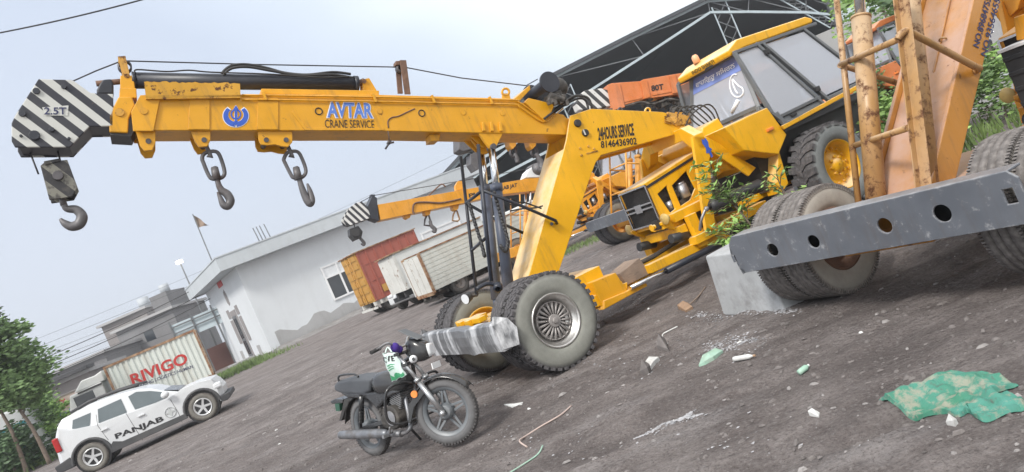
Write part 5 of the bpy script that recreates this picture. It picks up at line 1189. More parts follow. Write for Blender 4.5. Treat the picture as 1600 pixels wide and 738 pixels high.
    for sg in (-1, 1):
        m = MB(); m.cyl((-.215, sg * .085, .535), (-.215, sg * .105, .535), .032, n=18); fr(m.build('reflector', M_['amber'], r))
    m = MB()
    hb = [(-.33, -.36, 1.01), (-.31, -.30, 1.02), (-.27, -.20, 1.04), (-.25, -.08, .98), (-.25, .08, .98), (-.27, .20, 1.04), (-.31, .30, 1.02), (-.33, .36, 1.01)]
    m.tube(spline(hb, 4), .011, 8); fr(m.build('handlebar', M_['fork_steel'], r))
    for sg in (-1, 1):
        m = MB(); m.cyl((-.345, sg * .40, 1.005), (-.315, sg * .28, 1.02), .018, n=12); fr(m.build('grip', M_['rubber'], r))
        m = MB(); m.tube(spline([(-.31, sg * .25, 1.03), (-.24, sg * .30, 1.04), (-.27, sg * .42, 1.02)], 4), .007, 6); fr(m.build('lever', M_['alloy'], r))
        m = MB(); m.lathe([(-.02, .02), (0, .036), (.03, .036), (.045, .015)], c=(-.09, sg * .17, .84), ax=(0.6, sg, 0), n=14); m.tube([(-.12, sg * .07, .84), (-.09, sg * .17, .84)], .010, 6); fr(m.build('indicator', M_['lampglass'] if sg < 0 else M_['amber'], r))
    m = MB(); rows = []
    for x, hw, z0, z1 in ((-.19, .05, .84, 1.00), (-.13, .085, .80, 1.03), (-.07, .095, .79, 1.00), (-.02, .09, .80, .96), (.015, .075, .82, .93)):
        c = (z0 + z1) / 2; h = (z1 - z0) / 2; rows.append([Vector((x, hw * math.copysign(abs(math.cos(t)) ** .6, math.cos(t)), c + h * math.copysign(abs(math.sin(t)) ** .6, math.sin(t)))) for t in [2 * math.pi * k / 20 for k in range(20)]])
    m.grid(rows, closed=True); m.add(rows[-1], [list(range(20))]); m.add(rows[0], [list(range(20))]); fr(m.build('headlamp_fairing', M_['bike_black'], r))
    m = MB(); m.ext([(-.04, -.085, .99), (-.04, .085, .99), (-.21, .075, 1.12), (-.21, -.075, 1.12)], (.008, 0, .004)); fr(m.build('fly_screen', M_['frame_grey'], r, bevel=.003))
    m = MB(); rows = []
    for x, k in ((.005, .82), (.03, .78), (.042, .58)): rows.append([Vector((x, .085 * k * math.copysign(abs(math.cos(t)) ** .6, math.cos(t)), .875 + .075 * k * math.copysign(abs(math.sin(t)) ** .6, math.sin(t)))) for t in [2 * math.pi * q / 20 for q in range(20)]])
    m.grid(rows, closed=True); m.add(rows[-1], [list(range(20))]); fr(m.build('headlamp', M_['lampglass'], r))
    m = MB(); m.bb((.025, -.09, .70), (.033, .09, .755)); fr(m.build('front_number_plate', M_['white_paint'], r))
    m = MB(); m.sphere((-.25, -.13, .985), .042, 12, (1, 1, 1.1)); m.sphere((-.235, -.09, .96), .034, 12); fr(m.build('handlebar_cloth', M_['purple'], r))
    # carrier bag hung from the bar: its own thing
    bag = thing('carrier_bag', 'pale green printed plastic carrier bag hanging from the motorcycle handlebar', 'bag', BIKE_AT, BIKE_DEG, None, BIKE_LEAN)
    y = -.16; A, B, C, D = S(597, 553, y), S(618, 550, y), S(634, 587, y), S(613, 597, y); rows = []
    random.seed(11)
    for i in range(11):
        u = i / 10; L_, R_ = A.lerp(D, u), B.lerp(C, u); row = []
        for k in range(9):
            q = L_.lerp(R_, k / 8); bul = math.sin(math.pi * k / 8) * math.sin(math.pi * min(1, .15 + u * .8)) * .045
            row.append(q + Vector((0, -bul + .010 * math.sin(k * 2.1 + i), .006 * math.sin(k * 1.7))))
        rows.append(row)
    m = MB(); m.grid(rows); back = [[q + Vector((0, .055, 0)) * (math.sin(math.pi * k / 8)) * (math.sin(math.pi * min(1, i / 10 + .05))) + Vector((0, .004, 0)) for k, q in enumerate(row)] for i, row in enumerate(rows)]
    m.grid(back); m.build('bag_body', M_['bag'], bag, fix=False)
    m = MB(); m.tube(spline([A.lerp(B, .25), S(606, 543, y + .03), A.lerp(B, .75)], 5), .008, 6); m.build('bag_handle', M_['bag'], bag)
    q = lambda a, b: rows[int(round((1 - b) * 10))][0].lerp(rows[int(round((1 - b) * 10))][8], a)
    def qq(a, b):
        i = (1 - b) * 10; i0 = min(int(i), 9); f = i - i0; k = a * 8; k0 = min(int(k), 7); g = k - k0
        return rows[i0][k0].lerp(rows[i0][k0 + 1], g).lerp(rows[i0 + 1][k0].lerp(rows[i0 + 1][k0 + 1], g), f)
    m = MB(); gr = [[qq(.04 + .92 * k / 12, .02 + .16 * i / 3 * (1 + .3 * math.sin(k))) + Vector((0, -.004, 0)) for k in range(13)] for i in range(4)]; m.grid(gr); m.build('bag_print', M_['bag_green'], bag, fix=False)
    lettering(bag, 'OVE', M_['letter_black'], (0, 0, 0), (1, 0, 0), (0, 0, 1), (0, -1, 0), bold=.02, lift=.004, fn=lambda a, b: qq(.12 + .76 * a, .68 + .22 * b))
    m = MB()
    for b0, a0, a1 in ((.55, .2, .8), (.47, .25, .75), (.39, .3, .7)): m.grid([[qq(a0 + (a1 - a0) * k / 6, b0 + .035 * i) + Vector((0, -.005, 0)) for k in range(7)] for i in range(2)])
    for q_ in m.split(.0): q_.build('bag_print', M_['bag_green'], bag, fix=False)
build_bike()
# ---------------------------------------------------------------- white car
M_['car_white'] = mat('white_car_paint', (0.62, 0.64, 0.66), 0.22, 0, 0.04, 2, dust=(0.52, 0.50, 0.47), dustamt=0.22, spec=0.6)
M_['cladding'] = mat('grey_plastic_cladding', (0.045, 0.047, 0.052), 0.65, 0, 0.1, 5, dust=(0.25, 0.24, 0.23), dustamt=0.3)
M_['car_tyre'] = tyre_mat('dusty_car_tyre', 0.36, 0.22, (0.22, 0.21, 0.19), (0.12, 0.11, 0.10))
M_['car_alloy'] = mat('silver_alloy', (0.66, 0.67, 0.68), 0.3, 0.6, 0.05, 5)
M_['decal_grey'] = mat('grey_decal', (0.46, 0.48, 0.48), 0.5, 0, 0.1, 8)
FC = Frame((-11.95, 18.95, 0), 18.0)
CAR = thing('estate_car', 'white estate car with roof rails and PANJAB lettering parked on the bare soil', 'car', FC.loc, FC.deg)
def road_wheel(root, loc, R, r, W, near, tm, rm, name='wheel', spokes=5):
    m = MB(); sg = -1
    m.lathe([(-W * .40, r * 1.02), (-W * .46, r * 1.03), (-W * .46, r * .93), (-W * .25, r * .86), (-W * .22, .02)], n=36)
    for k in range(spokes):
        a = 2 * math.pi * k / spokes; e = Vector((math.cos(a), 0, math.sin(a))); q = Vector((-math.sin(a), 0, math.cos(a)))
        m.ext([e * r * .15 + q * r * .16 + Vector((0, -W * .40, 0)), e * r * .15 - q * r * .12 + Vector((0, -W * .40, 0)), e * r * .95 - q * r * .16 + Vector((0, -W * .44, 0)), e * r * .95 + q * r * .06 + Vector((0, -W * .44, 0))], (0, .02, 0))
    m.cyl((0, -W * .46, 0), (0, -W * .2, 0), r * .2, n=16)
    w = m.build(name, rm, root, loc=loc, rot=(0, 0, 0 if near else math.pi))
    b = MB(); b.cyl((0, -W * .27, 0), (0, -W * .2, 0), r * .85, n=28); b.build('brake_plate', M_['black'], w)
    t = MB(); t.lathe([(-W * .36, r), (-W * .48, r + .25 * (R - r)), (-W * .5, r + .55 * (R - r)), (-W * .42, R * .97), (-W * .3, R), (W * .3, R), (W * .42, R * .97), (W * .5, r + .55 * (R - r)), (W * .36, r)], n=44); t.build('tyre', tm, w); return w
def build_car():
    r = CAR; S = FC.S; P = lambda pts, t=0: [FC.S(60 + x / 4.393, 570 + y / 4.393, t) for x, y in pts]
    Wd = 1.86
    rw = P([(388, 668)])[0]; fw = P([(1140, 316)])[0]; R = .365
    xr, xf = rw.x, fw.x
    lean = lambda z, zb, k: max(0, z - zb) * k
    # lower body silhouette with wheel arches
    def arch(cx, n=10, rr=.44): return [Vector((cx + rr * math.cos(math.pi * i / n), 0, max(.30, R + rr * math.sin(math.pi * i / n)))) for i in range(n + 1)]
    top = P([(85, 560), (92, 490), (104, 452), (215, 452), (400, 412), (604, 337), (665, 316), (895, 230), (950, 192), (975, 170), (1080, 125), (1190, 97), (1225, 115), (1268, 150), (1280, 195), (1262, 240)])
    side = [Vector((xr - .82, 0, .42))] + [Vector((q.x, 0, q.z)) for q in top] + [Vector((xf + .72, 0, .36)), Vector((xf + .46, 0, .30))] + arch(xf) + [Vector((xf - .45, 0, .28)), Vector((xr + .45, 0, .28))] + arch(xr) + [Vector((xr - .46, 0, .34))]
    m = MB(); n = len(side); yl = lambda z: .02 + max(0, z - .95) * .12
    def sl(yf, k):
        o = []
        for q in side:
            x = q.x
            if x > xf + .45: x -= k * min(1, (x - xf - .45) / .2)
            if x < xr - .45: x += k * min(1, (xr - .45 - x) / .2)
            o.append(Vector((x, yf(q.z), q.z)))
        return o
    vs = sl(yl, .16) + sl(lambda z: yl(z) + .22, .03) + sl(lambda z: Wd / 2, 0) + sl(lambda z: Wd - yl(z) - .22, .03) + sl(lambda z: Wd - yl(z), .16)
    fs = [list(range(n)), list(range(4 * n, 5 * n))[::-1]]
    for k in range(4): fs += [(k * n + i, (k + 1) * n + i, (k + 1) * n + (i + 1) % n, k * n + (i + 1) % n) for i in range(n)]
    m.add(vs, fs)
    body = m.build('body', M_['car_white'], r, bevel=.035, seg=3)
    # greenhouse
    gh_ = P([(108, 452), (140, 385), (205, 352), (330, 280), (470, 228), (600, 190), (690, 170), (770, 168), (850, 182), (960, 186), (900, 236), (660, 325), (600, 345), (400, 420), (215, 460)])
    zb = min(q.z for q in gh_); ly = lambda z: .05 + max(0, z - .95) * .33
    n = len(gh_); vs = [Vector((q.x, ly(q.z), q.z)) for q in gh_] + [Vector((q.x, Wd - ly(q.z), q.z)) for q in gh_]
    m = MB(); m.add(vs, [list(range(n)), list(range(n, 2 * n))[::-1]] + [(i, n + i, n + (i + 1) % n, (i + 1) % n) for i in range(n)])
    m.build('cabin', M_['car_white'], r, bevel=.03, seg=3)
    # side glass in three panes
    for nm, pts in (('quarter_window', [(222, 388), (345, 336), (347, 420), (320, 438), (222, 446)]), ('rear_door_window', [(395, 312), (555, 240), (604, 330), (408, 405)]), ('front_door_window', [(606, 224), (660, 192), (760, 184), (840, 190), (880, 226), (800, 262), (660, 310)])):
        for sg in (0, 1):
            q = P(pts); vs = [Vector((a.x, (ly(a.z) - .010) if sg == 0 else Wd - ly(a.z) + .010, a.z)) for a in q]
            m = MB(); m.ext(vs, (0, .006 if sg == 0 else -.006, 0)); m.build(nm, M_['car_glass'], r)
    q = P([(850, 186), (955, 190)]); m = MB(); y0, y1 = ly(q[0].z) + .06, ly(q[1].z) + .05
    m.ext([(q[0].x + .03, y0, q[0].z + .0), (q[1].x + .03, y1, q[1].z + .03), (q[1].x + .03, Wd - y1, q[1].z + .03), (q[0].x + .03, Wd - y0, q[0].z + .0)], (-.004, 0, .02)); m.build('windscreen', M_['dark_glass'], r)
    q = P([(112, 425), (150, 378)]); m = MB(); m.ext([(q[0].x - .03, .2, q[0].z), (q[1].x - .03, .28, q[1].z), (q[1].x - .03, Wd - .28, q[1].z), (q[0].x - .03, Wd - .2, q[0].z)], (.01, 0, 0)); m.build('rear_window', M_['dark_glass'], r)
    # roof rails
    for sg in (0, 1):
        y = .30 if sg == 0 else Wd - .30; q = P([(205, 352), (330, 276), (480, 218), (610, 178), (680, 162)])
        m = MB(); m.tube([Vector((a.x, y, a.z + .05)) for a in q], .035, 8); m.build('roof_rail', M_['cladding'], r)
    # cladding: sills, arches, bumpers
    m = MB(); m.ext([(xr + .42, -.012, .26), (xf - .42, -.012, .26), (xf - .46, -.012, .40), (xr + .75, -.012, .42), (xr + .55, -.012, .52), (xr + .44, -.012, .42)], (0, .03, 0)); m.build('sill', M_['cladding'], r, bevel=.01)
    for cx in (xr, xf):
        m = MB(); m.lathe([(-.010, .41), (-.012, .475), (.02, .48)], c=(cx, 0, R), ax=(0, 1, 0), n=16, a0=0, a1=2 * math.pi) if False else None
        rows = []
        for i in range(15):
            a = math.pi * (i / 14); rows.append([Vector((cx + rr * math.cos(a), y, max(.27, R + rr * math.sin(a)))) for rr, y in ((.43, .03), (.425, -.014), (.49, -.012), (.495, .02))])
        m.grid(rows); m.build('arch_trim', M_['cladding'], r)
        m = MB(); m.cyl((cx, .06, R), (cx, .5, R), .42, n=20); m.build('arch_liner', M_['black'], r)
    m = MB(); m.ext([(xr - .84, .02, .33), (xr - .86, .02, .52), (xr - .46, -.005, .60), (xr - .44, -.005, .33)], (0, Wd - .04, 0)); m.build('rear_bumper', M_['cladding'], r, bevel=.02)
    m = MB(); m.ext([(xf + .47, -.005, .28), (xf + .47, -.005, .44), (xf + .74, .02, .44), (xf + .74, .02, .32), (xf + .62, .02, .26)], (0, Wd - .01, 0)); m.build('front_bumper', M_['cladding'], r, bevel=.02)
    a = P([(120, 560)])[0]; m = MB(); m.box((a.x + .02, .05, a.z), (.14, .12, .36)); m.build('tail_lamp', M_['redlamp'], r, bevel=.03)
    a = P([(1240, 130)])[0]; m = MB(); m.box((a.x - .06, .08, a.z - .02), (.22, .16, .15)); m.build('headlamp', M_['lampglass'], r, bevel=.04)
    a = P([(872, 205)])[0]; m = MB(); m.sphere((a.x, -.10, a.z), .12, 12, (.9, .7, .75)); m.build('door_mirror', M_['car_white'], r)
    for x, y in ((705, 348), (450, 446)):
        a = P([(x, y)])[0]; m = MB(); m.box((a.x, -.005, a.z), (.18, .035, .035)); m.build('door_handle', M_['car_white'], r, bevel=.01)
    for pts in ([(600, 335), (640, 400), (715, 520)], [(392, 345), (405, 420), (480, 520)], [(905, 240), (960, 330), (985, 395)]):
        m = MB(); q = P(pts); m.tube([Vector((a.x, yl(a.z) - .001, a.z)) for a in q], .006, 5); m.build('door_gap', M_['cladding'], r)
    for x in (xr, xf):
        road_wheel(r, (x, .12, R), R, .225, .22, True, M_['car_tyre'], M_['car_alloy']); road_wheel(r, (x, Wd - .12, R), R, .225, .22, False, M_['car_tyre'], M_['car_alloy'])
    q = P([(536, 522), (866, 394), (520, 478)]); q = [Vector((a.x, .016, a.z)) for a in q]
    lettering(r, 'PANJAB', M_['letter_black'], q[0], q[1], q[2], (0, -1, 0), bold=.03, lift=.004)
    c = P([(905, 328)])[0]; m = MB(); c = Vector((c.x, .010, c.z)); m.tube(disc_loop(c, (1, 0, 0), (0, 0, 1), .13, 24), .010, 6, closed=True); m.ext([c + Vector((a, -.004, b)) for a, b in ((0, .16), (.035, .03), (.12, 0), (.035, -.03), (0, -.16), (-.035, -.03), (-.12, 0), (-.035, .03))], (0, .004, 0)); m.build('door_emblem', M_['decal_grey'], r)
M_['car_glass'] = mat('tinted_car_glass', (0.09, 0.115, 0.125), 0.08, 0, 0.1, 3, spec=0.9)
build_car()
# ---------------------------------------------------------------- container truck lettered RIVIGO
def wall_mat(name, col, streak=(0.25, 0.22, 0.2), amt=0.35, rough=0.75, var=.08, bump=.1):
    m, N, L, B = nt(name)
    c = mixc(N, L, ramp(N, L, noise(N, L, .6, 6), .3, .7), tuple(q * (1 - var) for q in col), col)
    c = mixc(N, L, ramp(N, L, noise(N, L, 2.2, 7, .65, (1, 1, .22)), .5, .85, (0, 0, 0), (amt,) * 3), c, streak)
    L.new(c, B.inputs['Base Color']); B.inputs['Roughness'].default_value = rough; bumpn(N, L, B, noise(N, L, 14, 5), bump, .01); return m
M_['container_white'] = wall_mat('rust_stained_white_steel', (0.66, 0.70, 0.66), (0.36, 0.26, 0.17), .55, .6)
M_['rust_rail'] = mat('rusty_container_rail', (0.36, 0.24, 0.15), 0.8, 0, 0.3, 3, dirt=(0.18, 0.07, 0.03), damt=(.45, .6), dscale=4)
M_['cab_white'] = mat('lorry_white', (0.68, 0.70, 0.69), 0.4, 0, 0.05, 2, dust=(0.45, 0.43, 0.4), dustamt=.4)
M_['lorry_tyre'] = tyre_mat('lorry_tyre', 0.5, 0.28, (0.12, 0.115, 0.11), (0.07, 0.066, 0.064))
def corrug(m, a, b, z0, z1, n, d, nrm):
    """vertical corrugated sheet from a to b"""
    a = Vector(a); b = Vector(b); nrm = Vector(nrm); rows = []
    for i in range(n * 4 + 1):
        k = i % 4; off = d if k in (1, 2) else 0
        u = (i // 4 + (0, .12, .5, .62)[k]) / n; u = min(u, 1)
        q = a.lerp(b, u) + nrm * off; rows.append([Vector((q.x, q.y, z0)), Vector((q.x, q.y, z1))])
    m.grid(rows, smooth=False)
FR = Frame((-16.1, 37.0, 0), 22)
TR = thing('container_truck', 'truck with rust stained white container lettered RIVIGO behind the white car', 'truck', FR.loc, FR.deg)
def lorry_wheels(r, xs, w, R=.5, far=True, y0=.25):
    for x in xs:
        for y, near in ((y0, True), (w - y0, False)):
            m = MB(); m.lathe([(-.12, R * .56), (-.14, R * .55), (-.05, R * .45), (-.10, R * .2), (-.12, .01)], n=24); o = m.build('wheel', M_['rimspoke'], r, loc=(x, y, R), rot=(0, 0, 0 if near else math.pi))
            t = MB(); t.lathe([(-.12, R * .55), (-.15, R * .7), (-.15, R * .9), (-.1, R), (.1, R), (.15, R * .9), (.12, R * .55)], n=32); t.build('tyre', M_['lorry_tyre'], o)
def build_rivigo():
    r = TR; S = FR.S; tl, tr, br = S(163, 577, 0), S(303, 514, 0), S(338, 598, 0)
    x0, x1, z1 = tl.x, (tr.x + br.x) / 2, (tl.z + tr.z) / 2; z0 = .52; D = 2.4
    m = MB(); corrug(m, (x0, 0, 0), (x1, 0, 0), z0, z1, 17, .05, (0, 1, 0)); corrug(m, (x0, D, 0), (x1, D, 0), z0, z1, 17, .05, (0, -1, 0)); m.bb((x0, .05, z1 - .03), (x1, D - .05, z1)); m.bb((x0, .05, z0), (x1, D - .05, z0 + .05)); m.bb((x0, .05, z0), (x0 + .03, D - .05, z1)); m.bb((x1 - .03, .05, z0), (x1, D - .05, z1)); bx = m.build('container', M_['container_white'], r)
    m = MB()
    for y in (-.03, D - .07): m.bb((x0 - .04, y, z1 - .06), (x1 + .04, y + .1, z1 + .05)); m.bb((x0 - .04, y, z0 - .1), (x1 + .04, y + .1, z0 + .02)); m.bb((x1 - .06, y - .002, z0), (x1 + .042, y + .102, z1)); m.bb((x0 - .042, y - .002, z0), (x0 + .06, y + .102, z1))
    m.build('container_rail', M_['rust_rail'], bx)
    lettering(bx, 'RIVIGO', M_['letter_red'], S(208, 603, -.0), S(295, 567, 0), S(202, 586, 0), (0, -1, 0), bold=.025, lift=.01)
    lettering(bx, 'MAKING LOGISTICS HUMAN', M_['letter_navy'], S(214, 607, 0), S(302, 575, 0), S(212.5, 602, 0), (0, -1, 0), bold=.01, lift=.01)
    m = MB(); m.bb((x0 - 2.2, .7, .6), (x1, 1.0, .95)); m.bb((x0 - 2.2, 1.4, .6), (x1, 1.7, .95)); m.bb((x1 - 1.2, .1, .55), (x1, .15, 1.0)); m.build('chassis', M_['black'], r)
    m = MB(); prof = [(x0 - 1.9, .6), (x0 - .35, .6), (x0 - .35, 2.35), (x0 - 1.75, 2.3), (x0 - 2.0, 1.6)]; m.prism(prof, .1, D - .1); cb = m.build('cab', M_['cab_white'], r, bevel=.06)
    m = MB(); m.prism([(x0 - 1.55, 2.34), (x0 - .2, 2.34), (x0 - .15, z1 - .05), (x0 - .5, z1 - .15), (x0 - 1.1, 2.75)], .2, D - .2); m.build('wind_deflector', M_['cab_white'], r, bevel=.05)
    for sg, y in ((0, .095), (1, D - .10)): m = MB(); m.bb((x0 - 1.65, y, 1.55), (x0 - .8, y + .006, 2.15)); m.build('cab_window', M_['dark_glass'], cb)
    m = MB(); m.ext([(x0 - 2.01, .3, 1.55), (x0 - 1.77, .3, 2.25), (x0 - 1.77, D - .3, 2.25), (x0 - 2.01, D - .3, 1.55)], (-.01, 0, 0)); m.build('windscreen', M_['dark_glass'], cb)
    m = MB(); m.bb((x0 - 1.4, .06, 2.22), (x0 - .35, .1, 2.30)); m.build('cab_rail', M_['black'], cb)
    lorry_wheels(r, (x0 - 1.2, x1 - 1.6, x1 - .5), D)
build_rivigo()
# ---------------------------------------------------------------- three lorries beside the white building
M_['door_amber'] = wall_mat('amber_container_doors', (0.50, 0.27, 0.06), (0.25, 0.12, 0.05), .5, .6)
M_['brick_red'] = wall_mat('brick_red_steel', (0.36, 0.105, 0.075), (0.22, 0.09, 0.06), .4, .6)
M_['pale_steel'] = wall_mat('pale_weathered_steel', (0.66, 0.70, 0.67), (0.30, 0.27, 0.23), .55, .6)
M_['peeling'] = mat('peeling_white_paint', (0.60, 0.60, 0.57), .7, 0, .1, 2, dirt=(0.25, 0.15, 0.10), damt=(.58, .66), dscale=3)
def lorry_box(px_rr_top, px_rr_bot, depth_pt, deg): pass
def build_lorry1():
    g0 = gnd(605, 489); F = Frame((g0.x, g0.y, 0), 33)
    r = thing('container_truck', 'truck with amber rear doors and brick red container side nearest the building window', 'truck', F.loc, F.deg)
    tr = F.Q(556, 395, 0); brp = F.Q(582, 473, 0); tlp = F.Q(530, 404, 0); z1 = tr.z; z0 = brp.z; ya, yb = (tr.y + brp.y) / 2, tlp.y
    yb = max(yb, ya + 1.5); L_ = max(3.0, F.S(649, 365, ya).x)
    m = MB(); m.bb((0, ya, z0), (.06, yb, z1)); 
    mid = (ya + yb) / 2
    for k in range(6): z = z0 + (z1 - z0) * (k + .5) / 6; m.bb((-.035, ya + .08, z - .12), (-.001, mid - .06, z + .12)); m.bb((-.035, mid + .06, z - .12), (-.001, yb - .08, z + .12))
    for y in (mid - .25, mid + .25): m.cyl((-.05, y, z0), (-.05, y, z1), .02, n=8)
    d = m.build('rear_doors', M_['door_amber'], r)
    m = MB(); m.bb((.062, ya, z0), (L_, ya + .05, z1)); m.bb((.062, yb - .05, z0), (L_, yb, z1)); m.bb((L_ - .05, ya + .05, z0), (L_, yb - .05, z1))
    for k in range(8): x = .1 + (L_ - .2) * k / 7; m.bb((x - .03, ya - .04, z0), (x + .03, ya - .001, z1))
    for f in (.38, .72): m.bb((.3, ya - .025, z0 + (z1 - z0) * f), (L_, ya - .0015, z0 + (z1 - z0) * f + .05))
    m.build('container', M_['brick_red'], r)
    m = MB(); m.bb((-.1, ya - .08, z1 + .001), (L_ + .05, yb + .1, z1 + .05)); m.build('container_roof', M_['rust_rail'], r)
    m = MB(); m.bb((0, ya + .1, z0 - .22), (L_ + 2, ya + .25, z0 - .01)); m.bb((0, yb - .3, z0 - .22), (L_ + 2, yb - .15, z0 - .01)); m.bb((-.05, ya, z0 - .35), (.05, yb, z0 - .25))
    for k in range(7): m.bb((-.03 + k * .3, ya + .02, z0 - .2), (.09 + k * .3, ya + .1, z0 - .01))
    m.build('chassis', M_['peeling'], r)
    m = MB(); m.bb((.62, ya - .05, z0 + .25), (1.1, ya - .046, z0 + .6)); m.build('reflective_plate', M_['door_amber'], r)
    m = MB(); m.prism([(L_ + .2, .5), (L_ + 2, .5), (L_ + 2, 1.6), (L_ + 1.7, 2.4), (L_ + .2, 2.4)], ya + .05, yb - .05); m.build('cab', M_['brick_red'], r, bevel=.05)
    for x in (.9, L_ + 1.1):
        for y, near in ((ya + .3, True), (yb - .3, False)):
            m = MB(); R = .48; m.lathe([(-.12, R * .55), (-.15, R * .7), (-.15, R * .9), (-.1, R), (.25, R), (.3, R * .9), (.3, R * .55)], n=28); m.build('tyre', M_['lorry_tyre'], r, loc=(x, y, R))
    return F
def build_lorry2():
    g0 = at(612, 440, 30.5); F = Frame((g0.x, g0.y, 0), 33)
    r = thing('box_truck', 'white box truck with peeling rear edge between red and slatted trucks', 'truck', F.loc, F.deg)
    tr = F.Q(612, 398, 0); tl = F.Q(597, 402, 0); z1 = tr.z; z0 = .75; ya, yb = tr.y, max(tl.y, tr.y + 1.5); L_ = 4.4
    m = MB(); m.bb((0, ya, z0), (L_, yb, z1)); m.build('box_body', M_['cab_white'], r, bevel=.02)
    m = MB(); m.bb((-.04, ya - .02, z0), (.10, ya + .35, z1 - .05)); m.bb((-.05, ya + .36, z0), (-.002, yb, z1 - .05)); m.build('rear_frame', M_['peeling'], r)
    m = MB(); m.bb((-.15, ya - .06, z1 + .001), (L_, yb + .05, z1 + .05)); m.build('box_roof', M_['rust_rail'], r)
    m = MB(); m.prism([(L_ + .1, .5), (L_ + 1.6, .5), (L_ + 1.6, 1.4), (L_ + 1.3, 2.1), (L_ + .1, 2.1)], ya + .05, yb - .05); m.build('cab', M_['cab_white'], r, bevel=.05)
    lorry_wheels_at(r, (.9, L_ + .9), ya, yb, .42); m = MB(); m.bb((0, ya + .3, .5), (L_ + 1.4, ya + .45, .74)); m.bb((0, yb - .45, .5), (L_ + 1.4, yb - .3, .74)); m.build('chassis', M_['black'], r)
def lorry_wheels_at(r, xs, ya, yb, R):
    for x in xs:
        for y, near in ((ya + .22, True), (yb - .22, False)):
            m = MB(); m.lathe([(-.12, R * .56), (-.14, R * .55), (-.05, R * .45), (-.10, R * .2), (-.12, .01)], n=24); o = m.build('wheel', M_['rimspoke'], r, loc=(x, y, R), rot=(0, 0, 0 if near else math.pi))
            t = MB(); t.lathe([(-.12, R * .55), (-.15, R * .7), (-.15, R * .9), (-.1, R), (.1, R), (.15, R * .9), (.12, R * .55)], n=28); t.build('tyre', M_['lorry_tyre'], o)
def build_lorry3():
    g0 = gnd(682, 477); F = Frame((g0.x, g0.y, 0), 33)
    r = thing('dropside_truck', 'pale slatted dropside truck with rusty tail corner beside the yellow crane\'s guard', 'truck', F.loc, F.deg)
    tr, br, tl = F.Q(652, 398, 0), F.Q(679, 455, 0), F.Q(630, 405, 0); z1, z0 = tr.z, br.z; ya = (tr.y + br.y) / 2; yb = max(tl.y, ya + 1.4); L_ = 4.6
    m = MB()
    for k in range(9):
        z = z0 + (z1 - z0) * k / 9; h = (z1 - z0) / 9
        m.bb((.05, ya, z + .014), (L_, ya + .03, z + h - .014)); m.bb((.05, yb - .03, z + .008), (L_, yb, z + h - .008))
    m.bb((.05, ya + .012, z0), (L_, ya + .05, z1)); m.bb((.05, yb - .05, z0), (L_, yb - .012, z1)); m.bb((L_ - .04, ya + .06, z0), (L_, yb - .06, z1)); m.bb((.05, ya + .06, z0), (L_, yb - .06, z0 + .04)); m.build('dropside', M_['pale_steel'], r)
    m = MB(); m.bb((-.02, ya + .03, z0), (.04, yb - .03, z1 - .04))
    for y in (ya + .5, ya + .95, ya + 1.4): m.bb((-.05, y - .04, z0), (-.021, y + .04, z1 - .05))
    m.build('tailgate', M_['peeling'], r)
    m = MB()
    for y in (ya - .02, yb - .05): m.bb((-.03, y, z0 - .06), (.06, y + .07, z1 + .03)); m.bb((.06, y, z1 + .002), (L_, y + .06, z1 + .05))
    m.bb((-.04, ya + .05, z0 - .12), (.04, yb - .05, z0 - .002)); m.build('bed_frame', M_['rust_rail'], r)
    m = MB(); m.bb((0, ya + .4, z0 - .22), (L_ + 1.6, ya + .52, z0 - .07)); m.bb((0, yb - .52, z0 - .22), (L_ + 1.6, yb - .4, z0 - .07))
    for k in range(6): m.bb((.2 + k * .75, ya + .02, z0 - .1), (.3 + k * .75, yb - .02, z0 - .005))
    m.bb((.1, ya + .1, z0 - .35), (.3, yb - .1, z0 - .23)); m.build('chassis', M_['engine'], r)
    m = MB(); m.prism([(L_ + .1, .5), (L_ + 1.7, .5), (L_ + 1.7, 1.3), (L_ + 1.3, 2.0), (L_ + .1, 2.0)], ya + .05, yb - .05); m.build('cab', M_['cab_white'], r, bevel=.05)
    lorry_wheels_at(r, (1.1, L_ + 1.0), ya, yb, .36)
build_lorry1(); build_lorry2(); build_lorry3()
# small hatchback nose between the trucks
def build_hatch():
    g0 = gnd(640, 482); F = Frame((g0.x - .2, g0.y + .4, 0), 235)
    r = thing('hatchback_car', 'white hatchback whose nose shows between the peeling and slatted trucks', 'car', F.loc, F.deg)
    prof = [(.0, .35), (.0, .62), (-.12, .78), (-.9, .98), (-1.5, 1.45), (-3.0, 1.48), (-3.5, 1.0), (-3.55, .4), (-3.2, .3), (-.3, .3)]
    m = MB(); m.prism(prof, -.78, .78); m.build('body', M_['car_white'], r, bevel=.07, seg=3)
    m = MB(); m.ext([(-.93, -.66, 1.0), (-.93, .66, 1.0), (-1.46, .6, 1.42), (-1.46, -.6, 1.42)], (.02, 0, .02)); m.build('windscreen', M_['dark_glass'], r)
    for sg in (-1, 1):
        m = MB(); m.box((-.07, sg * .58, .72), (.18, .30, .12)); m.build('headlamp', M_['lampglass'], r, bevel=.03)
        m = MB(); m.ext([(-1.2, sg * .785, 1.02), (-1.55, sg * .785, 1.38), (-2.9, sg * .785, 1.38), (-3.1, sg * .785, 1.02)], (0, sg * .004, 0)); m.build('side_window', M_['dark_glass'], r)
        for x in (-.65, -2.9): m = MB(); m.cyl((x, sg * .62, .29), (x, sg * .79, .29), .29, n=24); m.build('wheel', M_['car_tyre'], r)
    m = MB(); m.bb((-.02, -.45, .40), (.012, .45, .58)); m.build('grille', M_['black'], r)
build_hatch()
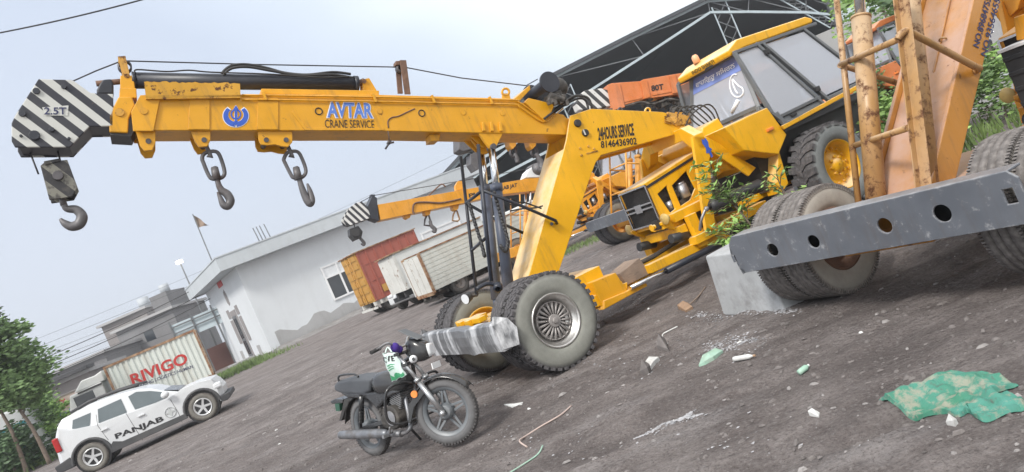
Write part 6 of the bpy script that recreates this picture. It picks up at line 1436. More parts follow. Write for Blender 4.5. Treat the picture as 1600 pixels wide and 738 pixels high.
# ---------------------------------------------------------------- white building
M_['wall_white'] = wall_mat('whitewashed_wall', (0.66, 0.69, 0.72), (0.45, 0.46, 0.46), .35, .85, .06)
M_['parapet'] = wall_mat('weathered_parapet', (0.52, 0.56, 0.59), (0.32, 0.33, 0.34), .5, .85, .1)
M_['stone'] = wall_mat('grey_stone_cladding', (0.30, 0.28, 0.28), (0.2, 0.18, 0.18), .4, .8, .15)
M_['cement'] = wall_mat('bare_cement', (0.40, 0.40, 0.405), (0.22, 0.21, 0.2), .5, .9, .12)
M_['soil_pile'] = mat('grey_earth', (0.22, 0.21, 0.205), .95, 0, .3, 1.5, bump=.5, bscale=6)
M_['cement_block'] = mat('cast_cement', (0.40, 0.415, 0.43), .9, 0, .2, 2, dirt=(0.24, 0.24, 0.245), damt=(.46, .72), dscale=3.5, bump=.15, bscale=25)
M_['brick'] = wall_mat('red_brick_wall', (0.13, 0.062, 0.052), (0.09, 0.05, 0.045), .5, .9, .25, .4)
FU = Frame((-16.9, 48.0, 0), 32)
BU = thing('white_building', 'low white building with overhanging parapet beside the parked trucks', 'building', FU.loc, FU.deg)
def build_white():
    r = BU; S = FU.S; ZP = 5.85; LX, LY = 18.8, 12.6
    m = MB(); m.bb((0, 0, -.2), (LX, LY, ZP)); m.build('wall', M_['wall_white'], r)
    m = MB(); m.bb((-1.1, -1.0, ZP + .002), (LX + .5, LY + 1.0, ZP + .18)); m.bb((-1.1, -1.0, ZP + .18), (LX + .5, -.8, ZP + .85)); m.bb((-1.1, -.8, ZP + .18), (-.9, LY + 1.0, ZP + .85)); m.build('parapet', M_['parapet'], r)
    m = MB(); m.bb((-1.14, -1.04, ZP + .851), (LX + .5, -.78, ZP + .93)); m.bb((-1.14, -.78, ZP + .851), (-.88, LY + 1, ZP + .93)); m.build('parapet_coping', M_['parapet'], r)
    # windows
    for (px0, py0, px1, py1) in ((504, 426, 556, 462), (660, 372, 704, 400)):
        a, b = S(px0, py0, 0), S(px1, py1, 0); x0, x1, zt, zb = a.x, b.x, max(a.z, b.z) , min(a.z, b.z)
        zt, zb = a.z + .3, a.z - 2.0; x1 = x0 + 3.3
        m = MB(); m.bb((x0, -.02, zb), (x1, -.004, zt)); g = m.build('window', M_['dark_glass'], r)
        m = MB()
        for z in (zb, zt - .75, zt): m.bb((x0 - .06, -.09, z - .06), (x1 + .06, -.021, z + .06))
        for x in (x0, x0 + 1.05, x1): m.bb((x - .06, -.092, zb), (x + .06, -.0205, zt))
        m.build('window_frame', M_['white_paint'], g)
        m = MB(); m.bb((x0 + .06, -.03, zt - .69), (x1 - .06, -.0205, zt - .06)); m.build('window_light', M_['lampglass'], g)
    # left face: stone bands round a narrow door
    X = lambda px, py: FU.Q(px, py, 0)
    m = MB(); dr = [X(352, 490), X(362, 487), X(390, 548), X(378, 553)]; y0, y1 = dr[0].y, dr[1].y
    yc = (X(370, 520).y + X(385, 516).y) / 2
    def pan(ya, yb, za, zb, mt, nm, d=.04):
        m = MB(); m.bb((-d, ya, za), (-.002, yb, zb)); return m.build(nm, mt, r)
    pan(yc - .9, yc + .9, .1, 3.6, M_['stone'], 'door_surround', .05)
    dd = pan(yc - .55, yc + .55, .1, 3.2, M_['frame_grey'], 'door', .08)
    for y in (-.25, .25): m = MB(); m.bb((-.10, yc + y - .14, 1.5), (-.081, yc + y + .14, 3.0)); m.bb((-.10, yc + y - .14, .3), (-.081, yc + y + .14, 1.3)); m.build('door_glass', M_['dark_glass'], dd)
    for sg in (-1, 1): pan(yc + sg * 1.6 - .4, yc + sg * 1.6 + .4, 1.2, 3.0, M_['stone'], 'stone_panel'); pan(yc + sg * 1.6 - .4, yc + sg * 1.6 + .4, 3.15, 3.8, M_['stone'], 'stone_panel'); pan(yc + sg * 3.0 - .5, yc + sg * 3.0 + .5, -.1, .7, M_['cement'], 'damp_patch', .006)
    m = MB(); m.ext([(-.03, yc - .35, 4.1), (-.03, yc + .05, 4.0), (-.03, yc + .35, 4.2), (-.03, yc + .4, 4.9), (-.03, yc + .1, 5.1), (-.03, yc, 4.7), (-.03, yc - .15, 5.2), (-.03, yc - .4, 4.8)], (.028, 0, 0)); m.build('stone_motif', M_['stone'], r)
    pan(yc - .7, yc + .9, 5.45, 5.84, M_['letter_red'], 'lintel_band', .05)
    m = MB(); m.bb((-1.6, yc - 1.1, -.1), (-.06, yc + 1.1, .12)); m.build('door_step', M_['cement'], r)
    # plaster fallen away at the foot of the long wall
    random.seed(5)
    pts = [(.6, -.1)]; x = .6
    while x < 17.5: pts.append((x, .75 + .6 * mnoise.noise(Vector((x * .7, 1, 0))) + .03 * x + random.uniform(-.1, .1))); x += .35
    pts.append((17.6, -.1)); m = MB(); m.ext([(a, -.012, max(-.1, b)) for a, b in pts], (0, .008, 0)); m.build('bare_plaster', M_['cement'], r)
    # reinforcing bars standing on the roof
    for px in (408, 414, 420, 428): a = S(px, 372, -.3); m = MB(); m.cyl((a.x, .2, ZP + .1), (a.x - .1, .2, ZP + 2.0), .035, n=6); m.build('reinforcing_bar', M_['frame_grey'], r)
build_white()
def spoil():
    rows = []; 
    for i in range(60):
        row = []
        for k in range(9):
            x = -.5 + 19 * i / 59; y = -.2 - 3.2 * k / 8; h = (1 - k / 8) ** 1.7 * (.12 + .22 * mnoise.noise(Vector((x * .6, y, 3))) + .012 * x) + .08 * mnoise.noise(Vector((x * 2, y * 2, 1)))
            row.append(FU.M @ Vector((x, y, max(-.05, h) if k < 8 else -.06)))
        rows.append(row)
    m = MB(); m.grid(rows); tag(m.build('spoil_heap', M_['soil_pile'], fix=False), kind='structure')
spoil()
# ---------------------------------------------------------------- the big open shed
M_['shed_sheet'] = mat('dark_roof_sheet', (0.045, 0.05, 0.057), .6, 0, .1, .3)
M_['truss'] = mat('pale_blue_steel', (0.42, 0.50, 0.54), .5, .1, .1, 1, dust=(.3, .3, .3), dustamt=.3)
M_['truss_dark'] = mat('grey_steel', (0.13, 0.14, 0.15), .6, .1, .1, 1)
M_['shed_wall'] = wall_mat('pale_sheet_wall', (0.50, 0.58, 0.62), (0.34, 0.38, 0.4), .3, .6, .05)
def build_shed():
    Y0, Y1 = 64.0, 108.0
    r = thing('open_shed', 'large dark open shed with arched roof and steel trusses behind the cranes', 'shed', (16, Y0, 0), 0)
    prof = [(-11, 3.6), (-7, 5.5), (-3.3, 7.3), (-.6, 8.5), (3.5, 10.1), (8.5, 11.35), (16, 11.8), (23.2, 12.1), (26.5, 10.95), (31, 9.1), (36, 6.6), (41, 3.6)]
    o = lambda x: x - 16
    m = MB(); n = len(prof); rows = [[Vector((o(x), 0, z)), Vector((o(x), Y1 - Y0, z))] for x, z in prof]; m.grid(rows, smooth=False); rows = [[Vector((o(x), 0, z + .18)), Vector((o(x), Y1 - Y0, z + .18))] for x, z in prof]; m.grid(rows, smooth=False)
    for i in range(n - 1): (x0, z0), (x1, z1) = prof[i], prof[i + 1]; m.ext([(o(x0), -.12, z0 - .05), (o(x1), -.12, z1 - .05), (o(x1), -.12, z1 + .25), (o(x0), -.12, z0 + .25)], (0, .12, 0))
    m.build('roof', M_['shed_sheet'], r)
    m = MB(); m.ext([(o(x), Y1 - Y0 - .1, z) for x, z in prof] + [(o(41), Y1 - Y0 - .1, 0), (o(-11), Y1 - Y0 - .1, 0)], (0, .1, 0)); m.bb((o(-11), 0, 0), (o(-10.9), Y1 - Y0, 3.6)); m.bb((o(40.9), 0, 0), (o(41), Y1 - Y0, 3.6)); m.build('back_wall', M_['shed_sheet'], r)
    m = MB(); m.ext([(o(33), 0, 0), (o(41), 0, 0), (o(41), 0, 3.5), (o(36), 0, 6.5), (o(33), 0, 8.0)], (0, .1, 0)); m.build('gable_sheet', M_['shed_wall'], r)
    low = [(-10, 2.8), (-6, 4.4), (-2.4, 5.7), (.3, 6.6), (4, 7.6), (9, 8.7), (16.4, 9.9), (23, 11.05), (26, 9.8), (30.5, 7.8), (35, 5.4), (40, 2.8)]
    for yy in (.35,):
        m = MB()
        for i in range(n - 1):
            a = prof[i]; b = prof[i + 1]; m.beam((o(a[0]), yy, a[1] - .12), (o(b[0]), yy, b[1] - .12), .16, .20)
        m.build('truss_chord', M_['truss'] if yy < 1 else M_['truss_dark'], r)
        m = MB()
        for i in range(n - 1): a = low[i]; b = low[i + 1]; m.beam((o(a[0]), yy, a[1]), (o(b[0]), yy, b[1]), .16, .20)
        m.build('truss_chord', M_['truss'] if yy < 1 else M_['truss_dark'], r)
        m = MB()
        for i in range(n - 1):
            for f in (0,):
                a = Vector((o(prof[i][0] + f * (prof[i + 1][0] - prof[i][0])), yy, prof[i][1] + f * (prof[i + 1][1] - prof[i][1]) - .12)); b = Vector((o(low[i][0] + (f + 1) * (low[i + 1][0] - low[i][0])), yy, low[i][1] + (f + 1) * (low[i + 1][1] - low[i][1])))
                c = Vector((o(low[i][0] + f * (low[i + 1][0] - low[i][0])), yy, low[i][1] + f * (low[i + 1][1] - low[i][1]))); m.beam(a, b, .08, .08); m.beam(a, c, .08, .08)
        m.build('truss_web', M_['truss_dark'], r)
    for (a, b) in (((-2, 5.2), (9, 6.0)), ((-2, 7.2), (6, 8.0))): m = MB(); m.beam((o(a[0]), .5, a[1]), (o(b[0]), .5, b[1]), .18, .22); m.build('tie_beam', M_['truss'], r)
    def lattice(x0, x1, z0, z1, dx=0.0):
        m = MB(); k = 9
        for x in (x0, x1): m.beam((o(x), .4, z0), (o(x + dx), .4, z1), .10, .10)
        m.build('lattice_post', M_['truss'], r)
        m = MB()
        for i in range(k):
            u, v = i / k, (i + 1) / k; A = (o(x0 + dx * u), .4, z0 + (z1 - z0) * u); B = (o(x1 + dx * v), .4, z0 + (z1 - z0) * v); C = (o(x1 + dx * u), .4, z0 + (z1 - z0) * u); D = (o(x0 + dx * v), .4, z0 + (z1 - z0) * v); m.beam(A, B, .06, .06); m.beam(C, D, .06, .06)
        m.build('lattice_web', M_['truss_dark'], r)
    lattice(23.3, 24.6, 0, 11.4); lattice(8.4, 9.7, 0, 10.2); lattice(31.9, 32.7, 5.8, 10.0, -3.2)
    m = MB(); m.bb((o(32.4), .2, 0), (o(32.9), .6, 8.6)); m.build('end_post', M_['truss_dark'], r)
build_shed()
# ---------------------------------------------------------------- grey unfinished houses and yard clutter on the left
M_['house_grey'] = wall_mat('grey_render', (0.20, 0.198, 0.205), (0.13, 0.127, 0.13), .5, .9, .15)
M_['house_pale'] = wall_mat('pale_render', (0.26, 0.24, 0.235), (0.17, 0.155, 0.15), .5, .9, .15)
M_['tank'] = mat('grey_water_tank', (0.42, 0.45, 0.48), .6, 0, .05, 2)
def house(label, px0, px1, pyt0, Y, depth, mt, storeys=2, extra=None, group='unfinished grey houses beyond the yard'):
    a = at(px0[0], px0[1], Y); b = at(px1[0], px1[1], Y); z = (a.z + b.z) / 2; x0, x1 = sorted((a.x, b.x))
    r = thing('grey_house', label, 'house', ((x0 + x1) / 2, Y, 0), 0, group); hw = (x1 - x0) / 2
    m = MB(); m.bb((-hw, 0, -.5), (hw, depth, z)); m.build('wall', mt, r)
    m = MB(); m.bb((-hw - .4, -.5, z + .002), (hw + .4, depth + .2, z + .3)); m.build('roof', M_['cement'], r)
    for s_ in range(storeys):
        zz = z - 1.9 - 3.1 * s_
        if zz < 1: break
        k = max(1, int(hw * 2 / 4))
        for i in range(k):
            if (i * 7 + s_ * 3) % 4 == 1: continue
            x = -hw + (i + .5) * 2 * hw / k; m = MB(); m.bb((x - .6, -.03, zz - .7), (x + .6, -.004, zz + .6)); m.build('window', M_['dark_glass'], r)
    return r, hw, z
r1, hw, z = house('tall grey unfinished house block standing behind the lettered container', (180, 519), (268, 484), 0, 92, 10, M_['house_grey'], 3)
m = MB(); m.bb((hw - 2.2, .5, z + .31), (hw - .05, 6, z + 2.3)); m.build('stair_tower', M_['house_grey'], r1)
m = MB(); m.cyl((hw - 1.1, 3, z + 2.3), (hw - 1.1, 3, z + 3.4), .6, n=16); m.build('water_tank', M_['tank'], r1)
r1, hw, z = house('pale house with open upper terrace left of the tall grey block', (158, 511), (226, 483), 0, 99, 9, M_['house_pale'], 3)
m = MB(); m.cyl((hw - 1.2, 3, z + .3), (hw - 1.2, 3, z + 1.7), .75, n=16); m.build('water_tank', M_['tank'], r1)
house('long low grey house with dark flat roof behind the truck cab', (70, 590), (162, 552), 0, 84, 9, M_['house_grey'], 2)
r1, hw, z = house('low dark roofed workshop nearest the leaning tree', (60, 614), (140, 582), 0, 70, 6, M_['house_pale'], 1)
m = MB(); m.bb((-hw - .6, -1.2, z + .31), (hw + .6, .2, z + .62)); m.build('roof_edge', M_['black'], r1)
# painted boundary wall with red and blue writing
FW = Frame((-33.5, 47.0, 0), 22)
bw_ = thing('painted_wall', 'pinkish boundary wall painted with red and blue words behind the car roof', 'wall', FW.loc, FW.deg)
M_['wall_pink'] = wall_mat('pinkish_limewash', (0.50, 0.40, 0.36), (0.33, 0.27, 0.24), .4, .9)
a, b, c = FW.S(76, 628, 0), FW.S(142, 600, 0), FW.S(100, 670, 0)
m = MB(); m.bb((a.x, 0, -.1), (b.x + .6, .25, a.z)); m.build('wall_face', M_['wall_pink'], bw_)
m = MB(); m.bb((a.x - .05, -.05, a.z + .002), (b.x + .6, .3, a.z + .08)); m.build('wall_coping', M_['stone'], bw_)
lettering(bw_, 'CPP', M_['letter_red'], FW.S(87, 634, 0), FW.S(103, 628, 0), FW.S(85, 628, 0), (0, -1, 0), bold=.03)
lettering(bw_, 'WE CARE', M_['letter_red'], FW.S(89, 641, 0), FW.S(106, 634.5, 0), FW.S(88, 637.5, 0), (0, -1, 0), bold=.02)
lettering(bw_, 'GUJJAR', M_['letter_blue'], FW.S(91, 654, 0), FW.S(114, 643, 0), FW.S(89, 648, 0), (0, -1, 0), bold=.03)
lettering(bw_, 'AGRO', M_['letter_red'], FW.S(112, 624, 0), FW.S(126, 618, 0), FW.S(111, 619, 0), (0, -1, 0), bold=.02)
# brick wall, pale sheet gate, green shed and small white van in the gap
FB2 = Frame((-20.0, 60.0, 0), 15)
bk = thing('brick_wall', 'dark red brick wall between the container and the white building', 'wall', FB2.loc, FB2.deg)
a, b = FB2.S(318, 542, 0), FB2.S(366, 524, 0); m = MB(); m.bb((a.x - 2, 0, -.2), (b.x + .4, .3, a.z - .3)); m.build('wall_face', M_['brick'], bk)
gt = thing('sheet_fence', 'pale green sheet fence on dark posts above the brick wall', 'fence', (-20, 58, 0), 15)
FG2 = Frame((-20, 58, 0), 15); a, b, c = FG2.S(262, 500, 0), FG2.S(330, 476, 0), FG2.S(330, 505, 0)
m = MB(); m.bb((a.x, 0, c.z - .3), (b.x + 3, .06, b.z - .3)); m.build('fence_sheet', M_['shed_wall'], gt)
for k in range(5):
    x = a.x + (b.x + 3 - a.x) * k / 4; m = MB(); m.bb((x - .06, -.1, -.1), (x + .06, -.003, b.z)); m.build('fence_post', M_['frame_grey'], gt)
for z in (c.z + .3, b.z - .5): m = MB(); m.bb((a.x, -.16, z - .05), (b.x + 3, -.101, z + .05)); m.build('fence_rail', M_['frame_grey'], gt)
# street lamp and flag behind the roof
a = at(282, 412, 66); b = at(324, 508, 66); sl_ = thing('street_lamp', 'lit street lamp on a slim pole behind the white building', 'street lamp', (b.x, 66, 0), 0)
m = MB(); m.cyl((0, 0, -.1), (a.x - b.x, 0, a.z), .09, .06, n=8); m.build('pole', M_['frame_grey'], sl_)
mE2, N_, L_2, B_2 = nt('lit_street_lamp'); B_2.inputs['Emission Color'].default_value = (1, .95, .85, 1); B_2.inputs['Emission Strength'].default_value = 2.5
m = MB(); m.box((a.x - b.x, -.1, a.z + .15), (.55, .3, .30)); m.build('lamp_head', mE2, sl_, bevel=.05)
a = at(301, 335, 62); b = at(333, 416, 62); c = at(340, 438, 62); fl = thing('flag_pole', 'tall thin pole with a small tattered tan flag above the white roof', 'flag pole', (c.x, 62, 0), 0)
m = MB(); m.cyl((0, 0, 0), (a.x - c.x, 0, a.z), .07, .05, n=8); m.build('pole', M_['frame_grey'], fl)
M_['flag'] = mat('faded_tan_cloth', (0.23, 0.17, 0.13), .9, 0, .2, 3)
A, Bq, Cq = at(301, 336, 62), at(326, 352, 62), at(309, 356, 62); o_ = Vector((c.x, 62, 0)); m = MB()
rows = []
for i in range(7):
    u = i / 6; p, q = A.lerp(Bq, u), Cq.lerp(Bq, u); rows.append([p - o_ + Vector((0, .25 * math.sin(u * 5), 0)), (p + q) / 2 - o_ + Vector((0, .25 * math.sin(u * 5 + 1), 0)), q - o_ + Vector((0, .2 * math.sin(u * 5 + 2), 0))])
m.grid(rows); m.build('flag', M_['flag'], fl)
# ---------------------------------------------------------------- overhead wires
M_['cable'] = mat('black_cable', (0.015, 0.015, 0.017), .6, 0, .1, 3)
def wire(p, q, sag, rr, label, group=None):
    p = Vector(p); q = Vector(q); m = MB(); m.tube([p.lerp(q, i / 24) - Vector((0, 0, sag * (1 - (2 * i / 24 - 1) ** 2))) for i in range(25)], rr, 5)
    tag(m.build('overhead_wire', M_['cable']), label, 'wire', group)
wire(at(-120, 72, 16), at(330, -32, 15), .12, .017, 'single thick black wire crossing the top left sky corner')
for k, (y0, y1) in enumerate(((548, 382), (560, 396), (572, 410), (586, 424), (598, 436), (612, 450))):
    wire(at(-40, y0 + 20, 74), at(760, y1 - 165 + k * 6, 84), .7, .016 if k % 2 else .012, 'thin overhead wire in the bundle rising past the white roof', 'overhead wires above the houses')
for k, (y0, y1) in enumerate(((575, 472), (590, 486), (604, 500))):
    wire(at(30, y0, 58), at(330, y1 - 34, 58), .25, .03, 'thick dark wire among three crossing the grey house fronts', 'three thick wires before the houses')
# ---------------------------------------------------------------- trees and plants
def leaf_mat(name, c0, c1):
    m, N, L, B = nt(name); n = noise(N, L, 1.4, 3); n2 = noise(N, L, 17, 2)
    c = mixc(N, L, ramp(N, L, n2, .3, .7), c0, c1); L.new(mixc(N, L, ramp(N, L, n, .35, .7), c, tuple(q * 1.5 for q in c1)), B.inputs['Base Color']); B.inputs['Roughness'].default_value = .6
    B.inputs['Transmission Weight'].default_value = 0.0; return m
M_['leaf_dark'] = leaf_mat('dark_leaves', (0.035, 0.07, 0.03), (0.065, 0.115, 0.05)); M_['leaf_mid'] = leaf_mat('mid_leaves', (0.075, 0.135, 0.045), (0.13, 0.21, 0.075)); M_['leaf_light'] = leaf_mat('fresh_leaves', (0.13, 0.23, 0.055), (0.26, 0.41, 0.12)); M_['bark'] = mat('grey_bark', (0.16, 0.125, 0.10), .9, 0, .3, 8, bump=.4)
def leaves(m, c, n, spread, size, rnd):
    for _ in range(n):
        p = c + Vector([rnd.gauss(0, s) for s in spread]); d = Vector((rnd.uniform(-1, 1), rnd.uniform(-1, 1), rnd.uniform(-.6, .8))).normalized(); u, q = perp(d); s = size * rnd.uniform(.6, 1.3); q = q * .5
        m.add([p - u * s, p + q * s * .8, p + u * s, p - q * s * .8], [(0, 1, 2, 3)])
def tree(label, base, h, crown, n, leaf, seed, lean=(0, 0), group=None, name='leafy_tree', cat='tree', size=.12, trunk=.16, low=.35, trunks=1):
    rnd = random.Random(seed); r = thing(name, label, cat, base, 0, group); lm = MB()
    for t_ in range(trunks):
        off = Vector((t_ * .9 - .4 * (trunks - 1), .2 * t_, 0)); top = Vector((lean[0], lean[1], h * .75)) + off * .3
        tr = [off + Vector((0, 0, -.1)), off.lerp(top, .3) + Vector((.1, 0, 0)), off.lerp(top, .6) + Vector((-.08, .05, 0)), top]
        m = MB(); m.tube(spline(tr, 4), [trunk * (1 - .75 * i / 12) for i in range(13)], 8)
        for b_ in range(7):
            u = low + (1 - low) * rnd.random(); s0 = off.lerp(top, u); a = rnd.uniform(0, 6.28); L0 = crown[0] * rnd.uniform(.5, 1.0); e = s0 + Vector((math.cos(a) * L0, math.sin(a) * L0 * .8, h * rnd.uniform(.05, .25)))
            m.tube(spline([s0, s0.lerp(e, .5) + Vector((0, 0, .15)), e], 3), [trunk * .35, trunk * .3, trunk * .28, trunk * .22, trunk * .18, trunk * .12, trunk * .06], 6)
            for k in range(3): leaves(lm, s0.lerp(e, .5 + .25 * k), n // 40, (.35, .35, .22), size, rnd)
        m.build('trunk', M_['bark'], r)
    cc = Vector((lean[0], lean[1], h * .68))
    for _ in range(38):
        th = rnd.uniform(0, 6.28); ph = math.acos(rnd.uniform(-.9, 1)); rr = rnd.uniform(.55, 1.0); p = cc + Vector((crown[0] * rr * math.sin(ph) * math.cos(th), crown[0] * rr * math.sin(ph) * math.sin(th), crown[1] * rr * math.cos(ph)))
        leaves(lm, p, n // 55, (crown[0] * .15, crown[0] * .15, crown[1] * .08), size, rnd)
    lm.build('crown', leaf, r, fix=False); return r
g0 = gnd(53, 728); tb = Vector((g0.x, min(g0.y, 33.0), 0)); tb = at(53, 728, 31.0); tb.z = 0
tree('tall feathery tree with two bare leaning trunks standing left of the car', tb, 7.4, (1.75, 2.2), 10500, M_['leaf_mid'], 4, (-.1, 0), trunks=2, size=.13, trunk=.10, low=.35)
for i, (px, py, Y, h, lab, lf) in enumerate(((72, 712, 36, 2.0, 'rounded bush directly behind the tail of the white car', 'leaf_light'), (50, 716, 35, 2.6, 'tall leafy bush right behind the two leaning trunks', 'leaf_mid'), (20, 735, 32, 1.5, 'dark low bush at the foot of the bus', 'leaf_dark'), (62, 690, 46, 3.0, 'broad pale green bush far behind the leaning tree', 'leaf_light'))):
    q = at(px, py, Y); tree(lab, (q.x, Y, 0), h * 1.25, (1.7, h * .5), 4600, M_[lf], 20 + i, name='leafy_bush', cat='bush', size=.12, trunk=.05, low=.1, group='bushes by the leaning tree')
for i, (px, Y, h, cr, lab, lf) in enumerate(((1585, 15.5, 6.5, 1.7, 'dark leafed tree above the black ribbed box', 'leaf_dark'), (1545, 21, 5.0, 1.7, 'mid green tree beyond the crane column', 'leaf_mid'), (1462, 30, 7.5, 2.2, 'bright green tree top behind the grey plot wall', 'leaf_light'))):
    q = at(px, 200, Y); tree(lab, (q.x, Y, 0), h, (cr, h * .34), 3000, M_[lf], 40 + i, size=.13, trunk=.10)
for i, (px, py, h, s, lab) in enumerate(((1402, 266, .8, .34, 'light green shrub framed between the two orange rams'), (1545, 196, .75, .5, 'weedy shrub beyond the low kerb wall'), (1568, 185, .8, .45, 'leafy shrub below the black ribbed box'), (1385, 200, 1.1, .3, 'dark shrub behind the nearer orange ram'))):
    q = gnd(px, py) ; q = q * (min(1.0, 16 / q.y)); tree(lab, (q.x, q.y, 0), h * 1.5, (s, h * .45), 1500, M_['leaf_light' if i % 2 == 0 else 'leaf_mid'], 60 + i, name='shrub', cat='shrub', size=.05, trunk=.02, low=.1, group='shrubs along the kerb wall')
# sapling growing beside the tractor
def sapling(label, px, py, Y, h, seed, n, lean):
    rnd = random.Random(seed); q = at(px, py, Y); r = thing('sapling', label, 'sapling', (q.x, q.y, 0), 0, 'saplings by the twin tyres'); top = Vector((lean, .05, h)); m = MB(); st = spline([(0, 0, -.05), (lean * .4 + .04, 0, h * .4), (lean * .8 - .02, .02, h * .75), top], 5); m.tube(st, [.014 * (1 - .7 * i / 15) for i in range(16)], 6); lm = MB()
    for b in range(n):
        u = rnd.uniform(.2, 1.0); s0 = st[int(u * 15)]; a = rnd.uniform(0, 6.28); L0 = rnd.uniform(.14, .34) * (1.15 - .5 * u); e = s0 + Vector((math.cos(a) * L0, math.sin(a) * L0, rnd.uniform(.02, .16))); m.tube([s0, s0.lerp(e, .5) + Vector((0, 0, .03)), e], .004, 5)
        for k in range(9):
            p = s0.lerp(e, .35 + .08 * k) + Vector((0, 0, .015)); d = Vector((rnd.uniform(-1, 1), rnd.uniform(-1, 1), rnd.uniform(-.3, .5))).normalized(); nn = perp(d)[0]; s = rnd.uniform(.03, .058); lm.add([p, p + d * s + nn * s * .42, p + d * s * 2.1, p + d * s - nn * s * .42], [(0, 1, 2, 3)])
    m.build('stem', M_['bark'], r); lm.build('foliage', M_['leaf_light'], r, fix=False)
sapling('leafy green sapling growing in front of the black air tank', 1187, 372, 7.9, 1.35, 3, 52, -.16)
sapling('small bright sapling low beside the frame rail', 1160, 368, 7.7, .70, 8, 26, -.1)
sapling('tiny sapling peeping over the twin tyres', 1248, 330, 8.2, .95, 9, 16, -.05)
# tall grass and weeds along the plots
M_['grass'] = leaf_mat('grass_blades', (0.07, 0.12, 0.035), (0.13, 0.19, 0.06))
def grass(spots, seed):
    rnd = random.Random(seed); m = MB()
    for (cx, cy, rx, ry, n, h) in spots:
        for _ in range(n):
            p = Vector((cx + rnd.gauss(0, rx), cy + rnd.gauss(0, ry), 0)); a = rnd.uniform(0, 6.28); hh = h * rnd.uniform(.4, 1.2); d = Vector((math.cos(a), math.sin(a), 0)); w_ = d * h * .10; t = Vector((rnd.uniform(-.4, .4) * hh, rnd.uniform(-.4, .4) * hh, hh)); m.add([p - w_, p + w_, p + t], [(0, 1, 2)])
    tag(m.build('grass', M_['grass'], fix=False), 'patchy green grass at the yard edges', 'grass', None, 'stuff')
sp = []
for px, py, rx, ry, n, h in ((368, 578, .9, 1.6, 700, .28), (392, 572, .8, 1.4, 700, .26), (345, 590, .8, 1.2, 500, .3), (418, 562, .8, .8, 400, .22), (60, 725, 1.6, 2, 900, .4), (30, 735, 1.5, 2, 700, .4), (895, 392, .7, .5, 500, .12), (915, 380, .6, .5, 400, .12), (1405, 268, .5, .5, 300, .25), (1550, 205, 1.2, .6, 500, .25)):
    q = gnd(px, py); q = q * min(1.0, 45 / max(q.y, 1)); sp.append((q.x, q.y, rx, ry, n, h))
grass(sp, 12)
# kerb wall, grey plot wall and bits beyond on the right
FK = Frame((8.0, 13.8, 0), 22)
kw = thing('kerb_wall', 'low rendered kerb wall behind the front crane column', 'wall', FK.loc, FK.deg)
m = MB(); m.bb((-3.5, 0, -.1), (14, .22, .38)); m.build('wall_face', M_['cement'], kw); m = MB(); m.bb((-3.5, -.03, .382), (14, .25, .44)); m.build('wall_coping', M_['parapet'], kw)
pw = thing('plot_wall', 'tall grey cement plot wall beyond the orange cab roof', 'wall', (17.5, 36, 0), 5); m = MB(); m.bb((-3, 0, -.1), (30, .3, 3.9)); m.build('wall_face', M_['cement'], pw)
M_['car_red'] = mat('red_vehicle_paint', (0.45, 0.03, 0.03), .3, 0, .05, 2); 
for px, Y, mt, lab in ((1540, 24, 'car_red', 'red motorcycle parked beyond the kerb wall'), (1552, 22.5, 'black', 'black motorcycle parked beyond the kerb wall')):
    q = at(px, 125, Y); pv = thing('parked_motorcycle', lab, 'motorcycle', (q.x, Y, 0), 30, 'motorcycles parked beyond the kerb wall')
    for x in (-.6, .6): m = MB(); m.tube(disc_loop((x, 0, .3), (1, 0, 0), (0, 0, 1), .27, 20), .05, 8, closed=True); m.build('wheel', M_['black'], pv)
    m = MB(); m.prism([(-.75, .75), (-.1, .72), (.35, .95), (.6, .85), (.5, .55), (.1, .3), (-.3, .35), (-.6, .6)], -.12, .12); m.build('body', M_[mt], pv, bevel=.05)
    m = MB(); m.tube([(.35, -.35, 1.05), (.42, 0, 1.0), (.35, .35, 1.05)], .02, 6); m.cyl((.42, 0, 1.0), (.6, 0, .3), .03, n=8); m.build('handlebar', M_['chrome'], pv)
# bus at the left edge
q = at(-25, 700, 27); bs = thing('bus', 'white and teal bus cut off at the left edge behind the trunks', 'bus', (q.x - 6.3, 32, 0), 18)
M_['teal'] = mat('teal_bus_paint', (0.04, 0.22, 0.26), .35, 0, .06, 2)
m = MB(); m.bb((-4, 0, .45), (4, 2.3, 2.75)); m.build('body', M_['car_white'], bs, bevel=.12, seg=3)
m = MB(); m.bb((-4, -.006, .6), (3.98, -.001, 1.05)); m.bb((-4, -.006, 1.95), (3.98, -.001, 2.1)); m.build('teal_stripe', M_['teal'], bs)
for k in range(6): m = MB(); m.bb((-3.7 + 1.25 * k, -.010, 1.25), (-2.6 + 1.25 * k, -.002, 1.88)); m.build('side_window', M_['dark_glass'], bs)
for x in (-2.4, 2.5): m = MB(); m.cyl((x, -.03, .45), (x, .25, .45), .45, n=24); m.build('wheel', M_['lorry_tyre'], bs)

# ---------------------------------------------------------------- thin monsoon haze over the whole yard
hz = bpy.data.materials.new('haze_air'); hz.use_nodes = True; hn_ = hz.node_tree.nodes; hn_.clear()
ho_ = hn_.new('ShaderNodeOutputMaterial'); hv_ = hn_.new('ShaderNodeVolumePrincipled'); hv_.inputs['Color'].default_value = (.88, .91, .96, 1); hv_.inputs['Density'].default_value = 0.0011; hv_.inputs['Anisotropy'].default_value = 0.2
hz.node_tree.links.new(hv_.outputs[0], ho_.inputs['Volume'])
m = MB(); m.bb((-650, -70, -1.2), (650, 1250, 40)); tag(m.build('haze', hz), kind='stuff')
